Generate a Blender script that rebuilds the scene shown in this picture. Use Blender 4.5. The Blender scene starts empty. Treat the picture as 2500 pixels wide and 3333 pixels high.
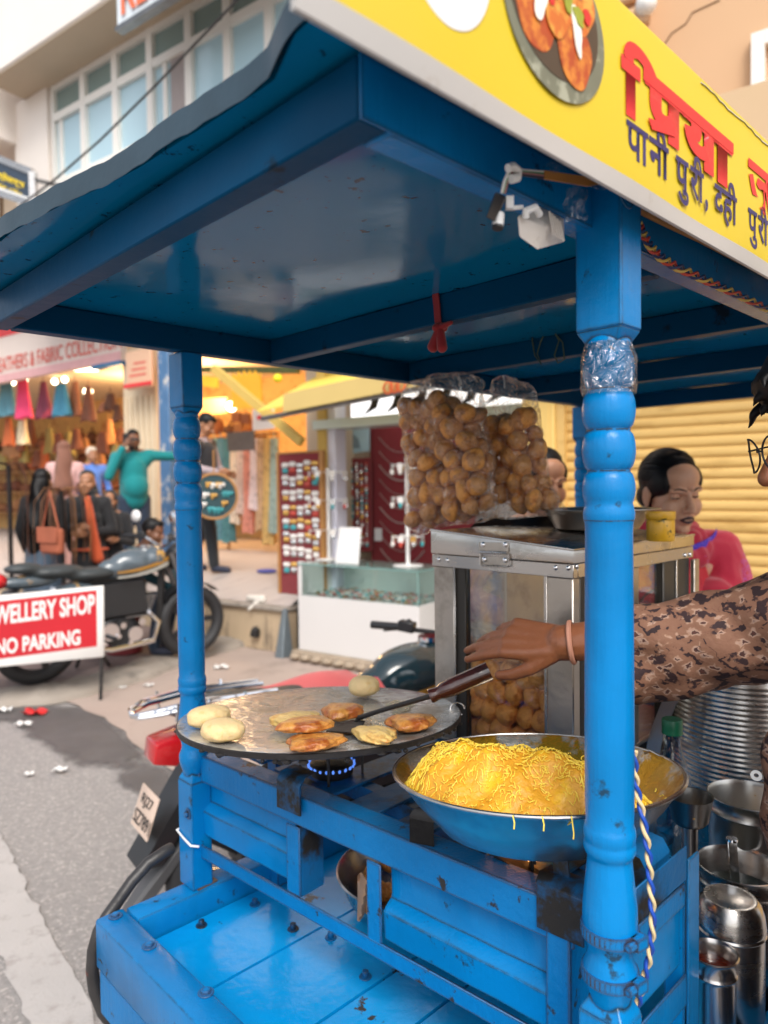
import bpy, bmesh, math, random
import numpy as np
from mathutils import Vector, Matrix, Euler
random.seed(7); RN = random.Random(11)
SC = bpy.context.scene; COL = SC.collection
# ------------------------------------------------------------------ camera
CAMZ = 1.55; PITCH = 1.85; ROLL = 0.72; FPX = 2330.0
cam_d = bpy.data.cameras.new("Camera"); cam = bpy.data.objects.new("Camera", cam_d); COL.objects.link(cam)
cam_d.sensor_fit = 'VERTICAL'; cam_d.sensor_height = 36.0; cam_d.lens = 36.0*FPX/3333.0
cam_d.clip_start = 0.02; cam_d.clip_end = 600.0
cam_d.dof.use_dof = True; cam_d.dof.focus_distance = 0.90; cam_d.dof.aperture_fstop = 4.4
_p, _r = math.radians(PITCH), math.radians(ROLL)
fw = np.array([0, math.cos(_p), -math.sin(_p)]); r0 = np.array([1., 0, 0]); u0 = np.cross(r0, fw)
RGT = math.cos(_r)*r0 - math.sin(_r)*u0; UPV = math.cos(_r)*u0 + math.sin(_r)*r0
cam.matrix_world = Matrix(((RGT[0], UPV[0], -fw[0], 0), (RGT[1], UPV[1], -fw[1], 0), (RGT[2], UPV[2], -fw[2], CAMZ), (0, 0, 0, 1)))
SC.camera = cam
# ------------------------------------------------------------------ sky, sun, exposure
SUN_EL, SUN_AZ = 48.0, 172.0        # azimuth the sun stands at, clockwise from +Y
W = bpy.data.worlds.new("World"); SC.world = W; W.use_nodes = True
nt = W.node_tree; sky = nt.nodes.new('ShaderNodeTexSky'); sky.sky_type = 'NISHITA'; sky.sun_disc = False
sky.sun_elevation = math.radians(SUN_EL); sky.sun_rotation = math.radians(SUN_AZ)
sky.air_density = 1.0; sky.dust_density = 3.0; sky.ozone_density = 1.0
bg = nt.nodes['Background']; bg.inputs['Strength'].default_value = 0.15
hs = nt.nodes.new('ShaderNodeHueSaturation'); hs.inputs['Saturation'].default_value = 0.35
nt.links.new(sky.outputs[0], hs.inputs['Color']); nt.links.new(hs.outputs[0], bg.inputs['Color'])
sun_d = bpy.data.lights.new("Sun", 'SUN'); sun_d.energy = 1.1; sun_d.angle = math.radians(24); sun_d.color = (1, .95, .87)
sun = bpy.data.objects.new("Sun", sun_d); COL.objects.link(sun)
_a, _e = math.radians(SUN_AZ), math.radians(SUN_EL)
sd = Vector((math.sin(_a)*math.cos(_e), math.cos(_a)*math.cos(_e), math.sin(_e)))
sun.rotation_euler = sd.to_track_quat('Z', 'Y').to_euler(); sun.location = (0, 0, 30)
SC.view_settings.view_transform = 'Standard'; SC.view_settings.look = 'None'; SC.view_settings.exposure = 0.82
SC.cycles.max_bounces = 10; SC.cycles.transparent_max_bounces = 24; SC.cycles.caustics_reflective = False
SC.cycles.caustics_refractive = False; SC.cycles.use_denoising = True; SC.cycles.sample_clamp_indirect = 6.0
# ------------------------------------------------------------------ frames: cart (a left-away, b right-away), street (u left-away, v inward)
O = np.array([0, 0, CAMZ]); Z = np.array([0, 0, 1.])
th = math.radians(44.1); A = np.array([-math.sin(th), math.cos(th), 0]); B = np.array([math.cos(th), math.sin(th), 0])
ts = math.radians(55.0); U = np.array([-math.sin(ts), math.cos(ts), 0]); V = np.array([math.cos(ts), math.sin(ts), 0])
def C(a, b, z): return A*a + B*b + Z*z
def ST(s, v, z): return U*s + V*v + Z*z
CR = {'c1':(0,0,1.659),'c2':(900,0,1.0369),'c3':(0,1050,1.8433),'c4':(800,1150,2.0114),'c5':(1250,1150,1.3272),'c6':(0,1850,1.4914),
 'c7':(500,2150,1.5082),'c8':(1500,2150,1.659),'d1':(0,600,1.659),'d2':(1500,500,1.659),'d3':(700,850,1.3825),'d4':(0,1750,2.0738),
 'd5':(2000,1250,2.602),'d6':(1300,1950,2.37),'d7':(1550,1650,3.0164),'d8':(500,2150,1.659),'D':(0,0,1/1.50693),
 'f1':(1200,2550,2.37),'f2':(1900,2250,2.0417),'f3':(0,1200,3.318),'f4':(500,1150,2.764),'f5':(1350,1600,1.7463),'e6':(1500,0,1.659),
 'e7':(0,0,3.16),'g1':(0,1050,4.1475),'g2':(1250,1200,2.5523),'g3':(1850,1900,2.5523)}
def ray(c, x, y):
    ox, oy, s = CR[c]; x = ox + x/s; y = oy + y/s
    return fw + RGT*(x-1250.)/FPX - UPV*(y-1666.5)/FPX
def pz(c, x, y, z): d = ray(c, x, y); return O + d*((z-CAMZ)/d[2])       # where that sight line meets a horizontal plane
def pn(c, x, y, n, k): d = ray(c, x, y); return O + d*(k/float(d @ n))    # ... a vertical plane n.p = k
def pd(c, x, y, Y): d = ray(c, x, y); return O + d*(Y/d[1])
# ------------------------------------------------------------------ object helpers
def tag(o, label=None, cat=None, group=None, kind=None):
    if label: o['label'] = label
    if cat: o['category'] = cat
    if group: o['group'] = group
    if kind: o['kind'] = kind
    return o
def T(name, label, cat, loc=(0, 0, 0), group=None):
    o = bpy.data.objects.new(name, None); COL.objects.link(o); o.location = Vector(loc); o.empty_display_size = .05
    return tag(o, label, cat, group)
def wloc(o):
    v = Vector((0, 0, 0))
    while o is not None: v = v + o.location; o = o.parent
    return v
def link(name, me, parent=None, loc=None):
    o = bpy.data.objects.new(name, me); COL.objects.link(o)
    if parent is not None: o.parent = parent
    if loc is not None: o.location = loc
    return o
def copy_tree(o, parent=None):
    c = o.copy(); COL.objects.link(c)
    if parent is not None: c.parent = parent
    for ch in list(o.children): copy_tree(ch, c)
    return c
def basis(d, up=(0, 0, 1)):
    d = Vector(d).normalized(); up = Vector(up)
    if abs(d.dot(up)) > .98: up = Vector((1, 0, 0))
    x = up.cross(d).normalized(); y = d.cross(x).normalized()
    return x, y, d
class MB:
    def __init__(s): s.bm = bmesh.new(); s.mi = 0
    def v(s, p): return s.bm.verts.new(Vector(p))
    def f(s, vs):
        try: fc = s.bm.faces.new(vs); fc.material_index = s.mi; return fc
        except ValueError: return None
    def poly(s, pts): return s.f([s.v(p) for p in pts])
    def prism(s, pts, ext):
        ext = Vector(ext); n = len(pts); a = [s.v(p) for p in pts]; b = [s.v(Vector(p)+ext) for p in pts]
        s.f(a[::-1]); s.f(b)
        for i in range(n): s.f([a[i], a[(i+1) % n], b[(i+1) % n], b[i]])
        return s
    def hexa(s, lo, hi):   # lo, hi: 4 points each
        a = [s.v(p) for p in lo]; b = [s.v(p) for p in hi]; s.f(a[::-1]); s.f(b)
        for i in range(4): s.f([a[i], a[(i+1) % 4], b[(i+1) % 4], b[i]])
        return s
    def cb(s, a0, a1, b0, b1, z0, z1, F=None):      # box in cart coordinates (or another frame F)
        F = F or C
        return s.hexa([F(a0, b0, z0), F(a0, b1, z0), F(a1, b1, z0), F(a1, b0, z0)], [F(a0, b0, z1), F(a0, b1, z1), F(a1, b1, z1), F(a1, b0, z1)])
    def bar(s, p, q, w, h, up=(0, 0, 1)):           # beam from p to q, w across, h along up
        p, q = Vector(p), Vector(q); x, y, d = basis(q-p, up); x = x*w/2; y = y*h/2
        return s.hexa([p-x-y, p+x-y, p+x+y, p-x+y], [q-x-y, q+x-y, q+x+y, q-x+y])
    def cyl(s, p, q, r0, r1=None, n=16, cap=True):
        r1 = r0 if r1 is None else r1; p, q = Vector(p), Vector(q); x, y, d = basis(q-p)
        a, b = [], []
        for i in range(n):
            t = 2*math.pi*i/n; w = x*math.cos(t)+y*math.sin(t); a.append(s.v(p+w*r0)); b.append(s.v(q+w*r1))
        for i in range(n): s.f([a[i], a[(i+1) % n], b[(i+1) % n], b[i]])
        if cap: s.f(a[::-1]); s.f(b)
        return s
    def tube(s, pts, r, n=8, closed=False, cap=True):
        pts = [Vector(p) for p in pts]; m = len(pts); rings = []; prev = None
        for i, p in enumerate(pts):
            a = pts[(i-1) % m] if (closed or i > 0) else p; b = pts[(i+1) % m] if (closed or i < m-1) else p
            d = (b-a).normalized() if (b-a).length > 1e-9 else Vector((0, 0, 1))
            if prev is None: x, y, _ = basis(d)
            else:
                x = (prev - d*prev.dot(d))
                x = x.normalized() if x.length > 1e-6 else basis(d)[0]
                y = d.cross(x)
            prev = x; rr = r[i] if isinstance(r, (list, tuple)) else r
            rings.append([s.v(p+(x*math.cos(2*math.pi*k/n)+y*math.sin(2*math.pi*k/n))*rr) for k in range(n)])
        for i in range(m if closed else m-1):
            R0, R1 = rings[i], rings[(i+1) % m]
            for k in range(n): s.f([R0[k], R0[(k+1) % n], R1[(k+1) % n], R1[k]])
        if cap and not closed: s.f(rings[0][::-1]); s.f(rings[-1])
        return s
    def lathe(s, prof, c, n=32, axis=(0, 0, 1), sx=1.0, sy=1.0):   # prof: (r, h)
        c = Vector(c); x, y, d = basis(axis, (0, 1, 0) if abs(Vector(axis).normalized().z) > .9 else (0, 0, 1)); rings = []
        for r, h in prof:
            if r < 1e-6: rings.append([s.v(c+d*h)])
            else: rings.append([s.v(c+d*h+x*(r*sx*math.cos(2*math.pi*k/n))+y*(r*sy*math.sin(2*math.pi*k/n))) for k in range(n)])
        for R0, R1 in zip(rings[:-1], rings[1:]):
            for k in range(n):
                k2 = (k+1) % n
                if len(R0) == 1 and len(R1) == 1: continue
                if len(R0) == 1: s.f([R0[0], R1[k2], R1[k]])
                elif len(R1) == 1: s.f([R0[k], R0[k2], R1[0]])
                else: s.f([R0[k], R0[k2], R1[k2], R1[k]])
        return s
    def ell(s, c, rad, rot=None, n=16, m=10):
        c = Vector(c); R = rot if rot is not None else Matrix.Identity(3)
        rad = (rad, rad, rad) if isinstance(rad, (int, float)) else rad; rings = []
        for j in range(m+1):
            ph = math.pi*j/m
            if j in (0, m): rings.append([s.v(c+R@Vector((0, 0, rad[2]*math.cos(ph))))])
            else: rings.append([s.v(c+R@Vector((rad[0]*math.sin(ph)*math.cos(2*math.pi*k/n), rad[1]*math.sin(ph)*math.sin(2*math.pi*k/n), rad[2]*math.cos(ph)))) for k in range(n)])
        for R0, R1 in zip(rings[:-1], rings[1:]):
            for k in range(n):
                k2 = (k+1) % n
                if len(R0) == 1: s.f([R0[0], R1[k], R1[k2]])
                elif len(R1) == 1: s.f([R0[k], R1[0], R0[k2]])
                else: s.f([R0[k], R1[k], R1[k2], R0[k2]])
        return s
    def cap(s, p, q, r0, r1=None, n=12):            # tapered capsule (overlapping pieces, for remeshing)
        r1 = r0 if r1 is None else r1; s.ell(p, r0, n=n, m=8); s.ell(q, r1, n=n, m=8)
        if (Vector(q)-Vector(p)).length > 1e-5: s.cyl(p, q, r0, r1, n=n)
        return s
    def chain(s, pts, rs, n=12):
        for i in range(len(pts)-1): s.cap(pts[i], pts[i+1], rs[i], rs[i+1], n)
        return s
    def grid(s, fn, nu, nv, thick=None):            # fn(i/nu, j/nv) -> point; thick: offset vector for a back side
        g = [[s.v(fn(i/nu, j/nv)) for j in range(nv+1)] for i in range(nu+1)]
        for i in range(nu):
            for j in range(nv): s.f([g[i][j], g[i+1][j], g[i+1][j+1], g[i][j+1]])
        if thick is not None:
            t = Vector(thick); h = [[s.v(q.co+t) for q in row] for row in g]
            for i in range(nu):
                for j in range(nv): s.f([h[i][j+1], h[i+1][j+1], h[i+1][j], h[i][j]])
            for i in range(nu): s.f([g[i][0], h[i][0], h[i+1][0], g[i+1][0]]); s.f([g[i+1][nv], h[i+1][nv], h[i][nv], g[i][nv]])
            for j in range(nv): s.f([g[0][j+1], h[0][j+1], h[0][j], g[0][j]]); s.f([g[nu][j], h[nu][j], h[nu][j+1], g[nu][j+1]])
        return s
    def mesh(s, name, mats, org, smooth=None, bevel=0.0, bseg=1):
        bmesh.ops.recalc_face_normals(s.bm, faces=s.bm.faces)
        if bevel > 0:
            es = [e for e in s.bm.edges if len(e.link_faces) == 2 and e.calc_face_angle(0) > .6]
            if es: bmesh.ops.bevel(s.bm, geom=es, offset=bevel, segments=bseg, profile=.5, affect='EDGES', clamp_overlap=True)
        me = bpy.data.meshes.new(name); bmesh.ops.translate(s.bm, vec=-Vector(org), verts=s.bm.verts); s.bm.to_mesh(me); s.bm.free()
        for m in (mats if isinstance(mats, (list, tuple)) else [mats]): me.materials.append(m)
        if smooth is None: smooth = 38
        if smooth:
            me.polygons.foreach_set('use_smooth', [True]*len(me.polygons)); me.set_sharp_from_angle(angle=math.radians(smooth))
        return me
    def part(s, name, mats, parent, smooth=None, label=None, bevel=0.0, bseg=1):
        o = link(name, s.mesh(name, mats, wloc(parent), smooth, bevel, bseg), parent)
        if label: o['label'] = label
        return o
    def thing(s, name, mats, label, cat, group=None, kind=None, org=None, smooth=None, bevel=0.0, bseg=1):
        if org is None:
            xs = [q.co for q in s.bm.verts]; mn = Vector([min(c[i] for c in xs) for i in range(3)]); mx = Vector([max(c[i] for c in xs) for i in range(3)])
            org = Vector(((mn.x+mx.x)/2, (mn.y+mx.y)/2, mn.z))
        o = link(name, s.mesh(name, mats, org, smooth, bevel, bseg), None, Vector(org)); return tag(o, label, cat, group, kind)
def struct(s, name, mats, smooth=None, bevel=0.0): return s.thing(name, mats, None, None, None, 'structure', (0, 0, 0), smooth, bevel)
_tmp_dep = None
def remesh(mb, voxel, sm=4, name='body', disp=None):
    """fuse the overlapping pieces into one continuous surface and smooth it; returns a fresh MB"""
    me = bpy.data.meshes.new('tmp'); bmesh.ops.recalc_face_normals(mb.bm, faces=mb.bm.faces); mb.bm.to_mesh(me); mb.bm.free()
    o = bpy.data.objects.new('tmp', me); COL.objects.link(o)
    r = o.modifiers.new('r', 'REMESH'); r.mode = 'VOXEL'; r.voxel_size = voxel
    if sm: s_ = o.modifiers.new('s', 'SMOOTH'); s_.factor = .5; s_.iterations = sm
    dg = bpy.context.evaluated_depsgraph_get(); dg.update(); m2 = bpy.data.meshes.new_from_object(o.evaluated_get(dg))
    out = MB(); out.bm.from_mesh(m2); bpy.data.objects.remove(o); bpy.data.meshes.remove(me); bpy.data.meshes.remove(m2)
    if disp:
        for q in out.bm.verts: q.co = Vector(disp(q.co))
    return out
def text_mb(txt, p, xdir, ydir, size=None, width=None, height=None, bold=0.0, depth=0.0008, align='LEFT', space=1.0):
    """lettering as a mesh: origin p (baseline left), xdir along the line, ydir up"""
    cu = bpy.data.curves.new('t', 'FONT'); cu.body = txt; cu.size = 1; cu.offset = bold; cu.extrude = 0; cu.space_character = space; cu.resolution_u = 4
    o = bpy.data.objects.new('t', cu); COL.objects.link(o); dg = bpy.context.evaluated_depsgraph_get(); dg.update()
    me = bpy.data.meshes.new_from_object(o.evaluated_get(dg)); bpy.data.objects.remove(o); bpy.data.curves.remove(cu)
    mb = MB(); mb.bm.from_mesh(me); bpy.data.meshes.remove(me)
    if not mb.bm.verts: return mb
    xs = [q.co.x for q in mb.bm.verts]; ys = [q.co.y for q in mb.bm.verts]
    x0, x1, y0, y1 = min(xs), max(xs), min(ys), max(ys)
    sx = width/(x1-x0) if width else size; sy = height/(y1-y0) if height else (size or sx)
    X, Y = Vector(xdir).normalized(), Vector(ydir).normalized(); N = X.cross(Y); P = Vector(p)
    off = {'LEFT': 0, 'CENTER': -(x1-x0)*sx/2, 'RIGHT': -(x1-x0)*sx}[align]
    yb = y0 if height else 0
    for q in mb.bm.verts: q.co = P + X*((q.co.x-x0)*sx+off) + Y*((q.co.y-yb)*sy) + N*depth
    return mb
# ------------------------------------------------------------------ materials
MATS = {}
def _n(t, ty, **kw):
    n = t.nodes.new(ty)
    for k, v in kw.items():
        if k in n.inputs.keys(): n.inputs[k].default_value = v
        else: setattr(n, k, v)
    return n
def rgba(c): return (c[0], c[1], c[2], 1)
def srgb(r, g, b):
    f = lambda x: (x/255/12.92) if x/255 <= .04045 else ((x/255+.055)/1.055)**2.4
    return (f(r), f(g), f(b))
def mat(name, col, rough=.5, metal=0, var=.12, vs=8, bump=0, bs=40, coat=0, col2=None, c2=(.55, .62), s2=6, emit=0, spec=None, sheen=0, rough2=None, sub=0, det=3, alpha=None, trans=0, ior=None, stretch=None, wear=None, brush=0):
    if name in MATS: return MATS[name]
    m = bpy.data.materials.new(name); m.use_nodes = True; t = m.node_tree; b = t.nodes['Principled BSDF']; L = t.links
    b.inputs['Roughness'].default_value = rough; b.inputs['Metallic'].default_value = metal
    if spec is not None: b.inputs['Specular IOR Level'].default_value = spec
    if coat: b.inputs['Coat Weight'].default_value = coat; b.inputs['Coat Roughness'].default_value = .12
    if sheen: b.inputs['Sheen Weight'].default_value = sheen
    if sub: b.inputs['Subsurface Weight'].default_value = sub; b.inputs['Subsurface Radius'].default_value = (.012, .004, .002); b.inputs['Subsurface Scale'].default_value = .6
    if trans: b.inputs['Transmission Weight'].default_value = trans
    if ior: b.inputs['IOR'].default_value = ior
    tc = _n(t, 'ShaderNodeTexCoord'); src = tc.outputs['Object']
    if stretch:
        mp = _n(t, 'ShaderNodeMapping'); mp.inputs['Scale'].default_value = stretch; L.new(src, mp.inputs['Vector']); src = mp.outputs[0]
    nz = _n(t, 'ShaderNodeTexNoise', Scale=vs, Detail=det); L.new(src, nz.inputs['Vector'])
    mx = _n(t, 'ShaderNodeMix', data_type='RGBA'); mx.inputs[6].default_value = rgba([c*(1-var) for c in col]); mx.inputs[7].default_value = rgba([min(1, c*(1+var)) for c in col])
    L.new(nz.outputs['Fac'], mx.inputs[0]); out = mx.outputs[2]
    if col2 is not None:
        n2 = _n(t, 'ShaderNodeTexNoise', Scale=s2, Detail=6, Roughness=.65); L.new(src, n2.inputs['Vector'])
        mr = _n(t, 'ShaderNodeMapRange'); mr.inputs[1].default_value = c2[0]; mr.inputs[2].default_value = c2[1]; L.new(n2.outputs['Fac'], mr.inputs[0])
        m2 = _n(t, 'ShaderNodeMix', data_type='RGBA'); m2.inputs[7].default_value = rgba(col2); L.new(mr.outputs[0], m2.inputs[0]); L.new(out, m2.inputs[6]); out = m2.outputs[2]
        if rough2 is not None:
            mrr = _n(t, 'ShaderNodeMapRange'); mrr.inputs[3].default_value = rough; mrr.inputs[4].default_value = rough2; L.new(mr.outputs[0], mrr.inputs[0]); L.new(mrr.outputs[0], b.inputs['Roughness'])
    if wear is not None:      # paint rubbed off along exposed edges
        bv = _n(t, 'ShaderNodeBevel', samples=4); bv.inputs['Radius'].default_value = .006; ge = _n(t, 'ShaderNodeNewGeometry'); dt = _n(t, 'ShaderNodeVectorMath', operation='DOT_PRODUCT'); L.new(bv.outputs[0], dt.inputs[0]); L.new(ge.outputs['Normal'], dt.inputs[1])
        nw = _n(t, 'ShaderNodeTexNoise', Scale=38, Detail=6, Roughness=.7); L.new(src, nw.inputs['Vector']); ma = _n(t, 'ShaderNodeMath', operation='MULTIPLY_ADD'); ma.inputs[1].default_value = .30; L.new(nw.outputs['Fac'], ma.inputs[0]); L.new(dt.outputs['Value'], ma.inputs[2])
        mw = _n(t, 'ShaderNodeMapRange'); mw.inputs[1].default_value = 1.085; mw.inputs[2].default_value = 1.03; L.new(ma.outputs[0], mw.inputs[0]); m4 = _n(t, 'ShaderNodeMix', data_type='RGBA'); m4.inputs[7].default_value = rgba(wear); L.new(mw.outputs[0], m4.inputs[0]); L.new(out, m4.inputs[6]); out = m4.outputs[2]
    L.new(out, b.inputs['Base Color'])
    if bump:
        n3 = _n(t, 'ShaderNodeTexNoise', Scale=bs, Detail=4); L.new(src, n3.inputs['Vector'])
        hgt = n3.outputs['Fac']
        if brush:      # strokes of the paint brush running along the piece
            mpb = _n(t, 'ShaderNodeMapping'); mpb.inputs['Scale'].default_value = (1, 1, .07); L.new(tc.outputs['Object'], mpb.inputs['Vector']); n5 = _n(t, 'ShaderNodeTexNoise', Scale=230, Detail=3); L.new(mpb.outputs[0], n5.inputs['Vector']); n6 = _n(t, 'ShaderNodeTexNoise', Scale=420, Detail=2); L.new(tc.outputs['Object'], n6.inputs['Vector'])
            a5 = _n(t, 'ShaderNodeMath', operation='MULTIPLY_ADD'); a5.inputs[1].default_value = brush; L.new(n5.outputs['Fac'], a5.inputs[0]); L.new(hgt, a5.inputs[2]); a6 = _n(t, 'ShaderNodeMath', operation='MULTIPLY_ADD'); a6.inputs[1].default_value = brush*.25; L.new(n6.outputs['Fac'], a6.inputs[0]); L.new(a5.outputs[0], a6.inputs[2]); hgt = a6.outputs[0]
        bp = _n(t, 'ShaderNodeBump', Strength=min(1, bump), Distance=.004*max(1, bump)); L.new(hgt, bp.inputs['Height']); L.new(bp.outputs[0], b.inputs['Normal'])
    if emit: L.new(out, b.inputs['Emission Color']); b.inputs['Emission Strength'].default_value = emit
    if alpha is not None: b.inputs['Alpha'].default_value = alpha
    MATS[name] = m; return m
def film(name, tint=(1, 1, 1), gloss=.12, rough=.12, bump=.6, bs=25, edge=.5, haze=0):
    if name in MATS: return MATS[name]
    m = bpy.data.materials.new(name); m.use_nodes = True; t = m.node_tree; L = t.links
    for n in list(t.nodes): t.nodes.remove(n)
    o = _n(t, 'ShaderNodeOutputMaterial'); tr = _n(t, 'ShaderNodeBsdfTransparent'); tr.inputs[0].default_value = rgba(tint)
    g = _n(t, 'ShaderNodeBsdfGlossy', Roughness=rough); g.inputs[0].default_value = (1, 1, 1, 1)
    lw = _n(t, 'ShaderNodeLayerWeight', Blend=.25); mr = _n(t, 'ShaderNodeMapRange'); mr.inputs[3].default_value = gloss; mr.inputs[4].default_value = edge
    L.new(lw.outputs['Fresnel'], mr.inputs[0]); mx = _n(t, 'ShaderNodeMixShader'); L.new(mr.outputs[0], mx.inputs[0]); L.new(tr.outputs[0], mx.inputs[1]); L.new(g.outputs[0], mx.inputs[2])
    if bump:
        tc = _n(t, 'ShaderNodeTexCoord'); nz = _n(t, 'ShaderNodeTexNoise', Scale=bs, Detail=3, Distortion=1.2); L.new(tc.outputs['Object'], nz.inputs['Vector'])
        bp = _n(t, 'ShaderNodeBump', Strength=bump, Distance=.02); L.new(nz.outputs['Fac'], bp.inputs['Height']); L.new(bp.outputs[0], g.inputs['Normal']); L.new(bp.outputs[0], lw.inputs['Normal'])
    fin = mx
    if haze:
        df = _n(t, 'ShaderNodeBsdfDiffuse'); df.inputs[0].default_value = (.9, .9, .88, 1); fin = _n(t, 'ShaderNodeMixShader'); fin.inputs[0].default_value = haze; L.new(mx.outputs[0], fin.inputs[1]); L.new(df.outputs[0], fin.inputs[2])
    L.new(fin.outputs[0], o.inputs[0]); MATS[name] = m; return m
BLUE = (.001, .180, .465)
M_blue = mat('blue_paint', BLUE, .27, 0, .45, 7, .4, 24, .04, (.012, .05, .10), (.63, .69), 26, spec=.25, det=7, wear=(.02, .05, .08), brush=.35)
M_bluew = mat('blue_paint_worn', (.0015, .16, .42), .4, 0, .35, 6, .6, 40, .08, (.03, .028, .028), (.605, .65), 26, spec=.22, det=6, wear=(.045, .035, .032), brush=.3)
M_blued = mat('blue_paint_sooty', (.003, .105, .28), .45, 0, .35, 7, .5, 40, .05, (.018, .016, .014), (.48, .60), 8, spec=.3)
M_bluedeck = mat('blue_deck_paint', (.001, .27, .64), .18, 0, .3, 4, .7, 22, .25, (.03, .03, .03), (.645, .67), 12, spec=.4, det=6)
M_blueshade = mat('blue_paint_shaded', (.001, .054, .130), .38, 0, .3, 4, .3, 22, 0, (.01, .02, .035), (.62, .68), 16, spec=.06)  # same blue paint darkened; shade under the roof is put into the colour
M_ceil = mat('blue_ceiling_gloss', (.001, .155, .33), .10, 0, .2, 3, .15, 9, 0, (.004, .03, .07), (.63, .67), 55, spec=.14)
M_steel = mat('stainless_steel', (.56, .53, .50), .26, 1, .18, 5, .12, 30, 0, (.34, .30, .26), (.56, .72), 9, stretch=(1, 1, 3), rough2=.4)
M_steelw = mat('stainless_worn', (.52, .47, .42), .33, 1, .2, 9, .15, 60, 0, (.30, .26, .22), (.54, .72), 8, rough2=.48)
M_steeld = mat('dark_steel', (.25, .245, .24), .3, 1, .3, 9, .15, 60)
M_iron = mat('black_iron', (.022, .02, .02), .5, .3, .4, 20, .5, 60)
M_black = mat('black_plastic', (.014, .014, .016), .4, 0, .2, 10)
M_rubber = mat('black_rubber', (.02, .02, .022), .6, 0, .3, 20, .3, 60)
M_white = mat('white_paint', (.78, .77, .75), .45, 0, .06, 4)
M_chrome = mat('chrome', (.8, .8, .82), .08, 1, .02, 4)
M_glass = film('clear_glass', (.90, .96, .95), .03, .02, 0, 1, .55)
M_caseglass = film('case_glass', (.93, .93, .91), .04, .05, .05, 12, .5)
M_film = film('polythene_film', (.98, .97, .95), .06, .09, 1.0, 42, .6, .01)
M_tape = film('clear_tape', (.92, .92, .9), .14, .2, 1.0, 60, .6)
# ================================================================== ground and street
def sv(c, x, y, k): p = pn(c, x, y, V, k); return float(p @ U), float(p[2])
def sbx(mb, s0, s1, v0, v1, z0, z1): return mb.cb(s0, s1, v0, v1, z0, z1, ST)
M_asph = mat('asphalt', (.27, .252, .242), .88, 0, .30, 48, 1.0, 110, 0, (.46, .42, .395), (.53, .64), 70, det=8)
M_damp = mat('damp_asphalt', (.125, .115, .113), .55, 0, .4, 5, .6, 110, 0, (.12, .108, .10), (.5, .66), 7, det=6)
M_stripe = mat('worn_road_paint', (.43, .405, .39), .8, 0, .10, 6, .5, 90, 0, (.34, .31, .295), (.54, .66), 14)
M_apron = mat('pink_concrete', (.40, .315, .27), .85, 0, .16, 2.2, .4, 50, 0, (.24, .19, .16), (.55, .75), 1.6)
M_kerb = mat('kerb_concrete', (.30, .26, .22), .85, 0, .2, 4, .5, 40, 0, (.16, .14, .12), (.56, .72), 5)
mb = MB(); mb.poly([(-300, -60, -.02), (300, -60, -.02), (300, 420, -.02), (-300, 420, -.02)]); struct(mb, 'ground', M_asph)
mb = MB(); mb.grid(lambda u, v: (-14+26*u, -4+26*v, .004*math.sin(u*60)*math.sin(v*50)-.006), 90, 90); struct(mb, 'road', M_asph, 60)
def ragged(pts, step, amp, z, seed=1):
    rn = random.Random(seed); out = []; n = len(pts)
    for i in range(n):
        p, q = Vector(pts[i][:2]), Vector(pts[(i+1) % n][:2]); m = max(1, int((q-p).length/step)); nn = Vector((-(q-p).y, (q-p).x)).normalized()
        for k in range(m): w = p.lerp(q, k/m)+nn*rn.uniform(-amp, amp); out.append((w.x, w.y, z))
    return out
def gsheet(name, pts, step, amp, z, m, seed=1):
    mb = MB(); mb.poly(ragged(pts, step, amp, z, seed)); bmesh.ops.triangulate(mb.bm, faces=mb.bm.faces); return struct(mb, name, m)
g0 = lambda c, x, y: pz(c, x, y, 0)
e0, e1_, f0_, f1_ = g0('c6', 0, 1300), g0('c6', 470, 2212), g0('c6', 0, 1900), g0('c6', 130, 2212)
gsheet('road_stripe', [e0+(e0-e1_)*.9, e0, e1_, e1_+(e1_-e0)*.5, f1_+(f1_-f0_)*1.2, f1_, f0_, f0_+(f0_-f1_)*4.0], .05, .012, .004, M_stripe, 3)
# the damp stain: a fine sheet whose wetness fades out at an uneven edge
dpoly = [Vector(g0('D', x, y)[:2]) for x, y in ((-60, 1480), (60, 1530), (130, 1528), (205, 1528), (235, 1560), (290, 1610), (330, 1655), (430, 1700), (430, 1800), (340, 1790), (330, 1725), (272, 1690), (245, 1650), (150, 1640), (80, 1590), (40, 1560), (-60, 1545))]
def dpd(p):
    ins = False; best = 9
    for a, b in zip(dpoly, dpoly[1:]+dpoly[:1]):
        if (a.y > p.y) != (b.y > p.y) and p.x < (b.x-a.x)*(p.y-a.y)/(b.y-a.y)+a.x: ins = not ins
        t = max(0, min(1, (p-a).dot(b-a)/max(1e-9, (b-a).length_squared))); best = min(best, (p-a-(b-a)*t).length)
    return best if ins else -best
mb = MB(); lay = mb.bm.verts.layers.float.new('wet'); x0_, x1_ = min(p.x for p in dpoly)-.4, max(p.x for p in dpoly)+.4; y0_, y1_ = min(p.y for p in dpoly)-.4, max(p.y for p in dpoly)+.4; cs_ = .07; gv = {}
for i in range(int((x1_-x0_)/cs_)):
    for j in range(int((y1_-y0_)/cs_)):
        p = Vector((x0_+i*cs_, y0_+j*cs_)); d = dpd(p)
        if d > -.32: v = mb.v((p.x, p.y, .003)); v[lay] = max(0, min(1, (d+.22)/.42)); gv[(i, j)] = v
for (i, j) in list(gv):
    q = [(i, j), (i+1, j), (i+1, j+1), (i, j+1)]
    if all(k in gv for k in q): mb.f([gv[k] for k in q])
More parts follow.
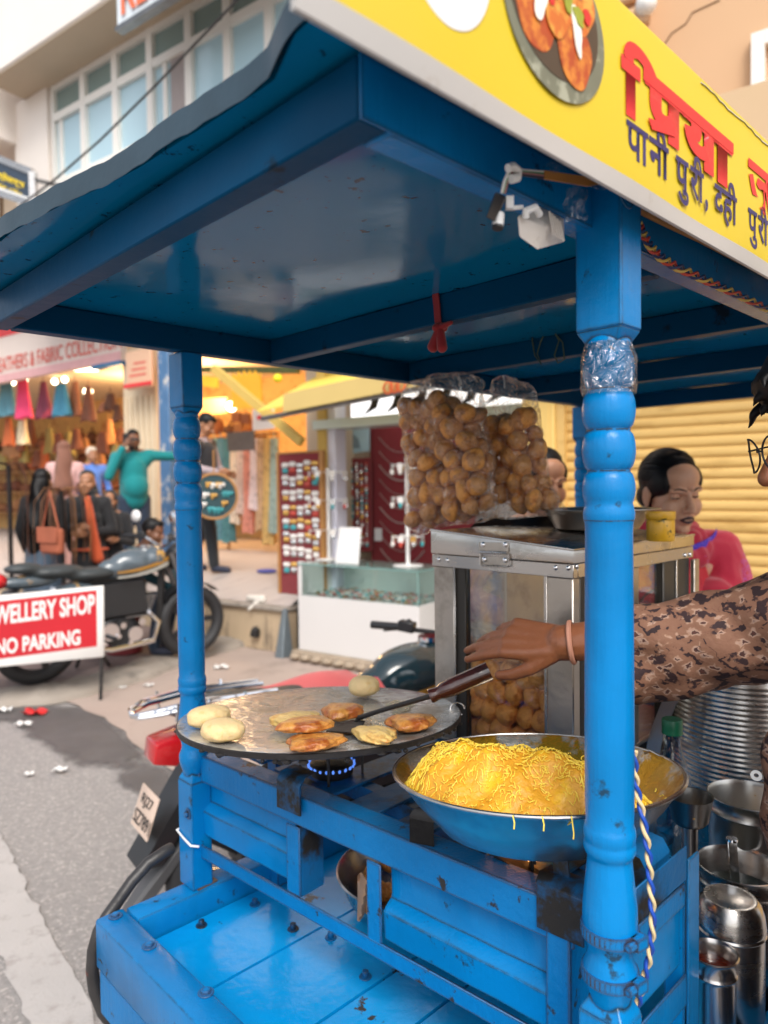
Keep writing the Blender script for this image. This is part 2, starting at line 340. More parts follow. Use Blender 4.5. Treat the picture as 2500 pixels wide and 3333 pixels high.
tm_ = M_damp.node_tree; at = _n(tm_, 'ShaderNodeAttribute', attribute_name='wet'); tcx = _n(tm_, 'ShaderNodeTexCoord'); nzx = _n(tm_, 'ShaderNodeTexNoise', Scale=3.2, Detail=8, Roughness=.68); tm_.links.new(tcx.outputs['Object'], nzx.inputs['Vector'])
ad = _n(tm_, 'ShaderNodeMath', operation='ADD'); tm_.links.new(at.outputs['Fac'], ad.inputs[0]); tm_.links.new(nzx.outputs['Fac'], ad.inputs[1]); mrx = _n(tm_, 'ShaderNodeMapRange'); mrx.inputs[1].default_value = .92; mrx.inputs[2].default_value = 1.12; mrx.inputs[4].default_value = .85; tm_.links.new(ad.outputs[0], mrx.inputs[0]); tm_.links.new(mrx.outputs[0], tm_.nodes['Principled BSDF'].inputs['Alpha'])
struct(mb, 'damp_patch', M_damp, 0)
K = [g0('D', -60, 1530), g0('D', 130, 1512), g0('D', 285, 1472), g0('D', 420, 1420), g0('D', 530, 1392)]
W0, W1 = ST(5.44, 4.97, 0), ST(4.62, 4.97, 0)
gsheet('pavement', [K[1], K[2], K[3], K[4], W0, W1, ST(4.6, 4.85, 0), ST(2.0, 4.80, 0), ST(-3, 4.7, 0), ST(-3, 3.6, 0), ST(1.4, 3.0, 0), g0('D', 700, 1750), g0('D', 430, 1690), g0('D', 335, 1645), g0('D', 290, 1605), g0('D', 230, 1550)], .12, .02, .005, M_apron, 8)
# kerb lip: low rounded concrete strip that runs up to the platform wall
mb = MB(); pts = [Vector(p) for p in K]; fine = []
for i in range(len(pts)-1):
    for k in range(8): fine.append(pts[i].lerp(pts[i+1], k/8))
fine.append(pts[-1]); prs = [(-.10, .0), (-.085, .04), (-.04, .06), (.10, .075), (.26, .07), (.27, 0)]
def kfn(u, v):
    i = int(round(u*(len(fine)-1))); d = (fine[min(i+1, len(fine)-1)]-fine[max(i-1, 0)]).normalized(); n = Vector((-d.y, d.x, 0)); o, h = prs[int(round(v*5))]
    return fine[i]+n*(o+.015*math.sin(i*1.7))+Vector((0, 0, h*(1+.12*math.sin(i*2.3))))
mb.grid(kfn, len(fine)-1, 5); struct(mb, 'kerb', M_kerb, 50)
M_pave = mat('brick_paving', (.20, .145, .13), .85, 0, .25, 9, .6, 60, 0, (.11, .09, .085), (.55, .68), 5)
gsheet('paving', [K[0]+np.array([-6, 2, 0]), K[0], K[1]+np.array([-.12, .12, 0]), K[2]+np.array([-.12, .12, 0]), K[3]+np.array([-.12, .12, 0]), K[4]+np.array([-.1, .1, 0]), W0, ST(26, 4.97, 0)], .3, .01, .062, M_pave, 4)
# ---- raised shop platform and its stained retaining wall
PZ = .45
M_plat = mat('platform_paving', (.42, .36, .33), .8, 0, .1, 3, .3, 30, 0, (.28, .24, .22), (.58, .75), 2, stretch=(1, 4, 1))
mb = MB(); q_ = [[mb.v(ST(s, v, z)) for v, z in ((5.0, PZ), (5.4, PZ+.2), (11, PZ+.2))] for s in (4.60, 26)]
for k in range(2): mb.f([q_[0][k], q_[0][k+1], q_[1][k+1], q_[1][k]])
struct(mb, 'platform_floor', M_plat)
def platz(v): return PZ+min(.2, max(0, (v-5.0)*.5))
M_stain = mat('stained_wall', (.50, .38, .25), .9, 0, .12, 3, .3, 40, 0, (.09, .07, .055), (.56, .70), 2.4, stretch=(2.5, 2.5, .8))
w = T('low_wall', 'low cream retaining wall with dark streaks below the shop platform', 'wall', ST(6, 4.99, 0))
mb = MB(); sbx(mb, 4.62, 20, 4.97, 5.12, 0, PZ-.05); mb.part('wall', M_stain, w, bevel=.006); mb = MB(); sbx(mb, 4.60, 20, 4.93, 5.14, PZ-.049, PZ-.004); mb.part('coping', M_kerb, w, bevel=.012, bseg=2)
mb = MB(); mb.tube([ST(5.0, 4.93, .14), ST(4.99, 4.93, .20), ST(5.0, 4.93, .23)], [.05, .045, .02], 10); mb.part('drain_hole', M_iron, w)
mb = MB(); mb.hexa([ST(4.62, 4.80, 0), ST(4.52, 4.80, 0), ST(4.52, 4.95, 0), ST(4.62, 4.95, 0)], [ST(4.61, 4.90, .44), ST(4.57, 4.90, .44), ST(4.57, 4.94, .44), ST(4.61, 4.94, .44)])
mb.thing('steel_ramp', mat('grey_steel_paint', (.16, .19, .21), .5, .3, .2, 20), 'grey steel angle leaning on the end of the low wall', 'steel angle', bevel=.004)
# ---- litter
def scrap(c, x, y, s, m, label, cat, seed):
    rn = random.Random(seed); p = Vector(pz(c, x, y, .006)); mb = MB(); s *= .75
    mb.grid(lambda u, v: p+Vector(((u-.5)*s*1.4+rn.uniform(-.1, .1)*s, (v-.5)*s+rn.uniform(-.1, .1)*s, .006+abs(math.sin(u*5+seed)*math.cos(v*4))*s*.35)), 6, 5, (0, 0, .001)); mb.thing('litter', m, label, cat)
M_paper = mat('litter_paper', (.75, .74, .72), .7, 0, .1, 20); M_redp = mat('red_packet', (.55, .02, .02), .35, 0, .2, 20)
scrap('d4', 235, 1195, .14, M_redp, 'crumpled red packet lying on the damp road', 'litter', 1)
for i, (c, x, y, s, l) in enumerate([('d4', 30, 1175, .09, 'white scrap at the left edge of the damp patch'), ('d4', 155, 1270, .09, 'flat white wrapper below the red packet'), ('d4', 915, 885, .12, 'white scrap lying on the paving beside the kerb'), ('d4', 1000, 1005, .07, 'small white scrap on the kerb by the blue post'), ('d4', 830, 1020, .05, 'tiny white scrap near the sign leg'), ('d4', 1495, 885, .12, 'pale paper on the pink pavement behind the blue post'), ('c6', 290, 985, .07, 'torn white paper in the middle of the road'), ('c6', 140, 1005, .05, 'small bluish white scrap left of the torn paper'), ('c6', 580, 2160, .06, 'crumpled white scrap close to the cart corner'), ('d4', 40, 1010, .16, 'clear plastic wrapper beside the parked motorcycle tyre')]):
    scrap(c, x, y, s, M_paper, l, 'litter', i+3)
# ---- upper building with the long window band
M_bw = mat('building_plaster', (.80, .73, .67), .85, 0, .06, 1.5, .2, 20, 0, (.68, .60, .53), (.6, .8), .8)
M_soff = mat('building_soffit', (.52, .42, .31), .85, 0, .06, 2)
M_wpane = mat('window_pane', (.42, .60, .68), .12, 0, .1, 1, spec=.8); M_wpane2 = mat('window_pane_dark', (.20, .28, .27), .15, 0, .1, 1, spec=.8)  # pale panes: reflected sky put into the base colour
M_frame = mat('window_frame_white', (.78, .75, .70), .5, 0, .04, 3)
VB = 5.6
bl = T('restaurant_building', 'cream upper storey with a long band of white framed windows', 'building', ST(6, VB, 0))
sL, zL = sv('c1', 258, 1010, VB); xs = [262, 430, 605, 795, 1005, 1215, 1440, 1650, 1870]
ss = [sv('c1', x, 500, VB)[0] for x in xs]
zt1 = sv('c1', 430, 460, VB)[1]; ztr = sv('c1', 430, 545, VB)[1]; zbt = sv('c1', 450, 955, VB)[1]; ztop = sv('c1', 170, 490, VB-.55)[1]
sR = ss[-1]
mb = MB(); sbx(mb, sR-3.5, ss[0]+.9, VB+.02, VB+.35, zbt-1.6, zbt); mb.part('wall', M_bw, bl)
for x0_, x1_ in ((ss[0]+.06, ss[0]+.9), (sR-3.5, sR-.06)): mb = MB(); sbx(mb, x0_, x1_, VB, VB+.35, zbt+.001, zt1+.25); mb.part('wall', M_bw, bl)
mb = MB(); sbx(mb, sR-3.5, ss[0]+.5, VB-.02, VB+.4, zbt+.001, zbt+.08); mb.part('sill', M_frame, bl, bevel=.01)
mb = MB(); sbx(mb, sR-3.5, ss[0]+.62, VB-.55, VB+.45, zt1+.252, zt1+1.35); o = mb.part('parapet', M_bw, bl, bevel=.02)
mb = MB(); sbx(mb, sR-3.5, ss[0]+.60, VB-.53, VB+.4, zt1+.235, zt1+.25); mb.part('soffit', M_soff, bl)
mb = MB(); sbx(mb, sR-3.5, ss[0]+.66, VB-.60, VB-.56, zt1+1.30, zt1+1.38); mb.part('coping', M_bw, bl)
mb = MB(); mb.tube([ST(ss[0]+.36, VB-.56, zt1+.25), ST(ss[0]+.36, VB-.56, zt1+1.3)], .035, 6); mb.part('downpipe', mat('faded_pink', (.55, .36, .30), .7), bl)
for i in range(len(ss)-1):
    a, b = ss[i], ss[i+1]; fr = MB(); t = .055
    sbx(fr, a-t, a, VB+.03, VB+.16, zbt+.08, zt1+.235); sbx(fr, b+.001, b+t, VB+.03, VB+.16, zbt+.08, zt1+.235)
    for z0, z1 in ((zbt+.081, zbt+.15), (ztr-.05, ztr+.05), (zt1+.16, zt1+.234)): sbx(fr, b+t+.001, a-t-.001, VB+.035, VB+.15, z0, z1)
    if i in (0, 3): m = (a+b)/2+(.1 if i else .2); sbx(fr, m-.035, m+.035, VB+.06, VB+.14, zbt+.151, ztr-.051)
    win = fr.part('window', M_frame, bl)
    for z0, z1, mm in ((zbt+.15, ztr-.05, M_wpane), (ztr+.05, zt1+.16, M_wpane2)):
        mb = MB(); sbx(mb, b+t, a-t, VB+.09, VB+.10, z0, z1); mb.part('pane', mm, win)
    if i == 3:
        mb = MB(); sbx(mb, b+t+.01, b+.36, VB+.075, VB+.085, zbt+.15, ztr-.05); mb.part('curtain', mat('grey_curtain', (.35, .30, .29), .8, 0, .25, 30, stretch=(8, 8, .3)), win)
# restaurant sign on the parapet
VS = VB-.62
s0, z0 = sv('c1', 635, 160, VS)
sg = T('restaurant_sign', 'white board with orange red lettering on the cream parapet', 'sign', ST(s0-1.4, VS, z0+.04))
mb = MB(); sbx(mb, s0-3.0, s0, VS, VS+.06, z0+.02, z0+1.0); mb.part('board', mat('sign_pale_blue', (.66, .72, .76), .4, 0, .05, 4), sg)
M_or = mat('sign_orange_letters', (.78, .16, .06), .5, 0, .1, 8)
text_mb('RESTAURANT', ST(s0-.10, VS-.02, z0+.10), -U, Z, width=2.75, height=.40, bold=.02).part('lettering', M_or, sg, 0)
mb = MB(); sbx(mb, s0-3.0, s0+.005, VS-.03, VS+.07, z0-.03, z0+.018); mb.part('frame', M_steeld, sg)
p = ST(sv('c1', 245, 170, VB)[0], VB, 0); zq = zt1+1.4
mb = MB(); mb.cyl(p+Z*zq, p+Z*(zq+3.0), .05, n=10); mb.thing('roof_pole', M_steeld, 'dark vertical pole rising from the cream parapet', 'pole')
mb = MB(); s_, z_ = sv('c1', 450, 20, VB+.5); mb.hexa([ST(s_+.9, VB+.3, z_+.55), ST(s_-1.2, VB+.3, z_+.05), ST(s_-1.2, VB+1.8, z_+.05), ST(s_+.9, VB+1.8, z_+.55)], [ST(s_+.9, VB+.3, z_+.65), ST(s_-1.2, VB+.3, z_+.18), ST(s_-1.2, VB+1.8, z_+.18), ST(s_+.9, VB+1.8, z_+.65)])
mb.cyl(ST(s_-.3, VB+1.2, zq-.2), ST(s_-.3, VB+1.2, z_+.3), .06, n=8); mb.thing('roof_canopy', mat('slate_canopy', (.06, .07, .10), .6), 'dark sloping canopy on the roof behind the parapet', 'canopy')
# overhead cable in front of the windows
pA, pB = pn('e7', 560, 1850, V, 4.6), pn('e7', 1580, 900, V, 4.6); d = pB-pA
mb = MB(); mb.tube([pA-d*.6+Z*.1, pA, pA+d*.5-Z*.03, pB, pB+d*.8+Z*.1], .012, 6); mb.thing('overhead_cable', M_black, 'thin dark cable sagging across the upper windows', 'cable')
# ---- neighbouring building on the left with balconies and rails
lb = T('balcony_building', 'cream house at the left edge with balcony slabs and white rails', 'building', ST(13, VB, 0)); q0 = ss[0]+.95
M_lw = mat('left_plaster', (.70, .55, .40), .85, 0, .12, 1.2, 0, 1, 0, (.55, .38, .24), (.55, .75), .7)
for z0_, z1_, nm, v0, m in ((4.6, 9.2, 'wall', VB+.3, M_lw),):
    mb = MB(); sbx(mb, q0, q0+7, v0, v0+3, z0_, z1_); mb.part(nm, m, lb)
sa_, za_ = sv('e7', 150, 1180, VB-.3); mb = MB(); sbx(mb, q0-.1, q0+7, VB-.45, VB+.29, za_-.15, za_+.75); mb.part('balcony', M_bw, lb, bevel=.02)
sb_, zb2 = sv('e7', 60, 700, VB-.3)
for k in range(4): mb = MB(); mb.tube([ST(q0-.1, VB-.35, za_+.95+.22*k), ST(q0+7, VB-.35, za_+.95+.22*k)], .03, 6); mb.part('rail', mat('rail_pinkwhite', (.72, .58, .55), .5), lb)
for k in range(5): mb = MB(); mb.cyl(ST(q0+.1+1.5*k, VB-.35, za_+.75), ST(q0+.1+1.5*k, VB-.35, za_+1.7), .03, n=8); mb.part('rail_post', M_frame, lb)
mb = MB(); sbx(mb, q0+.9, q0+2.2, VB+.27, VB+.299, za_-1.9, za_-.5); mb.part('window', mat('dark_opening', (.20, .12, .06), .6), lb)
mb = MB(); mb.tube([ST(q0+.5, VB-.2, za_-.2), ST(q0+.22, VB-.2, za_-.25), ST(q0+.15, VB-.2, za_-.5), ST(q0+.15, VB-.2, 4.7)], .04, 8); mb.part('downpipe', M_frame, lb)
# navy sign board standing out from the facade
pq = [pn('e7', x, y, V, 5.0) for x, y in ((-260, 1530), (335, 1770), (345, 2105), (-260, 1900))]
ns = T('hanging_sign', 'navy shop sign with yellow lettering hung out from the cream facade', 'sign', pq[2])
mb = MB(); mb.prism(pq, V*.06); mb.part('board', mat('sign_navy', (.02, .04, .07), .4), ns)
X = Vector(pq[1])-Vector(pq[0]); Yv = Vector(pq[1])-Vector(pq[2])
M_ylw = mat('sign_yellow_letters', (.85, .62, .02), .5)
text_mb('सोनी ज्वेलर्स', Vector(pq[3])+X*.08+Yv*.52-Vector(V)*.01, X, Yv, width=X.length*.82, height=Yv.length*.32, bold=.04).part('lettering', M_ylw, ns, 0)
text_mb('गिफ्ट शॉप', Vector(pq[3])+X*.30+Yv*.24-Vector(V)*.01, X, Yv, width=X.length*.55, height=Yv.length*.22, bold=.04).part('lettering', M_ylw, ns, 0)
mb = MB(); mb.prism([Vector(pq[3])+X*.0+Yv*.09-Vector(V)*.012, Vector(pq[2])-X*.06+Yv*.03-Vector(V)*.012, Vector(pq[2])-X*.06+Yv*.17-Vector(V)*.012, Vector(pq[3])+Yv*.22-Vector(V)*.012], V*.005); mb.part('white_band', M_white, ns)
mb = MB()
for p, q in zip(pq, pq[1:]+pq[:1]): mb.bar(p, q, .05, .08)
mb.part('frame', M_steel, ns)
mb = MB(); mb.bar(ST(float(pq[1]@U)-.03, 5.0, pq[1][2]-.1), ST(float(pq[1]@U)-.25, VB+.3, pq[1][2]-.1), .04, .04); mb.part('bracket', M_steeld, ns)
# ---- peach building on the right, above the shutters
pb = T('peach_building', 'peach rendered house with a beige ledge and white window frame', 'building', ST(0, 5.4, 0))
M_peach = mat('peach_render', (.60, .38, .22), .85, 0, .05, 1.5, .15, 15, 0, (.50, .29, .15), (.64, .8), .9)
mb = MB(); sbx(mb, -7, 2.1, 5.4, 9, 2.75, 12); mb.part('wall', M_peach, pb)
sl, zl_ = sv('e6', 1400, 525, 4.6); mb = MB(); sbx(mb, -7, sl+.02, 4.55, 5.399, zl_-.9, zl_); mb.part('ledge', mat('beige_ledge', (.60, .42, .25), .85, 0, .06, 3), pb, bevel=.015)
sc_, zc_ = sv('e6', 950, 60, 5.2); mb = MB(); sbx(mb, sc_-.02, sc_+.75, 5.2, 5.399, 2.75, 9); mb.part('pilaster', M_peach, pb, bevel=.02)
mb = MB(); sbx(mb, sc_-.1, sc_+.85, 5.1, 5.199, zc_-.15, zc_-.02); sbx(mb, sc_-.05, sc_+.8, 5.13, 5.199, zc_+.05, zc_+.18); mb.part('capital', M_peach, pb, bevel=.03, bseg=3)
sw, zw = sv('e6', 1575, 450, 5.4); swt, zwt = sv('e6', 1565, 215, 5.4)
fr = MB(); sbx(fr, sw-.08, sw, 5.33, 5.42, zw-.1, zwt); sbx(fr, sw-1.4, sw-.081, 5.33, 5.42, zwt-.09, zwt); wf = fr.part('window', M_frame, pb)
mb = MB(); sbx(mb, sw-1.4, sw-.08, 5.385, 5.395, zw-.1, zwt-.35); mb.part('pane', mat('dark_glass', (.015, .015, .02), .2), wf)
crk = [pn('e6', x, y, V, 5.4)-V*.002 for x, y in ((1400, 0), (1250, 70), (1215, 130), (1140, 180), (1100, 240), (1060, 270))]
mb = MB(); mb.tube(crk, .006, 4); mb.part('crack', mat('crack_brown', (.22, .12, .06), .9), pb)
mb = MB(); mb.ell(pn('e6', 1000, 25, V, 5.1), .07); mb.part('bulb', M_white, pb)
# ---- yellow roller shutter with its pillar
sh = T('roller_shutter', 'closed yellow roller shutter behind the two women', 'shutter', ST(.2, 4.78, 0))
M_shut = mat('shutter_yellow', (.62, .40, .13), .5, 0, .07, 2, .15, 30, 0, (.42, .235, .055), (.52, .74), 2.2, stretch=(1, 1, 4))
mb = MB(); n = 38; rows = []; z = .06
while z < 2.62:
    for o, h in ((.012, 0), (.0, .010), (-.004, .022), (-.004, .040), (0, .052), (.010, .060), (.012, .066)): rows.append((o, z+h))
    z += .0665
mb.grid(lambda u, v: ST(-3.2+5.02*u, 4.78+rows[int(round(v*(len(rows)-1)))][0]+.004*math.sin(u*23+v*3), rows[int(round(v*(len(rows)-1)))][1]), 12, len(rows)-1); mb.part('slats', M_shut, sh, 30)
mb = MB(); sbx(mb, 1.80, 1.86, 4.73, 4.82, 0, 2.7); mb.part('guide', M_shut, sh)
pi = T('yellow_pillar', 'plain yellow door pillar between the jewellery stall and shutter', 'pillar', ST(1.95, 4.75, 0))
mb = MB(); sbx(mb, 1.862, 2.10, 4.70, 4.95, 0, 2.7); mb.part('shaft', mat('pillar_yellow', (.68, .46, .14), .6, 0, .05, 2), pi, bevel=.008)
mb = MB(); sbx(mb, 1.90, 2.06, 4.693, 4.699, .3, 2.4); mb.part('panel', mat('pillar_yellow', BLUE), pi, bevel=.002)
mb = MB(); sbx(mb, -3.2, 2.1, 4.60, 5.3, 2.71, 2.95); mb.thing('shop_lintel', mat('beige_ledge', BLUE), 'beige concrete lintel over the yellow shutter', 'lintel', bevel=.01)
# ================================================================== the food cart
cart = T('food_cart', 'bright blue wooden street food cart with turned posts and flat roof', 'food cart', C(.78, 1.2, 0))
AN, AF, B0, B1 = .355, 1.20, .475, 2.20
# deck planks along b with open seams
seams = [.337, .53, .70, .803, .977, 1.158]
for i in range(5):
    mb = MB(); mb.cb(seams[i]+.003, seams[i+1]-.003, .522, 2.14, .752, .775)
    mb.part('plank', M_bluedeck, cart)
mb = MB(); mb.cb(.385, 1.155, .53, 2.13, .742, .7505); mb.part('seam_blocker', M_iron, cart)  # added dark sheet below the planks, keeps light out of the seams
# deck rails: top board over a lower, slightly set back board with cracks
def rail(a0, a1, b0, b1, name='deck_rail'):
    mb = MB(); mb.cb(a0, a1, b0, b1, .735, .82); o = mb.part(name, M_blue, cart, bevel=.005, bseg=2)
    mb = MB(); mb.cb(a0+.004, a1-.004, b0+.004, b1-.004, .655, .733); mb.part('side_board', M_bluew, cart, bevel=.003)
    return o
rail(.30, 1.215, .475, .525); rail(1.16, 1.21, .527, 2.14); rail(.30, .335, .527, 2.14); rail(.30, 1.215, 2.142, 2.195)
for k in range(3):
    mb = MB(); mb.cb(.40, 1.15, .75+.5*k, .82+.5*k, .68, .75); mb.part('under_beam', M_blued, cart)
# screw heads and bolts
def bolt(p, d, r=.008, h=.007, m=M_bluew, washer=True, hexn=6):
    mb = MB(); p = Vector(p); d = Vector(d).normalized()
    if washer: mb.cyl(p, p+d*.002, r*1.7, n=20); p = p+d*.002
    mb.cyl(p, p+d*h, r, r*.92, n=hexn); return mb.part('bolt', m, cart, bevel=.0006)
for c, x, y in [('c6', 725, 1835), ('c6', 1000, 2062), ('c6', 560, 1690)]: bolt(pz(c, x, y, .82), Z, .007, .004, M_bluew, True, 16)
for c, x, y in [('c7', 497, 1198), ('c7', 685, 1320), ('c7', 235, 1302), ('c7', 870, 1362), ('c7', 1040, 1555)]: bolt(pz(c, x, y, .775), Z, .006, .009, M_blued)
# turned posts
PROF = [(.020,.82),(.020,1.0)]
def post(a, b, zsq, zt, name='turned_post', wrap=False):
    s = .0245; sb = .0205
    mb = MB(); mb.cb(a-s, a+s, b-sb, b+sb, .822 if a > .9 and b < .9 else .776, zsq[0]); mb.cb(a-s, a+s, b-sb, b+sb, zsq[1], zt)
    # chamfered ends and the lathe-turned middle
    def fr(z0, z1):
        q = .62
        mb.hexa([C(a-s, b-sb, z0), C(a-s, b+sb, z0), C(a+s, b+sb, z0), C(a+s, b-sb, z0)], [C(a-s*q, b-sb*q, z1), C(a-s*q, b+sb*q, z1), C(a+s*q, b+sb*q, z1), C(a+s*q, b-sb*q, z1)])
    fr(zsq[0], zsq[0]+.018); fr(zsq[1], zsq[1]-.016)
    r = .0232
    pr = [(.010, 1.02), (.019, 1.03), (.0205, 1.036), (.024, 1.045), (.0265, 1.056), (.0262, 1.066), (.022, 1.076), (.0212, 1.082), (.0222, 1.088), (.0262, 1.102), (.0272, 1.115), (.0268, 1.128), (.0245, 1.15), (.0222, 1.172), (.0218, 1.178),
          (.0240, 1.181), (.0258, 1.186), (.0255, 1.191), (.0243, 1.194), (.0255, 1.197), (.0258, 1.203), (.0248, 1.208), (.0233, 1.211), (.0240, 1.23), (.0242, 1.30), (.0236, 1.42), (.0230, 1.505), (.0235, 1.514), (.0248, 1.518), (.0250, 1.524), (.0238, 1.529)]
    for z0, z1, rr in [(1.529, 1.565, .0255), (1.565, 1.605, .0258), (1.605, 1.645, .0257), (1.645, 1.684, .0248)]:
        for k in range(1, 9):
            t = k/9; pr.append((.0196+(rr-.0196)*math.sin(math.pi*t)**.55, z0+(z1-z0)*t))
        pr.append((.0196, z1))
    pr += [(.022, 1.69), (.015, 1.70)]
    mb.lathe(pr, C(a, b, 0), 40)
    o = mb.part(name, M_blue, cart, 32, bevel=.0015)
    gr_ = MB(); rn = random.Random(int(a*1000))
    for z in (1.529, 1.565, 1.605, 1.645, 1.5165):
        r0_ = .0202 if z != 1.5165 else .0238; t = rn.uniform(0, 6)
        while t < 12:
            n_ = rn.randint(2, 7); gr_.tube([C(a, b, z+.0003*rn.uniform(-1, 1))+np.array([math.cos(t+.12*k), math.sin(t+.12*k), 0])*r0_ for k in range(n_+1)], .0007, 5); t += .12*n_+rn.uniform(.05, .7)
    g_ = gr_.part('groove_dirt', M_iron, o); g_['kind'] = 'stuff'
    return o
p1 = post(.355, .655, (1.018, 1.702), 1.842); p2 = post(1.19, .655, (1.018, 1.702), 1.799)
post(.355, 2.03, (1.018, 1.702), 1.80); post(1.19, 2.03, (1.018, 1.702), 1.80)
bolt(pn('d2', 893, 215, A, .3305), -A, .0085, .008, M_blue); bolt(pn('c6', 915, 1190, B, .634), -B, .006, .006, M_bluew)
# hose clamps round the near post
for z, r in ((1.102, .0272), (1.058, .0269)):
    mb = MB(); mb.lathe([(r-.002, z-.006), (r+.0012, z-.006), (r+.0012, z+.006), (r-.002, z+.006)], C(.355, .655, 0), 40)
    for k in range(34):
        t = 2*math.pi*k/34; p = Vector(C(.355, .655, z))+Vector((math.cos(t), math.sin(t), 0))*(r+.0012); mb.bar(p-Vector((0, 0, .004)), p+Vector((0, 0, .004)), .001, .001)
    d = Vector((.55, -.83, 0)); q = Vector(C(.355, .655, z))+d*(r+.004); t = Vector((.83, .55, 0))
    mb.bar(q-t*.002, q+t*.014, .009, .012); mb.cyl(q-t*.002, q-t*.012, .0042, n=8); mb.part('hose_clamp', M_bluew, cart)
# roof: beams, cross-beams, ceiling panels, outer sheet
zb, zc = 1.80, 1.845
def beam(a0, a1, b0, b1, name='roof_beam', m=M_blueshade, z0=zb, z1=zc): mb = MB(); mb.cb(a0, a1, b0, b1, z0, z1-.001); return mb.part(name, m, cart, bevel=.002)
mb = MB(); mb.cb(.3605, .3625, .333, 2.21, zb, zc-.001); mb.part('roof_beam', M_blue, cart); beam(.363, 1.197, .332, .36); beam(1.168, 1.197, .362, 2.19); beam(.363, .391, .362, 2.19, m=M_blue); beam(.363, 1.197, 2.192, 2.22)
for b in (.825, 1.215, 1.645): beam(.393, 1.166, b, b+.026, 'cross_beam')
edge = [(.30, .292), (.387, .298), (.438, .318), (.50, .315), (.58, .311), (.64, .309), (.704, .303), (.77, .292), (.827, .284), (.894, .276), (1.0, .275), (1.1, .285), (1.23, .30)]
def edge_b(a): return float(np.interp(a, [e[0] for e in edge], [e[1] for e in edge]))
def sheet(u, v):
    a = .305+u*.915; b = edge_b(a)+v*(2.24-edge_b(a)); lift = .012*max(0, 1-v*18)
    return C(a, b + 0, zc+lift*.5+.0012*math.sin(a*15+b*9))
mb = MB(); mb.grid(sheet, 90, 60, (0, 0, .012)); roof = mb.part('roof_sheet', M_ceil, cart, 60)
# gutter of rough tin lying over the sheet's front edge
mb = MB(); mb.grid(lambda u, v: C(.36+u*.86, edge_b(.36+u*.86)-.007+.10*max(0, v-.25)/.75, 1.847+(.0010*math.sin(u*31)+.0007*math.sin(u*77+1)+.0006*math.sin(u*143))*(1-v)+.021*min(1, v*4)+.006*v), 80, 8, B*.002+Z*.002); mb.part('roof_flashing', mat('dull_tin', (.03, .06, .085), .5, .2, .4, 12, .3, 30), cart)
# ---- banner box along the near eave
bann = MB(); a0, a1 = .30, .3045
prof = [(a1, 1.799), (.3025, 1.798), (.3008, 1.799), (a0, 1.8145), (a0, 1.955), (.302, 1.960), (a1, 1.960)]
b0, b1 = .232, 2.2; nseg = 60; rows = []
for k in range(nseg+1):
    b = b0+(b1-b0)*k/nseg
    rows.append([bann.v(C(a+(.0012*math.sin(b*23+z*40) if .001 < abs(z-1.88) < .07 else 0), b, z)) for a, z in prof])
for k in range(nseg):
    for j in range(len(prof)):
        j2 = (j+1) % len(prof); bann.mi = 1 if (j in (0, 1, 2, 5, 6)) else 0; bann.f([rows[k][j], rows[k][j2], rows[k+1][j2], rows[k+1][j]])
bann.mi = 1; bann.f(rows[0]); bann.f(rows[-1][::-1])
M_yel = mat('yellow_vinyl', (.66, .49, .02), .35, 0, .06, 3, .1, 12, .2, (.55, .36, .10), (.62, .72), 9)
M_vin = mat('white_vinyl', (.44, .42, .40), .4, 0, .08, 4, .1, 20, .1, (.28, .22, .17), (.60, .72), 10)
banner = bann.part('banner', [M_yel, M_vin], cart, 40)
BX, BY = B, Z
def bpt(b, z, o=.0018): return C(a0-o, b, z)
def disc(c, rb, rz, m, name, o=.001, rot=0, n=48, start=0, a=None):
    mb = MB(); ca, sa = math.cos(rot), math.sin(rot); pts = []
    for k in range(n):
        t = 2*math.pi*k/n; w = 1 if a is None else 1+a*math.sin(3*t+start)+a*.6*math.sin(5*t+start*2)
        x, y = rb*w*math.cos(t), rz*w*math.sin(t); pts.append(bpt(c[0]+x*ca-y*sa, c[1]+x*sa+y*ca, o+.0006))
    mb.prism(pts, A*.0006); return mb.part(name, m, banner)
pr = lambda nm, c, **k: mat(nm, c, .4, 0, k.pop('v_', .18), 40, **k)
disc((.352, 1.895), .044, .055, pr('print_white', (.74, .73, .74)), 'printed_plate', .0006)
disc((.350, 1.905), .026, .030, pr('print_gold', (.72, .42, .10), col2=(.5, .25, .04), s2=60), 'printed_food', .0012, a=.06)
disc((.477, 1.900), .069, .058, pr('print_bowl', (.16, .17, .12), col2=(.35, .36, .27), s2=30), 'printed_bowl', .0006)
disc((.475, 1.905), .060, .049, pr('print_bowl_in', (.06, .04, .025)), 'printed_bowl', .0010)
M_pf = pr('print_puri', (.58, .14, .02), col2=(.72, .36, .06), s2=70, c2=(.45, .6)); M_pf2 = pr('print_puri_deep', (.42, .06, .012), col2=(.66, .22, .03), s2=60, c2=(.45, .6))
for i, (x, z, rb, rz, m) in enumerate([(.488, 1.876, .018, .026, M_pf2), (.523, 1.868, .017, .027, M_pf2), (.494, 1.915, .022, .024, M_pf), (.527, 1.906, .016, .022, M_pf), (.507, 1.892, .017, .018, M_pf)]):
    disc((.477+(x-.508)*1.45, z+.016), rb*1.45, rz, m, 'printed_food', .0014+.0003*i, .3*i, a=.05, start=i)
for i, (x, z, rb, rz) in enumerate([(.490, 1.886, .006, .016), (.524, 1.884, .0045, .019), (.527, 1.918, .006, .008), (.497, 1.925, .005, .008)]): disc((.477+(x-.508)*1.45, z+.016), rb*1.3, rz, pr('print_curd', (.85, .82, .74)), 'printed_curd', .0031, .25 if i else -.2, a=.10, start=i)
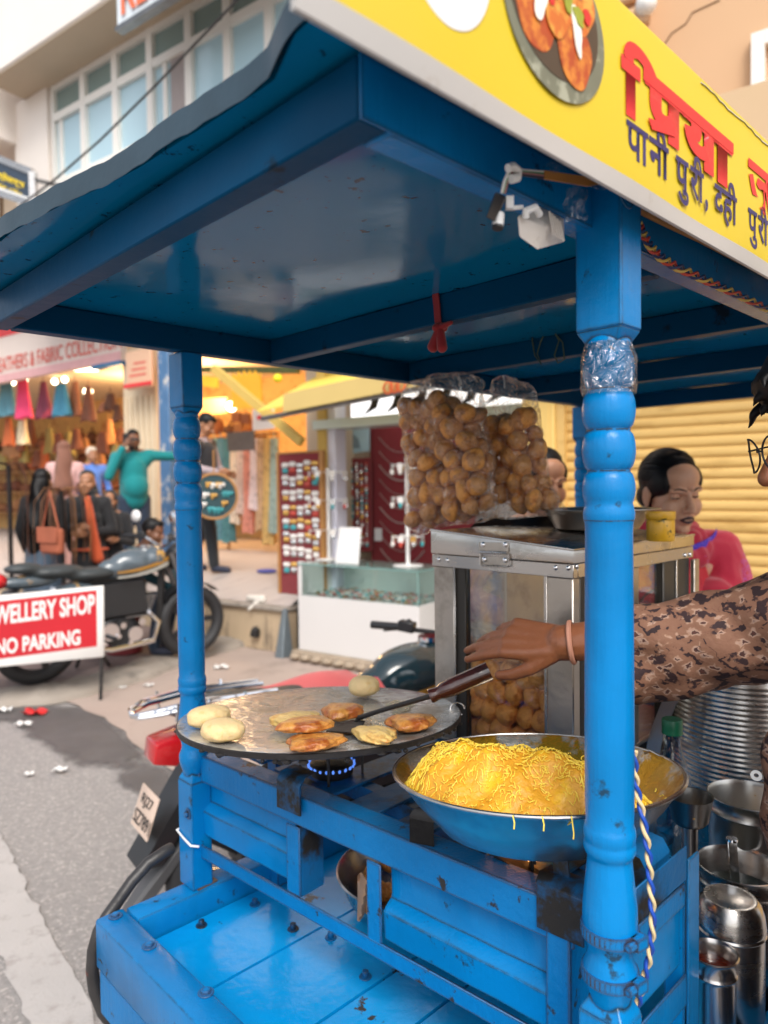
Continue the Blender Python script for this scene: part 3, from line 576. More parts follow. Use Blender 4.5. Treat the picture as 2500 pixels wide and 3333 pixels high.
for i, (x, z) in enumerate([(.499, 1.893), (.534, 1.900), (.487, 1.922), (.512, 1.914)]): disc((.477+(x-.508)*1.45, z+.016), .005, .006, pr('print_red', (.62, .02, .02)), 'printed_food', .0034, .4, a=.1, start=i)
for i in range(3): disc((.470+.016*i, 1.919-.004*i), .006, .008, pr('print_herb', (.30, .33, .03)), 'printed_food', .0037, .5*i, a=.15, start=i)
M_red = mat('red_lettering', (.70, .025, .03), .4, 0, .1, 20); M_navy = mat('navy_lettering', (.012, .015, .12), .4, 0, .1, 20)
# big word: vowel sign drawn before its consonant, the under-stroke of the cluster added by hand, as the word is written
zt, zl = 1.916, 1.868
def word(txt, b, z, h, w, m, bold=.0, name='lettering', o=.0014):
    mb = text_mb(txt, bpt(b, z, o), BX, BY, width=w, height=h, bold=bold, depth=0); return mb.part(name, m, banner, 0)
word('ि', .574, 1.866, .066, .078, M_red, .055); word('प', .617, 1.868, .050, .082, M_red, .06)
mb = MB(); mb.prism([bpt(.614, 1.9070, .0017), bpt(.823, 1.9070, .0017), bpt(.823, 1.9185, .0017), bpt(.614, 1.9185, .0017)], A*.0003); mb.part('lettering', M_red, banner, 0)
mb = MB(); mb.prism([bpt(.622, 1.8765, .0024), bpt(.629, 1.8685, .0024), bpt(.676, 1.8775, .0024), bpt(.676, 1.8865, .0024)], A*.0005); mb.part('lettering', M_red, banner, 0)
word('य', .695, 1.867, .050, .088, M_red, .06); word('ा', .768, 1.866, .051, .053, M_red, .055); word('ज', .868, 1.866, .052, .08, M_red, .03)
def run(items, z, size, m, bold=.017, o=.0014):
    b = items[0][0]
    for bb, ch, w in items: mb = text_mb(ch, bpt(bb, z, o), BX, BY, size=size, bold=bold, depth=0); mb.part('lettering', m, banner, 0)
run([(.583, 'पा', 0), (.625, 'नी', 0), (.680, 'पु', 0), (.712, 'री', 0), (.748, ',', 0), (.772, 'दही', 0), (.868, 'पु', 0), (.90, 'री', 0)], 1.8335, .046, M_navy)
# peeling rim at the top of the banner and lath strip with twisted cable under it
mb = MB(); mb.grid(lambda u, v: C(.299+.004*v, .74+u*1.4, 1.952+.008*v+.0012*math.sin(u*90)*(1-v)+.0008*math.sin(u*331)*(1-v)), 120, 2, A*.0008); mb.part('frayed_edge', M_vin, cart)
mb = MB(); mb.tube([pn('d2', x, y, A, .352) for x, y in [(955, 300), (1000, 325), (1100, 375), (1300, 470), (1500, 575), (1659, 650)]], .0035, 8); mb.part('wooden_lath', mat('bare_wood', (.42, .22, .08), .7, 0, .3, 30), cart)
# ---- stove cabinet between the posts
e1 = -A + .075*B; e1 = e1/np.linalg.norm(e1); e2 = B + .075*A; e2 = e2/np.linalg.norm(e2); F0 = C(1.195, .654, 0)
def FC(s, d, z): return F0 + e1*s + e2*d + Z*z           # s along the front, d behind it
def sa(a): return (1.195-a)/float(-(e1 @ A))
def fbox(a0, a1, d0, d1, z0, z1): mb = MB(); mb.cb(sa(a0), sa(a1), d0, d1, z0, z1, FC); return mb
fbox(1.168, .430, 0, .003, 1.018, 1.066).part('upper_rail', M_bluew, cart, bevel=.001); fbox(1.168, .430, .0035, .040, 1.061, 1.066).part('upper_rail', M_bluew, cart)
fbox(1.195, .46, -.004, -.001, .878, .903).part('lower_rail', M_bluew, cart, bevel=.001); fbox(1.168, .46, 0, .025, .878, .881).part('lower_rail', M_bluew, cart)
fbox(1.197, 1.170, -.003, .0, .79, 1.068).part('stile', M_bluew, cart, bevel=.001); fbox(1.197, 1.193, .001, .026, .79, 1.068).part('stile', M_bluew, cart)
fbox(.928, .896, -.0035, .0, .905, 1.016).part('stile', M_bluew, cart, bevel=.001); fbox(.899, .896, .0005, .048, .905, 1.016).part('stile', M_blued, cart)
fbox(.752, .725, -.0035, .0, .885, 1.016).part('stile', M_bluew, cart, bevel=.001)
fbox(.464, .434, -.0035, .0, .79, 1.036).part('corner_leg', M_bluew, cart, bevel=.001); fbox(.437, .434, .0005, .05, .79, 1.036).part('corner_leg', M_bluew, cart)
mb = fbox(1.205, 1.165, -.012, .03, .8205, .824); mb.part('foot_plate', mat('rusty_plate', (.14, .09, .06), .7, .3, .4, 20), cart)
def pressed(a0, a1, zt, zr, zb_, name='pressed_panel'):   # folded sheet: flat, step out at mid height, roll at the top
    pr = [(.034, zt-.012), (.028, zt-.002), (.022, zt+.001), (.019, zt-.005), (.021, zr+.010), (.019, zr+.004), (.006, zr-.004), (.0015, zr-.010), (.003, zb_+.006), (.012, zb_)]
    mb = MB(); s0, s1 = sa(a0), sa(a1); m = 24
    mb.grid(lambda u, v: FC(s0+(s1-s0)*u, pr[int(round(v*9))][0]+.0006*math.sin(u*17+v*9), pr[int(round(v*9))][1]), m, 9, e2*.0015)
    return mb.part(name, M_blue, cart, 28)
pressed(1.170, .929, 1.014, .972, .914); pressed(.724, .465, 1.010, .958, .902)
# side return of the cabinet towards the vendor
GA = .37
def sbox(b0, b1, z0, z1, o=0, t=.003): mb = MB(); mb.cb(GA+o, GA+o+t, b0, b1, z0, z1); return mb
sbox(.742, .875, 1.060, 1.102).part('side_rail', M_blued, cart, bevel=.001); sbox(.742, .875, 1.026, 1.054, .002).part('side_rail', M_bluew, cart, bevel=.001)
sbox(.742, .873, .948, 1.048, .008).part('side_panel', M_blue, cart, bevel=.001); sbox(.742, .875, .900, .940).part('side_rail', M_bluew, cart, bevel=.001)
sbox(.877, .908, .79, 1.084, -.002, .004).part('corner_leg', M_blue, cart, bevel=.001)
mb = MB(); mb.cb(.374, .40, .877, .88, .79, 1.08); mb.part('corner_leg', M_blue, cart)
# slatted stove top
for a in (1.12, 1.02, .92, .82, .72, .62, .52, .42):
    mb = MB(); mb.cb(a-.03, a+.03, .735, 1.62 if a > .7 else .93, 1.048, 1.053); mb.part('slat', M_blued, cart, bevel=.001)
for b in (.80, 1.10, 1.40, 1.60): mb = MB(); mb.cb(.40 if b < .9 else .67, 1.15, b, b+.025, 1.02, 1.0475); mb.part('slat_bearer', M_blued, cart)
for a, b in ((.70, 1.58), (1.15, 1.58), (1.15, .80)): mb = MB(); mb.cb(a-.014, a+.014, b, b+.028, .776, 1.02); mb.part('corner_leg', M_bluew, cart)
# pan supports: bent straps and brackets of burnt iron
def strap(pts, w, t, m=M_iron, name='pan_support', up=None):
    mb = MB(); pts = [Vector(p) for p in pts]; wv = Vector(w)
    mb.grid(lambda u, v: pts[int(round(u*(len(pts)-1)))]+wv*(v-.5), len(pts)-1, 1, t); return mb.part(name, m, cart, 50)
f1 = lambda x, y, d=0: pn('f1', x, y, e2, float(e2 @ F0)+d)
strap([FC(sa(.655), .004, 1.067), FC(sa(.655), .004, 1.10), FC(sa(.652), .008, 1.108), FC(sa(.645), .016, 1.112), FC(sa(.63), .045, 1.108), FC(sa(.60), .09, 1.085), FC(sa(.565), .12, 1.063)], e1*.034+e2*.01, (0, 0, .003))
strap([FC(sa(.60), .06, 1.075), FC(sa(.53), .05, 1.058), FC(sa(.50), .045, 1.050)], e2*.03, (0, 0, .006))
fbox(.475, .415, -.0065, -.0037, 1.030, 1.085).part('pan_bracket', M_blued, cart, bevel=.001)
strap([FC(sa(.445), -.006, 1.084), FC(sa(.445), .004, 1.092), FC(sa(.445), .03, 1.088), FC(sa(.445), .05, 1.07)], e1*.062, (0, 0, .002), M_blued)
strap([FC(sa(.452), .012, 1.090), FC(sa(.455), .014, 1.115), FC(sa(.46), .026, 1.135), FC(sa(.465), .034, 1.142)], e1*.02, e2*.003, M_blued)
strap([FC(sa(.915), -.006, 1.04), FC(sa(.915), -.006, 1.085), FC(sa(.915), .004, 1.097), FC(sa(.915), .03, 1.098)], e1*.055, e2*-.003, M_blued)
strap([C(.372, .80, 1.085), C(.372, .80, 1.11), C(.38, .80, 1.122), C(.41, .80, 1.126), C(.44, .80, 1.115)], B*.06, (0, 0, .003), M_blued)
# corner strip, wheels and the cart's own legs below the deck
for a in (.47, 1.07):
    for b in (.95, 1.85):
        w = MB(); c = C(a, b, .31)
        tor = [Vector(c)+Vector(B)*(.29*math.cos(t))+Vector((0, 0, .29*math.sin(t))) for t in [2*math.pi*k/40 for k in range(40)]]
        w.tube(tor, .02, 10, closed=True); wh = w.part('wheel', M_rubber, cart)
        r = MB()
        for k in range(12):
            t = 2*math.pi*k/12; r.cyl(c, Vector(c)+(Vector(B)*math.cos(t)+Vector((0, 0, math.sin(t))))*.275, .003, n=5)
        r.cyl(c-A*.04, c+A*.04, .022, n=14); r.part('spokes', M_steeld, wh)
        mb = MB(); mb.bar(c, c+Z*.35, .03, .03); mb.part('wheel_fork', M_iron, cart)
# ================================================================== things on the cart
def pplane(c, x, y, p0, n): d = ray(c, x, y); return O + d*(float((p0-O) @ n)/float(d @ n))
# ---- griddle
GN = np.array([-.0129, .0814, 1.]); GN /= np.linalg.norm(GN); GC = C(.920, .74, 1.1787); GR = .2316
M_tava = mat('oiled_griddle', (.52, .54, .55), .18, .5, .2, 9, .35, 60, 0, (.24, .215, .18), (.48, .64), 9, det=6, rough2=.36)
g = T('griddle', 'wide round steel griddle with dark rim and oily frying surface', 'griddle', GC - GN*.03)
mb = MB(); mb.lathe([(0, -.003), (.10, -.0025), (.18, -.001), (GR-.006, .001), (GR-.002, .0005)], GC, 72, GN); mb.part('frying_surface', M_tava, g)
mb = MB(); mb.lathe([(GR-.002, .0004), (GR, -.001), (GR-.001, -.008), (GR-.006, -.010), (GR-.03, -.016), (.12, -.026), (0, -.030)], GC, 72, GN)
for k in range(40):
    t = 2*math.pi*RN.random(); x_, y_, _ = basis(GN); q = Vector(GC)+(x_*math.cos(t)+y_*math.sin(t))*(GR-.003)-Vector(GN)*RN.uniform(.005, .012); mb.ell(q, (RN.uniform(.003, .008), RN.uniform(.003, .008), .003), n=8, m=5)
mb.part('rim', M_iron, g)
gp = lambda c, x, y, o=0: Vector(pplane(c, x, y, GC, GN)+GN*o)
x_, y_, _ = basis(GN)
mb = MB(); q = gp('d8', 1640, 262); mb.tube([q+Vector((.012*math.cos(t), .004*math.sin(t), .010*math.sin(t))) for t in np.linspace(0, 5.4, 12)], .0012, 6); mb.part('wire_loop', M_steel, g)
# oil pools
M_oil = film('hot_oil', (.80, .70, .46), .30, .05, .5, 90, .7)
mb = MB()
for c, x, y, r, sx in [('d8', 860, 385, .05, 1.5), ('d8', 1180, 370, .045, 1.6), ('d8', 1330, 250, .035, 1.8)]:
    q = gp(c, x, y, .0016); ph = RN.uniform(0, 6); pts = []
    for k in range(40):
        t = 2*math.pi*k/40; rr = r*(.75+.18*math.sin(3*t+ph)+.14*math.sin(5*t+2*ph)); pts.append(q+x_*rr*sx*math.cos(t)+y_*rr*math.sin(t)*.8)
    mb.f([mb.v(p) for p in pts])
mb.thing('oil_pool', M_oil, 'shiny pools of hot oil round the frying patties', 'oil', kind='stuff', smooth=0)
# ---- dough balls and fried patties
def patty(name, r, h, lump, seed, mat_, crack=False, lobes=0):
    rn = random.Random(seed); ph = [rn.uniform(0, 6.28) for _ in range(8)]; mb = MB(); mb.ell((0, 0, 0), (1, 1, 1), n=40, m=22)
    for v in mb.bm.verts:
        p = v.co.copy(); t = math.atan2(p.y, p.x); k = 1+lump*(math.sin(3*t+ph[0])+.7*math.sin(5*t+ph[1])+.5*math.sin(7*p.x+9*p.z+ph[2])+.4*math.sin(11*t+5*p.z+ph[3]))
        z = math.copysign(abs(p.z)**.72, p.z)
        if crack: k -= .09*math.exp(-((t-1.2)/.10)**2)*max(0, p.z+.3)
        v.co = Vector((p.x*r*k, p.y*r*k, z*h*(1+lump*.8*math.sin(6*p.x+ph[4])*math.sin(5*p.y+ph[5]))+h))
    return mb.mesh(name, mat_, (0, 0, 0), 70)
M_dough = mat('potato_dough', (.82, .60, .30), .62, 0, .08, 30, .5, 130, 0, (.76, .50, .19), (.55, .7), 60, sub=.15)
M_fry = mat('fried_patty', (.66, .30, .065), .34, 0, .25, 25, 1.0, 120, .2, (.36, .085, .012), (.46, .62), 34, det=6)
M_fryp = mat('half_fried_patty', (.76, .52, .17), .36, 0, .18, 30, .9, 110, .2, (.60, .24, .04), (.54, .68), 32)
gq = Vector(GN).to_track_quat('Z', 'Y')
def put(me, c, x, y, rz, o, label, group, nm, sc=(1, 1, 1)):
    ob = link(nm, me, None, gp(c, x, y, o)); ob.rotation_mode = 'QUATERNION'; ob.rotation_quaternion = gq @ Euler((0, 0, rz)).to_quaternion(); ob.scale = sc
    return tag(ob, label, 'potato patty', group)
dA, dB, dC = patty('dough_ball', .031, .0165, .035, 1, M_dough), patty('dough_ball', .032, .0155, .04, 2, M_dough, True), patty('dough_ball', .028, .0185, .035, 3, M_dough, True)
GD, GF = 'raw dough balls on the griddle', 'frying patties on the griddle'
put(dA, 'd8', 300, 362, .3, .001, 'pale raw dough ball at the left rim of the griddle, behind the cracked one', GD, 'dough_ball', (1.07, .9, 1))
put(dB, 'd8', 375, 435, 2.2, .001, 'pale raw dough ball with a deep crack, nearest the left rim', GD, 'dough_ball', (1.08, .9, 1))
put(dC, 'd8', 1135, 195, .8, .001, 'lone pale dough ball at the far edge of the griddle', GD, 'dough_ball')
fA, fB, fC, fD = patty('patty', .033, .009, .085, 4, M_fry), patty('patty', .035, .008, .085, 5, M_fryp), patty('patty', .036, .0092, .095, 6, M_fry), patty('patty', .032, .009, .11, 9, M_fryp)
put(fB, 'd8', 770, 355, .5, .001, 'pale golden patty half fried, in the middle of the griddle', GF, 'patty', (1.08, 1, 1.2))
put(fA, 'd8', 1018, 318, 1.0, .001, 'deep orange patty frying behind the spatula blade', GF, 'patty', (1.05, 1, 1.3))
put(fC, 'd8', 870, 478, .2, .001, 'lower brown patty of the stacked pair at the near rim', GF, 'patty', (1.08, .85, 1))
put(fA, 'd8', 828, 448, .2, .0180, 'upper brown patty of the stacked pair at the near rim', GF, 'patty', (1.18, .9, 1))
put(fC, 'd8', 1390, 375, .4, .001, 'crusty orange patty at the right rim of the griddle', GF, 'patty', (1.0, .95, 1.15))
put(fD, 'd8', 1200, 440, 2.0, .001, 'lumpy golden patty at the near right rim, half covering its neighbour', GF, 'patty', (1.15, .8, 1.05))
# ---- spatula
sp = T('spatula', 'black iron spatula with a dark wooden handle lying over the griddle', 'spatula', gp('d8', 1060, 400))
q0, q1 = gp('d8', 1020, 405, .004), gp('d8', 1110, 345, .006)
hp = [pd('d6', 250, 745, 1.02), pd('d6', 640, 575, 1.02)]
rod0 = q1; rod1 = Vector(hp[0]); dv = (q1-q0).normalized(); sd_ = Vector(GN).cross(dv).normalized()
mb = MB(); mb.prism([q0+sd_*.026, q0-sd_*.026, q1-sd_*.012-dv*.004, q1+sd_*.012-dv*.004], Vector(GN)*.0015); mb.part('blade', M_iron, sp, bevel=.0004)
mb = MB(); mb.tube([q1-dv*.012, q1+Vector(GN)*.004, rod0.lerp(rod1, .3)+Vector((0, 0, .004)), rod1], [.004, .0042, .0036, .004], 10); mb.part('rod', M_iron, sp)
h0, h1 = Vector(hp[0]), Vector(hp[1]); hd = (h1-h0).normalized()
mb = MB(); mb.lathe([(.0, -.004), (.010, -.003), (.0108, .0), (.0095, .007), (.0095, .012), (.0112, .016), (.013, .03), (.0133, .09), (.0135, h1.length and (h1-h0).length-.006), (.0125, (h1-h0).length), (.0, (h1-h0).length+.001)], h0, 20, hd)
mb.part('handle', mat('dark_lacquered_wood', (.045, .011, .008), .16, 0, .7, 14, .5, 40, .6, (.012, .006, .005), (.5, .62), 18, stretch=(1, 1, 1)), sp)
# ---- chaat pan
PN_ = np.array([-.0163, .1058, 1.]); PN_ /= np.linalg.norm(PN_); PC = C(.529, .78, 1.1818); PR = .1835
M_pan = mat('pan_steel', (.55, .52, .48), .26, 1, .15, 8, .15, 40, 0, (.33, .34, .36), (.5, .65), 9)
M_panin = mat('pan_smeared', (.66, .62, .55), .24, .9, .1, 8, .4, 50, 0, (.60, .33, .03), (.44, .50), 14, det=6)
pan = T('serving_pan', 'large shallow steel pan with mash smeared round its inside', 'pan', PC-PN_*.072)
mb = MB(); mb.lathe([(.112, -.072), (.125, -.066), (.160, -.028), (PR-.006, -.004), (PR-.001, -.001), (PR, .0015), (PR-.003, .003)], PC, 72, PN_); mb.lathe([(0, -.072), (.112, -.072)], PC, 72, PN_); mb.part('shell', M_pan, pan)
xx_, yy_, _ = basis(PN_); mb = MB(); mb.tube([Vector(PC)+(xx_*math.cos(t)+yy_*math.sin(t))*PR+Vector(PN_)*.002 for t in [2*math.pi*k/72 for k in range(72)]], .0024, 8, closed=True); mb.part('rim', M_steel, pan)
mb = MB(); mb.lathe([(PR-.003, .003), (PR-.007, .0), (.158, -.025), (.124, -.062), (.110, -.067), (0, -.068)], PC, 72, PN_); mb.part('inner_surface', M_panin, pan)
px_ = Vector(RGT)-Vector(PN_)*float(RGT@PN_); px_.normalize(); py_ = Vector(PN_).cross(px_).normalized()
def PP(x, y, h): return Vector(PC)+px_*x+py_*y+Vector(PN_)*h      # x to the camera's right, y away, h above the rim plane
def hh(x, y):
    """height of the mash above the rim plane"""
    r = math.hypot(x, y); g_ = lambda cx, cy, sx, sy, k: k*math.exp(-((x-cx)/sx)**2-((y-cy)/sy)**2)
    h = -.075 + g_(-.085, -.03, .095, .085, .074) + g_(-.01, -.075, .12, .06, .070) + g_(.07, -.105, .08, .05, .058) + g_(-.135, .01, .045, .08, .045) + g_(-.06, -.14, .09, .03, .03)
    h += .0035*math.sin(x*95+y*60)+.003*math.sin(y*130-x*70)+.0018*math.sin(x*210)*math.sin(y*190)
    wall = -.072+max(0, (r-.112))*1.0
    return h, max(wall, -.0675)
M_mash = mat('spiced_mash', (.66, .31, .018), .5, 0, .25, 22, 1.0, 90, .1, (.78, .44, .012), (.50, .60), 26, det=6)
mb = MB(); n = 90; gr = {}
for i in range(n+1):
    for j in range(n+1):
        x, y = (i/n*2-1)*PR, (j/n*2-1)*PR; r = math.hypot(x, y)
        if r < PR-.006:
            h, wall = hh(x, y)
            if h > wall-.0015: gr[(i, j)] = mb.v(PP(x, y, h))
for i in range(n):
    for j in range(n):
        q = [(i, j), (i+1, j), (i+1, j+1), (i, j+1)]
        if all(k in gr for k in q): mb.f([gr[k] for k in q])
heap = mb.thing('mash_heap', M_mash, 'heap of orange potato and pea mash piled in the pan', 'mash', smooth=80)
# fine crisp noodles strewn over the heap
M_sev = mat('yellow_sev', (.90, .65, .07), .5, 0, .18, 40)
mb = MB(); cnt = 0; rn = random.Random(5)
while cnt < 3300:
    x, y = rn.uniform(-PR, PR), rn.uniform(-PR, PR); r = math.hypot(x, y)
    if r > PR-.004: continue
    h, wall = hh(x, y)
    if h < wall+.001 and rn.random() > .05: continue
    dens = .25+.75*(math.exp(-((x+.05)/.09)**2-((y+.02)/.07)**2))+.5*(math.exp(-((x-.05)/.07)**2-((y+.085)/.035)**2))
    if y < -.07 and x < .03: dens *= .45
    if rn.random() > dens: continue
    t = rn.uniform(0, 6.28); L = rn.uniform(.003, .0085); cv = rn.uniform(-1.6, 1.6); pts = []
    for k in range(4):
        s = k/3; an = t+cv*s; pts.append((x+L*s*math.cos(an), y+L*s*math.sin(an)))
    up = rn.uniform(0, .002); mb.tube([PP(a, b, max(hh(a, b))+.0012+up+(rn.uniform(-.0004, .0012))) for a, b in pts], .00054, 4, cap=False); cnt += 1
for x, y, z in [(-.03, -.183, -.004), (.0, -.186, -.012), (-.06, -.178, -.003)]: mb.tube([PP(x, y, 0.004), PP(x+.001, y-.003, z), PP(x, y-.004, z-.006)], .0008, 4)
mb.thing('crisp_noodles', M_sev, 'thin yellow crisp noodles strewn over the mash heap', 'noodles', kind='stuff', smooth=0)
mb = MB(); mb.tube([PP(.176, .03, .004), PP(.168, .045, .008), PP(.172, .055, .004), PP(.165, .06, .0)], .0011, 6); mb.part('wire_loop', M_steel, pan)
spn = T('serving_spoon', 'flat steel serving spoon lying in the pan beside the heap', 'spoon', PP(.09, -.02, -.06))
mb = MB(); mb.prism([PP(.035, .045, -.05), PP(.05, .055, -.05), PP(.13, -.05, -.034), PP(.115, -.06, -.034)], Vector(PN_)*.002); mb.ell(PP(.03, .06, -.052), (.03, .022, .004)); mb.part('blade', M_steelw, spn)
# ---- burners
M_flame = mat('flame_orange', (1, .33, .08), .5, emit=2.2, var=.3, vs=30); M_flameb = mat('flame_blue', (.10, .25, 1), .5, emit=.6, var=.3, vs=60)
def burner(a, b, z, label, orange):
    t = T('gas_burner', label, 'burner', C(a, b, z), 'gas burners under the pans')
    mb = MB(); mb.lathe([(0, 0), (.036, 0), (.038, .004), (.038, .018), (.03, .022), (0, .022)], C(a, b, z), 28); mb.part('burner_head', M_iron, t)
    mb = MB()
    for k in range(4):
        an = math.pi*.25+k*math.pi/2; d = Vector(A)*math.cos(an)+Vector(B)*math.sin(an); p = Vector(C(a, b, z)); mb.bar(p+d*.054+Vector((0, 0, .0)), p+d*.054+Vector((0, 0, .048)), .012, .004); mb.bar(p+d*.02+Vector((0, 0, .05)), p+d*.075+Vector((0, 0, .05)), .004, .008)
    mb.part('trivet', M_iron, t)
    mb = MB(); rn = random.Random(3)
    for k in range(22):
        an = 2*math.pi*k/22; p = Vector(C(a, b, z+.014))+Vector((math.cos(an), math.sin(an), 0))*.039; d = Vector((math.cos(an), math.sin(an), 0)); L = rn.uniform(.005, .008); mb.lathe([(.002, 0), (.0024, L*.35), (.0015, L*.7), (0, L)], p, 7, d*.5+Vector((0, 0, 1)))
    mb.part('blue_flame', M_flameb, t)
    if orange:
        mb = MB()
        for k in range(10):
            p = Vector(C(a+rn.uniform(-.035, .035), b+rn.uniform(-.035, .035), z+.026)); L = rn.uniform(.035, .055); mb.lathe([(.003, 0), (.008, L*.25), (.006, L*.6), (0, L)], p, 8, (rn.uniform(-.2, .2), rn.uniform(-.2, .2), 1))
        mb.part('orange_flame', M_flame, t)
burner(.955, .79, 1.055, 'black gas burner with small blue flames below the griddle', False)
q = pn('f1', 1200, 740, B, .80); burner(float(q@A), .80, 1.030, 'black gas burner with orange flames below the heaped pan', True)
# ---- puris: three crisp shells, copied
def puri_mesh(seed, m):
    rn = random.Random(seed); ph = [rn.uniform(0, 6.28) for _ in range(9)]; mb = MB(); mb.ell((0, 0, 0), (1, 1, 1), n=20, m=12)
    for v in mb.bm.verts:
        p = v.co.copy(); k = 1+.045*math.sin(3*p.x+ph[0])+.05*math.sin(3.5*p.y+ph[1])+.04*math.sin(4*p.z+ph[2])+.025*math.sin(7*p.x+6*p.y+ph[3])
        k -= .10*max(0, 1-abs(p.z-.15+.15*math.sin(2*p.x+ph[5]))/.10)*.5
        v.co = Vector((p.x*1.05*k, p.y*.95*k, p.z*.84*k))
        if p.z > .75: v.co.z += .10*(p.z-.75)/.25
    return mb.mesh('puri', m, (0, 0, 0), 80)
M_puri = mat('crisp_puri', (.80, .35, .085), .5, 0, .25, 1.2, .8, 5, .1, (.50, .155, .022), (.48, .66), 1.6, det=5)
PM = [puri_mesh(i, M_puri) for i in range(6)]
_pc = [0]
def puri(p, r, label, group):
    o = link('puri', PM[_pc[0] % 6], None, Vector(p)); _pc[0] += 1
    o.rotation_euler = (RN.uniform(0, 6.28), RN.uniform(0, 6.28), RN.uniform(0, 6.28)); o.scale = (r*RN.uniform(.86, 1.14), r*RN.uniform(.86, 1.14), r*RN.uniform(.80, 1.05)); return tag(o, label, 'puri', group)
def pack(inside, bb, r, n, rn, sep=1.72, tries=9000):
    pts = []
    for _ in range(tries):
        p = Vector([rn.uniform(bb[0][i], bb[1][i]) for i in range(3)])
        if inside(p) and all((p-q).length > r*sep for q in pts):
            pts.append(p)
            if len(pts) >= n: break
    return pts
# two hanging bags: flat pillows in the plane of the cross-beam
def bag(cx, cz, w, h, th_, poly, label, glabel, neck, seed, plane_b):
    """poly: outline of the filled part (image points on plane b)"""
    pts = [pn('g2', x, y, B, plane_b) for x, y in poly]; av = [(float(p@A), p[2]) for p in pts]
    a0_, a1_ = min(p[0] for p in av), max(p[0] for p in av); z0_, z1_ = min(p[1] for p in av), max(p[1] for p in av)
    def pin(a, z):
        ins = False; n = len(av)
        for i in range(n):
            (x1, y1), (x2, y2) = av[i], av[(i+1) % n]
            if (y1 > z) != (y2 > z) and a < (x2-x1)*(z-y1)/(y2-y1)+x1: ins = not ins
        return ins
    rn = random.Random(seed); r = .0222; bpt_ = []
    for layer in (-.75, .75):
        loc = []
        for _ in range(2500):
            a, z = rn.uniform(a0_, a1_), rn.uniform(z0_, z1_)
            if all(pin(a+x_*r*.75, z+y_*r*.75) for x_, y_ in ((0, 0), (1, 0), (-1, 0), (0, 1), (0, -1))) and all((a-p[0])**2+(z-p[1])**2 > (r*1.44)**2 for p in loc): loc.append((a, z))
        bpt_ += [(a, plane_b+layer*r*1.3+rn.uniform(-.004, .004), z) for a, z in loc]
    for a, b, z in bpt_: puri(C(a, b, z), r*rn.uniform(.9, 1.12), label, glabel)
    src = MB()
    for a, b, z in bpt_: src.ell(C(a, b, z), r*1.10, n=10, m=7)
    for i in range(len(av)):
        (x1, y1), (x2, y2) = av[i], av[(i+1) % len(av)]; m = 6
        for k in range(m): src.ell(C(x1+(x2-x1)*k/m, plane_b, y1+(y2-y1)*k/m), (.016, .012, .016), n=10, m=6)
    nk_ = [(Vector(pn('g2', p[0], p[1], B, plane_b)), rr) for p, rr in neck]; top_ = sorted(pts, key=lambda q: -q[2])[:9]
    for i, (q, rr) in enumerate(nk_):
        src.ell(q, rr, n=12, m=8)
        for w in top_:
            w = Vector(w)
            if (w-q).length < .16:
                for k in range(1, 6): src.ell(q.lerp(w, k/6), (.017, .010, .017), n=10, m=6)
    f = remesh(src, .0075, 3, disp=lambda c: c+Vector((math.sin(c.x*150+c.z*60), math.sin(c.y*140+c.z*90), math.sin(c.z*160+c.x*70)))*.0013)
    return f
b1 = bag(0, 0, 0, 0, 0, [(185, 215), (280, 185), (345, 250), (420, 260), (480, 195), (560, 200), (610, 310), (700, 300), (790, 300), (820, 560), (880, 720), (900, 1200), (720, 1240), (520, 1260), (420, 1270), (330, 1330), (240, 1290), (232, 1100), (230, 800), (190, 500)], 'crisp hollow puri packed in the left hanging plastic bag', 'puris in the left hanging bag',
         [((300, 150), (.03, .012, .02)), ((480, 110), (.05, .012, .022)), ((620, 90), (.035, .012, .02)), ((700, 130), (.04, .012, .025)), ((760, 200), (.02, .012, .03)), ((240, 170), (.02, .012, .02))], 21, 1.20)
b1.thing('plastic_bag', M_film, 'left clear plastic bag stuffed with puris under the roof beam', 'plastic bag', 'plastic bags of puris hanging from the roof', smooth=60)
b2 = bag(0, 0, 0, 0, 0, [(830, 370), (900, 360), (930, 430), (970, 350), (1040, 340), (1070, 390), (1150, 290), (1210, 310), (1260, 480), (1290, 700), (1330, 1000), (1410, 1080), (1400, 1160), (1200, 1190), (960, 1200), (915, 1000), (890, 720), (840, 560)], 'crisp hollow puri packed in the right hanging plastic bag', 'puris in the right hanging bag',
         [((860, 270), (.02, .012, .03)), ((960, 190), (.025, .012, .035)), ((1050, 170), (.03, .012, .03)), ((1150, 210), (.03, .012, .03)), ((1220, 260), (.015, .012, .03)), ((1000, 130), (.02, .012, .025)), ((1480, 1180), (.014, .008, .010)), ((1430, 1150), (.02, .01, .012))], 22, 1.275)
b2.thing('plastic_bag', M_film, 'right clear plastic bag of puris with a loose tied corner', 'plastic bag', 'plastic bags of puris hanging from the roof', smooth=60)
mb = MB()
for (x0, y0), (x1, y1), bb in (((620, 60), (640, 130), 1.212), ((990, 60), (1000, 160), 1.25)): mb.tube([pn('g2', x0, y0, B, bb), pn('g2', (x0+x1)/2+6, (y0+y1)/2, B, bb-.005), pn('g2', x1, y1, B, bb-.01)], .0015, 6)
mb.thing('tie_string', M_white, 'pale strings tying the two puri bags to the roof', 'string')
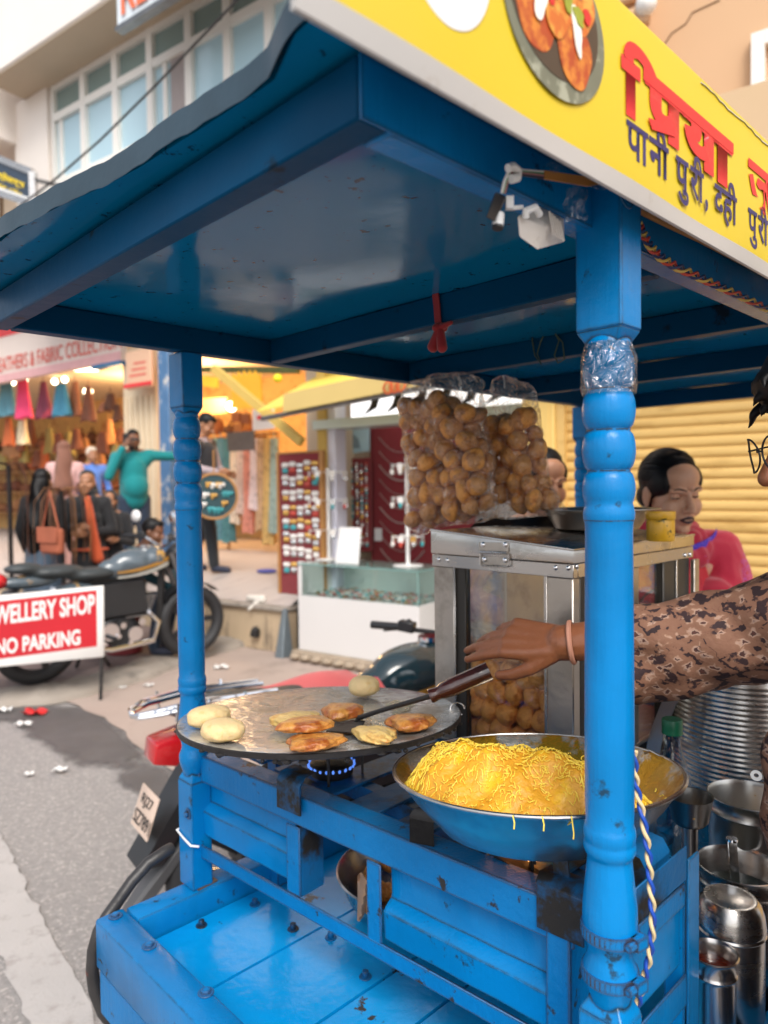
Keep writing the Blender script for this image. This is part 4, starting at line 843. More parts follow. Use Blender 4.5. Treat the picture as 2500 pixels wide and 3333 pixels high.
# ---- steel display case
CA0, CA1, CB0, CB1, CZ0 = .634, .945, 1.05, 1.522, 1.0545
case = T('display_case', 'stainless steel and glass case half filled with puris', 'display case', C(.79, 1.286, CZ0))
def kb(a0, a1, b0, b1, z0, z1, nm, m=M_steel, bev=.001): mb = MB(); mb.cb(a0, a1, b0, b1, z0, z1); return mb.part(nm, m, case, bevel=bev)
kb(CA0, CA1, CB0, CB1, CZ0, CZ0+.006, 'base', M_steelw)
zb0, zb1 = 1.397, 1.4205
kb(.893, CA1, CB0, CB0+.022, CZ0+.0065, zb0, 'stile', M_steelw, .002); kb(.868, .892, CB0+.004, CB0+.02, CZ0+.0065, zb0, 'glass_channel', mat('channel_dark', (.05, .045, .04), .4, .5), .001); kb(.889, .8925, CB0-.0015, CB0+.003, CZ0+.0065, zb0, 'glass_channel', M_steel, .0005)
kb(CA0, .686, CB0, CB0+.022, CZ0+.0065, zb0, 'stile', M_steelw, .002); kb(.684, .690, CB0-.002, CB0-.0003, CZ0+.0065, zb0, 'glass_channel', M_steel, .0005)
kb(CA0, CA0+.02, CB0+.0225, CB0+.045, CZ0+.0065, zb0, 'glass_channel', mat('channel_dark', BLUE), .001)
kb(CA0, CA0+.02, 1.235, 1.284, CZ0+.0065, zb0, 'stile', M_steelw, .002); kb(CA0, CA0+.02, 1.388, 1.51, CZ0+.0065, zb0, 'stile', mat('channel_dark', BLUE), .002); kb(CA0-.0025, CA0-.0005, 1.442, 1.447, CZ0+.0065, zb0, 'glass_channel', M_steel, .0004); kb(CA0-.01, CA0-.001, 1.512, 1.536, CZ0, zb0-.004, 'stile', M_steelw, .001)
kb(.925, CA1, CB1-.02, CB1, CZ0+.0065, zb0, 'stile', M_steelw, .002); kb(CA1-.012, CA1-.004, 1.275, CB1-.021, CZ0+.0065, zb0, 'side_panel', M_steelw, 0)
for nm, x in (('front', (.690, .868, CB0+.008, CB0+.011)), ): mb = MB(); mb.cb(*x, CZ0+.007, zb0); mb.part('glass_pane', M_caseglass, case)
mb = MB(); mb.cb(CA0+.008, CA0+.011, 1.096, 1.234, CZ0+.007, zb0); mb.part('glass_pane', M_caseglass, case)
mb = MB(); mb.cb(CA0+.008, CA0+.011, 1.285, 1.387, CZ0+.007, zb0); mb.part('glass_pane', M_caseglass, case)
mb = MB(); mb.cb(CA0+.0205, .924, CB1-.01, CB1-.007, CZ0+.007, zb0); mb.part('glass_pane', M_caseglass, case)
mb = MB(); mb.cb(CA1-.008, CA1-.005, CB0+.023, 1.274, CZ0+.007, zb0); mb.part('glass_pane', M_caseglass, case)
# band round the top, lid with a sloping rim
mb = MB(); o = .002; mb.cb(CA0-o, CA1+o, CB0-o, CB0+.012, zb0, zb1); mb.cb(CA0-o, CA0+.012, CB0+.0125, CB1+o, zb0, zb1); mb.cb(CA1-.012, CA1+o, CB0+.0125, CB1+o, zb0, zb1); mb.cb(CA0+.0125, CA1-.0125, CB1-.012, CB1+o, zb0, zb1); mb.part('top_band', M_steel, case, bevel=.0008)
zl = lambda a: 1.444+(a-CA0)*.075
mb = MB(); o = .0035; a0_, a1_ = CA0-o, CA1+o
mb.hexa([C(a0_, CB0-o, zb1+.0015), C(a0_, CB1+o, zb1+.0015), C(a1_, CB1+o, zb1+.0015), C(a1_, CB0-o, zb1+.0015)], [C(a0_, CB0-o, zl(CA0)), C(a0_, CB1+o, zl(CA0)), C(a1_, CB1+o, zl(CA1)), C(a1_, CB0-o, zl(CA1))]); lid = mb.part('lid', M_steel, case, bevel=.0015, bseg=2)
mb = MB(); mb.tube([C(a1_, CB0-o, zl(CA1)+.001), C(a0_, CB0-o, zl(CA0)+.001), C(a0_, CB1+o, zl(CA0)+.001)], .0022, 8); mb.part('rolled_edge', M_steel, lid)
def rivet(c, x, y, n, k, r=.0045):
    p = Vector(pn(c, x, y, n, k)); mb = MB(); mb.lathe([(r, 0), (r*.9, .0015), (r*.5, .003), (0, .0033)], p, 12, -n); mb.part('rivet', M_chrome, case)
fk = CB0-.003
for c, x, y in [('d7', 780, 597), ('d7', 903, 600), ('f5', 137, 385), ('f5', 186, 390)]: rivet(c, x, y, B, fk+.001)
for c, x, y in [('d7', 990, 585), ('f5', 1537, 362), ('f5', 1565, 357)]: rivet(c, x, y, A, CA0-.0025)
LQ = lambda x, y, o=.0: pn('d7', x, y, B, CB0-.0045-o)
mb = MB(); mb.prism([LQ(30, 345), LQ(320, 350), LQ(322, 440), LQ(32, 432)], -B*.0012); mb.prism([LQ(40, 480, -.002), LQ(318, 490, -.002), LQ(318, 575, -.002), LQ(42, 565, -.002)], -B*.0016); la = mb.part('latch', M_steelw, case, bevel=.0003)
mb = MB(); mb.tube([LQ(40, 445, .002), LQ(38, 560, .003), LQ(60, 580, .003), LQ(290, 590, .003), LQ(318, 570, .003), LQ(318, 460, .002)], .0014, 8); mb.tube([LQ(40, 443, .002), LQ(305, 455, .002)], .0032, 8); mb.part('wire_bail', M_steel, la)
for x, y in ((68, 370), (287, 370), (82, 515), (285, 522)): mb = MB(); p = Vector(LQ(x, y, .001)); mb.lathe([(.005, 0), (.0048, .002), (.003, .0035), (0, .004)], p, 14, -B); mb.part('rivet', M_chrome, la)
# puris lying in the case
GPC = 'puris heaped inside the steel case'
zz = CZ0+.030; row = 0; prn = random.Random(14)
while zz < 1.245:
    for db in range(4):
        for k in range(6):
            a = .704+.036*k+(.018 if (row+db) % 2 else 0)+prn.uniform(-.005, .005); b = CB0+.040+db*.042+prn.uniform(-.005, .005); z = zz+prn.uniform(-.006, .006)
            if a > .905 or (row == 4 and (k in (4, 5) or db > 1)): continue
            puri(C(a, b, z), .0245*prn.uniform(.92, 1.1), 'crisp round puri heaped behind the glass of the steel case', GPC)
    zz += .040; row += 1
# ---- on the lid: black tray, steel bowl, yellow jar
lz = lambda a: zl(a)+.0018
mb = MB(); q = [pz('f5', 275, 232, 1.468), pz('f5', 365, 160, 1.500), pz('f5', 1010, 128, 1.503), pz('f5', 1010, 215, 1.470)]
q = [C(.935, 1.20, lz(.935)+.002), C(.915, 1.255, 1.505), C(.70, 1.42, 1.505), C(.70, 1.365, lz(.70)+.010)]
q = [pn('f5', 275, 236, B, 1.21), pn('f5', 365, 158, B, 1.245), pn('f5', 1000, 128, B, 1.47), pn('f5', 1000, 250, B, 1.44)]
mb.prism(q, B*.004); mb.prism([q[1], q[2], Vector(q[2])+Vector(B)*.02+Vector((0, 0, -.004)), Vector(q[1])+Vector(B)*.02+Vector((0, 0, -.004))], (0, 0, .002)); mb.thing('black_tray', M_black, 'black tray propped up on the lid of the steel case', 'tray', bevel=.001)
bc = pd('f5', 1035, 185, 1.52); bc = Vector((bc[0], bc[1], 0)); ba = float(np.array(bc)@A); bowlz = lz(ba)+.004
mb = MB(); mb.lathe([(0, .002), (.082, .002), (.088, .004), (.108, .036), (.112, .040), (.127, .0425), (.1275, .041), (.111, .0385), (.1065, .036), (.086, .001), (0, 0)], bc+Vector((0, 0, bowlz)), 48); mb.thing('steel_bowl', M_steelw, 'wide steel bowl with a flat rim on the lid of the case', 'bowl')
jp = pz('f5', 1397, 280, 1.447); jz = lz(float(jp@A))+.004; jp = Vector((jp[0], jp[1], jz))
jar = T('yellow_jar', 'squat dirty yellow plastic jar on the lid of the case', 'jar', jp); M_jar = mat('jar_yellow', (.62, .33, .015), .4, 0, .15, 30, .2, 60, .1, (.12, .09, .01), (.60, .64), 50)
mb = MB(); mb.lathe([(0, 0), (.0235, 0), (.025, .002), (.025, .038), (.0235, .040), (0, .040)], jp, 28); mb.part('body', M_jar, jar)
mb = MB(); mb.lathe([(.0262, .0405), (.0265, .041), (.0265, .053), (.0255, .055), (0, .0555)], jp, 28); mb.part('lid', M_jar, jar)
# ---- vessels on the vendor's side
def vessel(name, a, b, z0, z1, r, label, cat='steel pot', rim=.004, m=None, fill=None, fz=.03, rib=False, group=None, rimw=.004):
    t = T(name, label, cat, C(a, b, z0), group); H_ = z1-z0; m = m or M_steel; pr = [(0, 0), (r-.006, 0), (r, .006)]
    if rib:
        k = H_*.30
        while k < H_*.78: pr += [(r, k), (r+.0016, k+.0025), (r+.0016, k+.005), (r, k+.0075)]; k += .0095
    pr += [(r, H_-.030), (r+.001, H_-.026), (r+.002, H_-.024), (r+.001, H_-.022), (r, H_-.02), (r, H_-.006), (r+rim, H_), (r+rim-.002, H_+.001), (r-.0015, H_-.006), (r-.0015, .004), (0, .004)]
    mb = MB(); mb.lathe(pr, C(a, b, z0), 56); mb.part('body', m, t)
    if fill: mb = MB(); mb.lathe([(0, H_-fz+.003), (r*.6, H_-fz+.002), (r-.0018, H_-fz)], C(a, b, z0), 40); mb.part('contents', fill, t)
    return t
DK = .776
drum = vessel('steel_drum', .51, 1.46, DK, 1.308, .128, 'tall ribbed steel drum standing behind the vendor\'s sleeve', rim=.01, rib=True, fill=M_black, fz=.10)
hp_ = [pn('f2', x, y, B, 1.28) for x, y in ((600, 20), (560, 90), (505, 230), (470, 340), (455, 430))]; mb = MB(); mb.grid(lambda u, v: Vector(hp_[int(round(u*4))])+Vector(A)*(v-.5)*-.026, 4, 1, B*.003); mb.thing('steel_strip', M_steelw, 'bent steel strip standing behind the water bottle', 'steel strip', smooth=60)
def rimspot(x, y, rp, a): p = pn('f2', x, y, A, a); return p, float(p @ B), float(p[2]), rp/2.0417*float((p-O) @ fw)/FPX
p_, b_, z_, r_ = rimspot(1095, 690, 240, .42)
t = vessel('cooking_pot', .42, b_, DK, z_, r_, 'deep open steel pot with food splashes under its rim', m=mat('splashed_steel', (.52, .50, .47), .3, 1, .2, 8, .1, 40, 0, (.35, .22, .05), (.66, .72), 30), fill=mat('dark_water', (.015, .016, .016), .05), fz=.06)
p_, b_, z_, r_ = rimspot(1035, 1150, 250, .394); WB, WZ = b_, z_
t = vessel('water_pot', .394, b_, DK, z_, r_, 'steel pot of cloudy water with a ladle standing in it', fill=mat('cloudy_water', (.10, .12, .10), .06, 0, .3, 12), fz=.04)
ld = T('ladle', 'steel ladle standing in the pot of cloudy water', 'ladle', C(.394, WB, WZ-.05)); mb = MB(); P0, P1_ = Vector(C(.40, WB+.005, WZ-.055)), Vector(pn('f2', 985, 985, B, WB-.01)); mb.bar(P0, P1_, .017, .002, up=(.3, -.9, 0)); mb.cyl(P1_-Vector((0, 0, .002)), P1_+Vector((0, 0, .002)), .0085, n=14); mb.part('handle', M_chrome, ld, bevel=.0005); mb = MB(); mb.ell(P0, (.022, .022, .012)); mb.part('bowl', M_chrome, ld)
p_, b_, z_, r_ = rimspot(975, 1545, 212, .371)
lc = T('lidded_canister', 'steel canister with a domed lid beside the sauce tin', 'canister', C(.371, b_, DK)); cp = C(.371, b_, DK); h_ = z_-DK
mb = MB(); mb.lathe([(0, 0), (r_*.95, 0), (r_*.98, .003), (r_*.98, h_-.004), (.0, h_-.004)], cp, 48); mb.part('body', M_steel, lc)
mb = MB(); mb.lathe([(r_, h_-.006), (r_*1.03, h_-.004), (r_, h_-.001), (r_*1.03, h_+.002), (r_*1.01, h_+.006), (r_*.97, h_+.020), (r_*.88, h_+.032), (r_*.76, h_+.038), (r_*.68, h_+.0375), (r_*.62, h_+.0385), (0, h_+.0395)], cp, 48); mb.part('lid', M_steel, lc)
p_, b_, z_, r_ = rimspot(862, 1735, 138, .364)
t = vessel('sauce_canister', .364, b_, DK, z_, r_, 'small steel canister of dark red sauce beside the blue leg', fill=mat('red_sauce', (.10, .012, .004), .12, 0, .4, 40, .3, 90), fz=.018, m=mat('sauce_steel', (.55, .52, .5), .25, 1, .1, 8, 0, 1, 0, (.25, .03, .005), (.66, .70), 22))
mb = MB(); mb.cb(.53, .62, 1.0, 1.20, .935, .945); mb.cb(.53, .62, 1.0, 1.01, .776, .934); mb.thing('bottle_shelf', M_blued, 'dark wooden shelf in the shadow below the water bottle', 'shelf')
btp = pn('f2', 588, 220, A, .49); bt = T('water_bottle', 'clear plastic water bottle with a green cap in the shadow', 'bottle', (btp[0], btp[1], DK)); hB = float(btp[2])-DK; kb_ = hB/.25; bp_ = Vector((btp[0], btp[1], DK)); M_pet = film('bottle_plastic', (.72, .76, .76), .06, .05, .2, 30, .7)
mb = MB(); mb.lathe([(r, h*kb_) for r, h in [(0, .002), (.030, 0), (.034, .004), (.034, .06), (.0325, .063), (.034, .066), (.034, .10), (.0325, .103), (.034, .106), (.034, .16), (.032, .175), (.0325, .178), (.030, .182), (.0305, .186), (.020, .215), (.0135, .228), (.0135, .240)]], bp_, 36); mb.part('body', M_pet, bt)
mb = MB(); mb.lathe([(.0158, hB-.014), (.0160, hB-.012), (.0154, hB-.009), (.0157, hB-.007), (.0157, hB+.007), (.0145, hB+.009), (0, hB+.0095)], bp_, 30); mb.part('cap', mat('green_cap', (.004, .12, .055), .4), bt)
p_, b_, z_, r_ = rimspot(705, 690, 150, .427); kp = Vector(C(.427, b_, z_))
kt = T('side_pan', 'small dark pan with food scraps behind the heaped pan', 'pan', C(.427, b_, DK)); mb = MB(); mb.lathe([(0, -.041), (r_*.62, -.041), (r_*.78, -.035), (r_*.97, -.001), (r_, 0), (r_*.94, -.001), (r_*.76, -.033), (0, -.035)], kp, 40); mb.part('body', M_steeld, kt)
mb = MB(); mb.cyl(C(.427, b_, DK), kp-Vector((0, 0, .042)), .011, n=24); mb.part('stand', M_steeld, kt)
mb = MB()
for k in range(14): t = RN.uniform(0, 6.28); r = RN.uniform(.0, .034); mb.ell(kp+Vector((r*math.cos(t), r*math.sin(t), -.028+r*.25)), (RN.uniform(.002, .005), RN.uniform(.002, .005), .0015), n=8, m=5)
mb.part('food_scraps', mat('scraps', (.5, .25, .05), .6), kt)
mb = MB(); q = Vector(C(.80, 1.80, DK)); mb.cap(q+Vector((0, 0, .14)), q+Vector((0, 0, .20)), .14, .11); mb.cap(q+Vector((0, 0, .20)), q+Vector((.02, 0, .32)), .08, .04); mb.cap(q+Vector((-.1, -.08, .12)), q+Vector((-.06, -.06, .20)), .12, .09); mb = remesh(mb, .012, 3, disp=lambda c: Vector((c.x, c.y, max(c.z, DK+.002)))+Vector((math.sin(c.z*40+c.x*30), math.cos(c.z*36+c.y*30), 0))*.006); mb.thing('dark_blocker', mat('dark_blocker', (.010, .010, .012), .5, 0, .2, 10), 'black sack-shaped blocker added behind the case and pots', 'blocker', smooth=80)  # added dark shape, blocks the bright ground behind the case and pots
# bowl of puris below the stove top
sbz = Vector(pn('c7', 1265, 1020, B, .93)); bH = sbz.z-.777; ub = T('under_bowl', 'steel bowl of puris standing below the stove top', 'bowl', (sbz.x, sbz.y, .776))
mb = MB(); R_ = .138; mb.lathe([(0, 0), (.075, 0), (.09, .008), (.118, bH*.45), (R_-.008, bH-.010), (R_, bH), (R_-.003, bH+.002), (R_-.011, bH-.008), (.114, bH*.45), (.085, .012), (0, .006)], (sbz.x, sbz.y, .777), 56); mb.part('body', M_steel, ub)
for k in range(16): t = RN.uniform(0, 6.28); r = .085*math.sqrt(RN.random()); puri((sbz.x+r*math.cos(t), sbz.y+r*math.sin(t), .805+RN.uniform(0, max(.03, bH-.05))), .021, 'brown puri lying in the steel bowl under the stove', 'puris in the bowl under the stove')
mb = MB(); mb.grid(lambda u, v: Vector(pn('c7', 1000+60*u, 1060+200*v, B, .75))+Vector((0, .012*math.sin(u*6+v*4), 0)), 6, 10, B*.002); mb.thing('paper_cone', mat('brown_paper', (.42, .25, .15), .8, 0, .1, 20), 'fold of brown paper sticking out of the bowl below the stove', 'paper', smooth=60)
# crumb on the stove rail
mb = MB(); q = Vector(FC(sa(.675), .02, 1.072)); mb.ell(q, (.008, .006, .006)); mb.ell(q+Vector((.006, 0, .002)), .005); mb.thing('crumb', M_fry, 'orange crumb of fried patty on the blue stove rail', 'crumb')
# ---- wiring and odds and ends
def pth(c, pts, n, k): return [pn(c, x, y, n, k) for x, y in pts]
tw = [(335, 400), (340, 540), (355, 660), (385, 790), (412, 950), (432, 1080), (440, 1220), (452, 1360), (460, 1500), (452, 1640), (440, 1760), (410, 1880), (385, 2000), (350, 2110), (370, 2220)]
base_ = [Vector(p) for p in pth('f2', tw, B, .688)]; fine = []
for i in range(len(base_)-1):
    for k in range(10): fine.append(base_[i].lerp(base_[i+1], k/10))
twc = T('twisted_cord', 'twisted cream and blue electric cord hanging beside the near post', 'cord', base_[-1])
for ph, m, nm in ((0, mat('cord_cream', (.72, .55, .30), .5), 'cream_strand'), (math.pi, mat('cord_blue', (.01, .07, .42), .4), 'blue_strand')):
    mb = MB(); mb.tube([p+Vector((math.cos(ph+i*.42), math.sin(ph+i*.42), 0))*.0021 for i, p in enumerate(fine)], .0021, 8); mb.part(nm, m, twc)
# braided cable along the roof beam
bd = pth('d2', [(945, 385), (965, 430), (1005, 500), (1060, 560), (1140, 610), (1250, 660), (1350, 705), (1450, 750), (1560, 800), (1659, 850)], A, .352); fine = []
for i in range(len(bd)-1):
    for k in range(8): fine.append(Vector(bd[i]).lerp(Vector(bd[i+1]), k/8))
bc_ = T('braided_cable', 'braided bundle of yellow, blue and red wires under the eave beam', 'cable', fine[0])
for i_, (cl, nm) in enumerate((((.62, .42, .10), 'yellow_wire'), ((.01, .03, .12), 'blue_wire'), ((.50, .05, .03), 'red_wire'))):
    mb = MB(); mb.tube([p+(Vector(A)*-.003*(1+math.cos(i*.7+i_*2.1))+Vector((0, 0, .004*math.sin(i*.7+i_*2.1)))) for i, p in enumerate(fine)], .0016, 6); mb.part(nm, mat(nm, cl, .5), bc_)
# connector box and switch taped to the beam
ak = .345
cbx = T('connector_box', 'grimy white plastic connector box taped under the roof beam', 'connector box', pn('d2', 430, 440, A, ak))
f = lambda x, y, o=0: Vector(pn('d2', x, y, A, ak+o))
M_gw = mat('grimy_white', (.62, .57, .52), .5, 0, .12, 30, 0, 1, 0, (.35, .28, .22), (.58, .7), 60)
mb = MB(); lo = [f(305, 335), f(460, 400), f(560, 345, .024), f(425, 270, .024)]; mb.hexa([f(315, 450), f(415, 522), f(560, 480, .02), f(455, 415, .03)], lo); mb.part('case', M_gw, cbx, bevel=.0015, bseg=2)
for k in range(5): mb = MB(); mb.bar(f(478+14*k, 310+14*k, -.001), f(500+14*k, 440+8*k, -.001), .0012, .0012); mb.part('rib', M_gw, cbx)
mb = MB(); mb.tube([f(350, 345, -.004), f(352, 310, -.006), f(400, 290, -.006), f(425, 330, -.004)], .003, 8); mb.part('clip', M_white, cbx)
swt_ = T('hanging_plug', 'black plug with a white pin hanging on wires from the beam', 'plug', f(190, 340)); mb = MB(); mb.hexa([f(135, 345, -.004), f(180, 370, -.004), f(190, 365, .012), f(145, 340, .012)], [f(185, 210, -.004), f(243, 240, -.004), f(250, 235, .012), f(190, 205, .012)]); mb.part('plug_body', M_black, swt_, bevel=.001)
mb = MB(); mb.cyl(f(205, 325), f(200, 390), .0045, n=10); mb.part('pin', M_white, swt_); mb = MB(); mb.cyl(f(200, 391), f(198, 405), .0045, n=10); mb.part('pin_tip', M_black, swt_); mb = MB(); mb.bar(f(262, 235), f(262, 300), .006, .006); mb.bar(f(262, 295), f(330, 290), .003, .003); mb.part('side_pin', M_white, swt_)
for i_, cl in enumerate(((.75, .75, .72), (.02, .22, .08), (.5, .2, .22), (.03, .03, .05))):
    mb = MB(); o = i_*.0016; mb.tube([f(220+6*i_, 215), f(235+7*i_, 150, -.004), f(262+4*i_, 90+6*i_, -.006), f(300, 88+7*i_, -.006), f(380, 95+9*i_, -.006), f(455, 100+11*i_, -.006)], .0013, 6); mb.part('wire', mat('wire%d' % i_, cl, .5), swt_)
mb = MB(); mb.tube([f(255, 80, -.008), f(280, 70, -.009), f(312, 95, -.009), f(305, 130, -.009), f(270, 138, -.008)], .0035, 8); mb.part('grommet', M_white, swt_)
tp = T('taped_cable', 'brown taped cable run over the top of the near post', 'cable', f(700, 140)); mb = MB(); mb.grid(lambda u, v: Vector(f(455, 90+45*v, -.008)).lerp(Vector(f(690, 125+50*v, -.010)), min(1, u*2)).lerp(Vector(pn('d2', 930, 95+40*v, A, .318)), max(0, u*2-1)), 14, 3, A*.002); mb.part('brown_tape', mat('brown_tape', (.50, .22, .05), .35, 0, .2, 20, .3, 30), tp, 60)
mb = MB()
for (x, y, w, h) in ((470, 40, 90, 60), (690, 110, 200, 80), (560, 180, 120, 180)): mb.grid(lambda u, v: f(x+w*u+12*math.sin(v*9), y+h*v+10*math.sin(u*8+x), -.012-.005*math.sin(u*6+v*8)), 8, 8)
mb.part('clear_tape', M_tape, tp, 60)
mb = MB(); mb.lathe([(.0262, 1.640), (.0272, 1.648), (.0266, 1.662), (.0268, 1.675), (.0225, 1.690)], C(.355, .655, 0), 40)
for v in mb.bm.verts: v.co += Vector((math.sin(v.co.z*700+v.co.x*300), math.cos(v.co.z*600+v.co.y*400), 0))*.0007
mb.thing('tape_wrap', M_tape, 'clear tape wound round the top bead of the near post', 'tape', smooth=60)
rb = pth('d3', [(1000, 70), (992, 130), (1000, 200), (1005, 270), (1012, 300)], B, .822); mb = MB(); mb.grid(lambda u, v: Vector(rb[int(round(u*4))])+Vector(A)*(.006-.012*v), 4, 2, B*-.002); k = Vector(rb[-1]); mb.ell(k, (.012, .006, .008)); mb.cap(k, k+Vector(A)*.014+Vector((0, 0, -.026)), .006, .009); mb.cap(k, k-Vector(A)*.022+Vector((0, 0, .004)), .006, .003); mb.cap(k, k+Vector(A)*-.004+Vector((0, 0, -.03)), .006, .008)
mb.thing('red_ribbon', mat('red_cloth', (.28, .008, .012), .8, 0, .2, 30, sheen=.3), 'red cloth ribbon knotted round the first cross beam', 'ribbon', smooth=60)
wl = [pn('d2', x, y, B, 1.208) for x, y in ((440, 935), (400, 960), (385, 1010), (400, 1090), (435, 1140), (412, 1080), (430, 1020), (450, 975), (500, 955), (530, 1010), (505, 1090), (525, 1130), (560, 1110), (550, 1020), (500, 960))]; mb = MB(); mb.tube(wl, .0014, 6); mb.thing('loose_wire', mat('olive_wire', (.08, .10, .05), .5), 'loop of loose thin wire hanging from the second cross beam', 'wire')
# string round post and stile, gas hose
mb = MB(); sp_ = [Vector(C(1.19, .655, .912))+Vector(A)*x+Vector(B)*y+Vector((0, 0, z)) for x, y, z in ((.027, .0, .012), (.027, -.023, .008), (0, -.024, .002), (-.026, -.024, -.003), (-.034, -.012, -.006))]; mb.tube(sp_, .0022, 6); mb.thing('white_string', M_white, 'white string tied round the far blue post and cabinet stile', 'string')
hz = [(800, 1375), (720, 1430), (640, 1520), (570, 1620), (520, 1690), (480, 1760), (455, 1850), (448, 1950), (460, 2050), (500, 2150), (550, 2212), (640, 2300)]
hp2 = [pn('c6', x, y, A, 1.235+.01*math.sin(i)) for i, (x, y) in enumerate(hz)]; hp2 = [pn('c6', 830, 1360, A, 1.24)]+hp2
mb = MB(); mb.tube(hp2, .011, 12); mb.thing('gas_hose', mat('hose_rubber', (.03, .028, .028), .42, 0, .4, 30, .3, 60, 0, (.22, .05, .03), (.64, .70), 12), 'black rubber gas hose looping down beside the cart corner', 'hose')
def su(p): return float(np.array(p) @ U)
# ================================================================== jewellery stall behind the cart
M_wht = mat('stall_white', (.66, .64, .625), .45, 0, .04, 2)
M_velv = mat('maroon_velvet', (.20, .012, .018), .9, 0, .15, 20, sheen=.4)
SVW = 4.90
sc0 = T('glass_showcase', 'white counter with a glass top showcase full of small jewellery', 'showcase', ST(3.75, 5.15, 0))
s0, s1, v0, v1 = 3.07, 4.36, 4.85, 5.40
mb = MB(); sbx(mb, s0-.06, s1+.06, v0-.06, v1, .0, .10); mb.part('plinth', mat('moulded_plinth', (.33, .26, .19), .85, 0, .25, 14, .8, 30), sc0, bevel=.03, bseg=2)
mb = MB()
for k in range(11): mb.ell(ST(s0+.03+.125*k, v0-.065, .05), (.05, .05, .03), n=10, m=6)
mb.part('moulding', mat('moulded_plinth', BLUE), sc0)
mb = MB(); sbx(mb, s0, s1, v0, v1, .101, .60); sbx(mb, s1-.05, s1, v0, v1-.03, .601, .885); mb.part('body', M_wht, sc0, bevel=.003)
mb = MB(); sbx(mb, s0, s1-.051, v0, v0+.006, .601, .88); mb.part('glass_front', M_glass, sc0)
mb = MB(); sbx(mb, s0, s0+.006, v0+.007, v1-.02, .601, .88); mb.part('glass_side', M_glass, sc0)
M_gedge = mat('green_glass_edge', (.18, .34, .32), .15, 0, .1, 3)
mb = MB(); sbx(mb, s0-.01, s1, v0-.01, v1, .882, .890); mb.part('glass_top', M_glass, sc0)
mb = MB(); sbx(mb, s0-.012, s1, v0-.014, v0-.011, .880, .891); sbx(mb, s0-.015, s0-.011, v0-.010, v1, .880, .891); mb.bar(ST(s0, v0-.002, .602), ST(s0, v0-.002, .88), .008, .008); mb.part('glass_edge', M_gedge, sc0)
mb = MB(); sbx(mb, s0+.01, s1-.06, v1-.02, v1, .601, .88); mb.part('back_panel', mat('pale_green_panel', (.52, .60, .56), .3, 0, .08, 2), sc0)
jm = [mat('trinket_red', (.50, .06, .04), .3), mat('trinket_gold', (.62, .36, .10), .25, .6), mat('trinket_silver', (.6, .6, .6), .25, .8), mat('trinket_teal', (.05, .32, .35), .3), mat('trinket_white', (.75, .72, .68), .4)]
mb = MB(); rn = random.Random(31)
for k in range(420): mb.mi = rn.randrange(5); r = rn.uniform(.008, .02); mb.ell(ST(rn.uniform(s0+.03, s1-.08), rn.uniform(v0+.03, v1-.05), .605+r*.5), (r, r, r*.6), n=7, m=5)
mb.part('trinkets', jm, sc0)['kind'] = 'stuff'
# stall walls, pillar, ceiling and boards
stl = T('jewellery_stall', 'open white jewellery stall with a cream side wall', 'stall', ST(3.3, 6.1, 0))
mb = MB(); sbx(mb, 2.101, 4.75, 6.35, 6.5, 0, 2.9); mb.part('back_wall', M_wht, stl)
mb = MB(); sbx(mb, 4.45, 4.75, 5.45, 6.349, .0, 2.9); mb.part('side_wall', mat('cream_wall', (.62, .50, .36), .8, 0, .06, 2), stl)
mb = MB(); sbx(mb, 2.101, 4.449, 5.0, 6.349, .0, .09); mb.part('floor', M_kerb, stl)
mb = MB(); sbx(mb, 2.101, 4.75, 5.0, 6.5, 2.901, 3.0); mb.part('ceiling', M_wht, stl)
# upper white fascia with black wave motif
fs_, fz_ = sv('c4', 690, 430, 5.35); fs2, fz2 = sv('c4', 690, 310, 5.35)
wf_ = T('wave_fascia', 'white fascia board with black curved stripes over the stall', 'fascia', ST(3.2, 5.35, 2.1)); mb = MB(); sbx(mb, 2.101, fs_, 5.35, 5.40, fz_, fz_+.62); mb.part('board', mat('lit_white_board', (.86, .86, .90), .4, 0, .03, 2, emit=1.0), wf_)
for k in range(6):
    mb = MB(); s_ = fs_-.24-.25*k; pts = [ST(s_+.10, 5.345, fz_+.02), ST(s_+.02, 5.345, fz_+.10), ST(s_-.05, 5.345, fz_+.28), ST(s_-.05, 5.345, fz_+.45), ST(s_-.12, 5.345, fz_+.45), ST(s_-.12, 5.345, fz_+.25), ST(s_-.06, 5.345, fz_+.08)]; mb.prism(pts, V*.004); mb.part('stripe', M_black, wf_)
mb = MB(); sbx(mb, 2.101, fs_+.35, 5.20, 5.48, fz_-.09, fz_-.005); mb.part('glass_shelf', mat('shelf_green_white', (.60, .70, .67), .25, 0, .04, 2), wf_)
# white pillar
pl_s, _ = sv('c4', 505, 1000, 5.3); pl_e, _ = sv('c4', 600, 1000, 5.3)
mb = MB(); sbx(mb, pl_e, pl_s, 5.28, 5.45, 0.1, 2.6); mb.thing('white_pillar', mat('pillar_lilac', (.70, .70, .80), .5, 0, .03, 2), 'plain white square pillar at the left of the jewellery stall', 'pillar', bevel=.006)
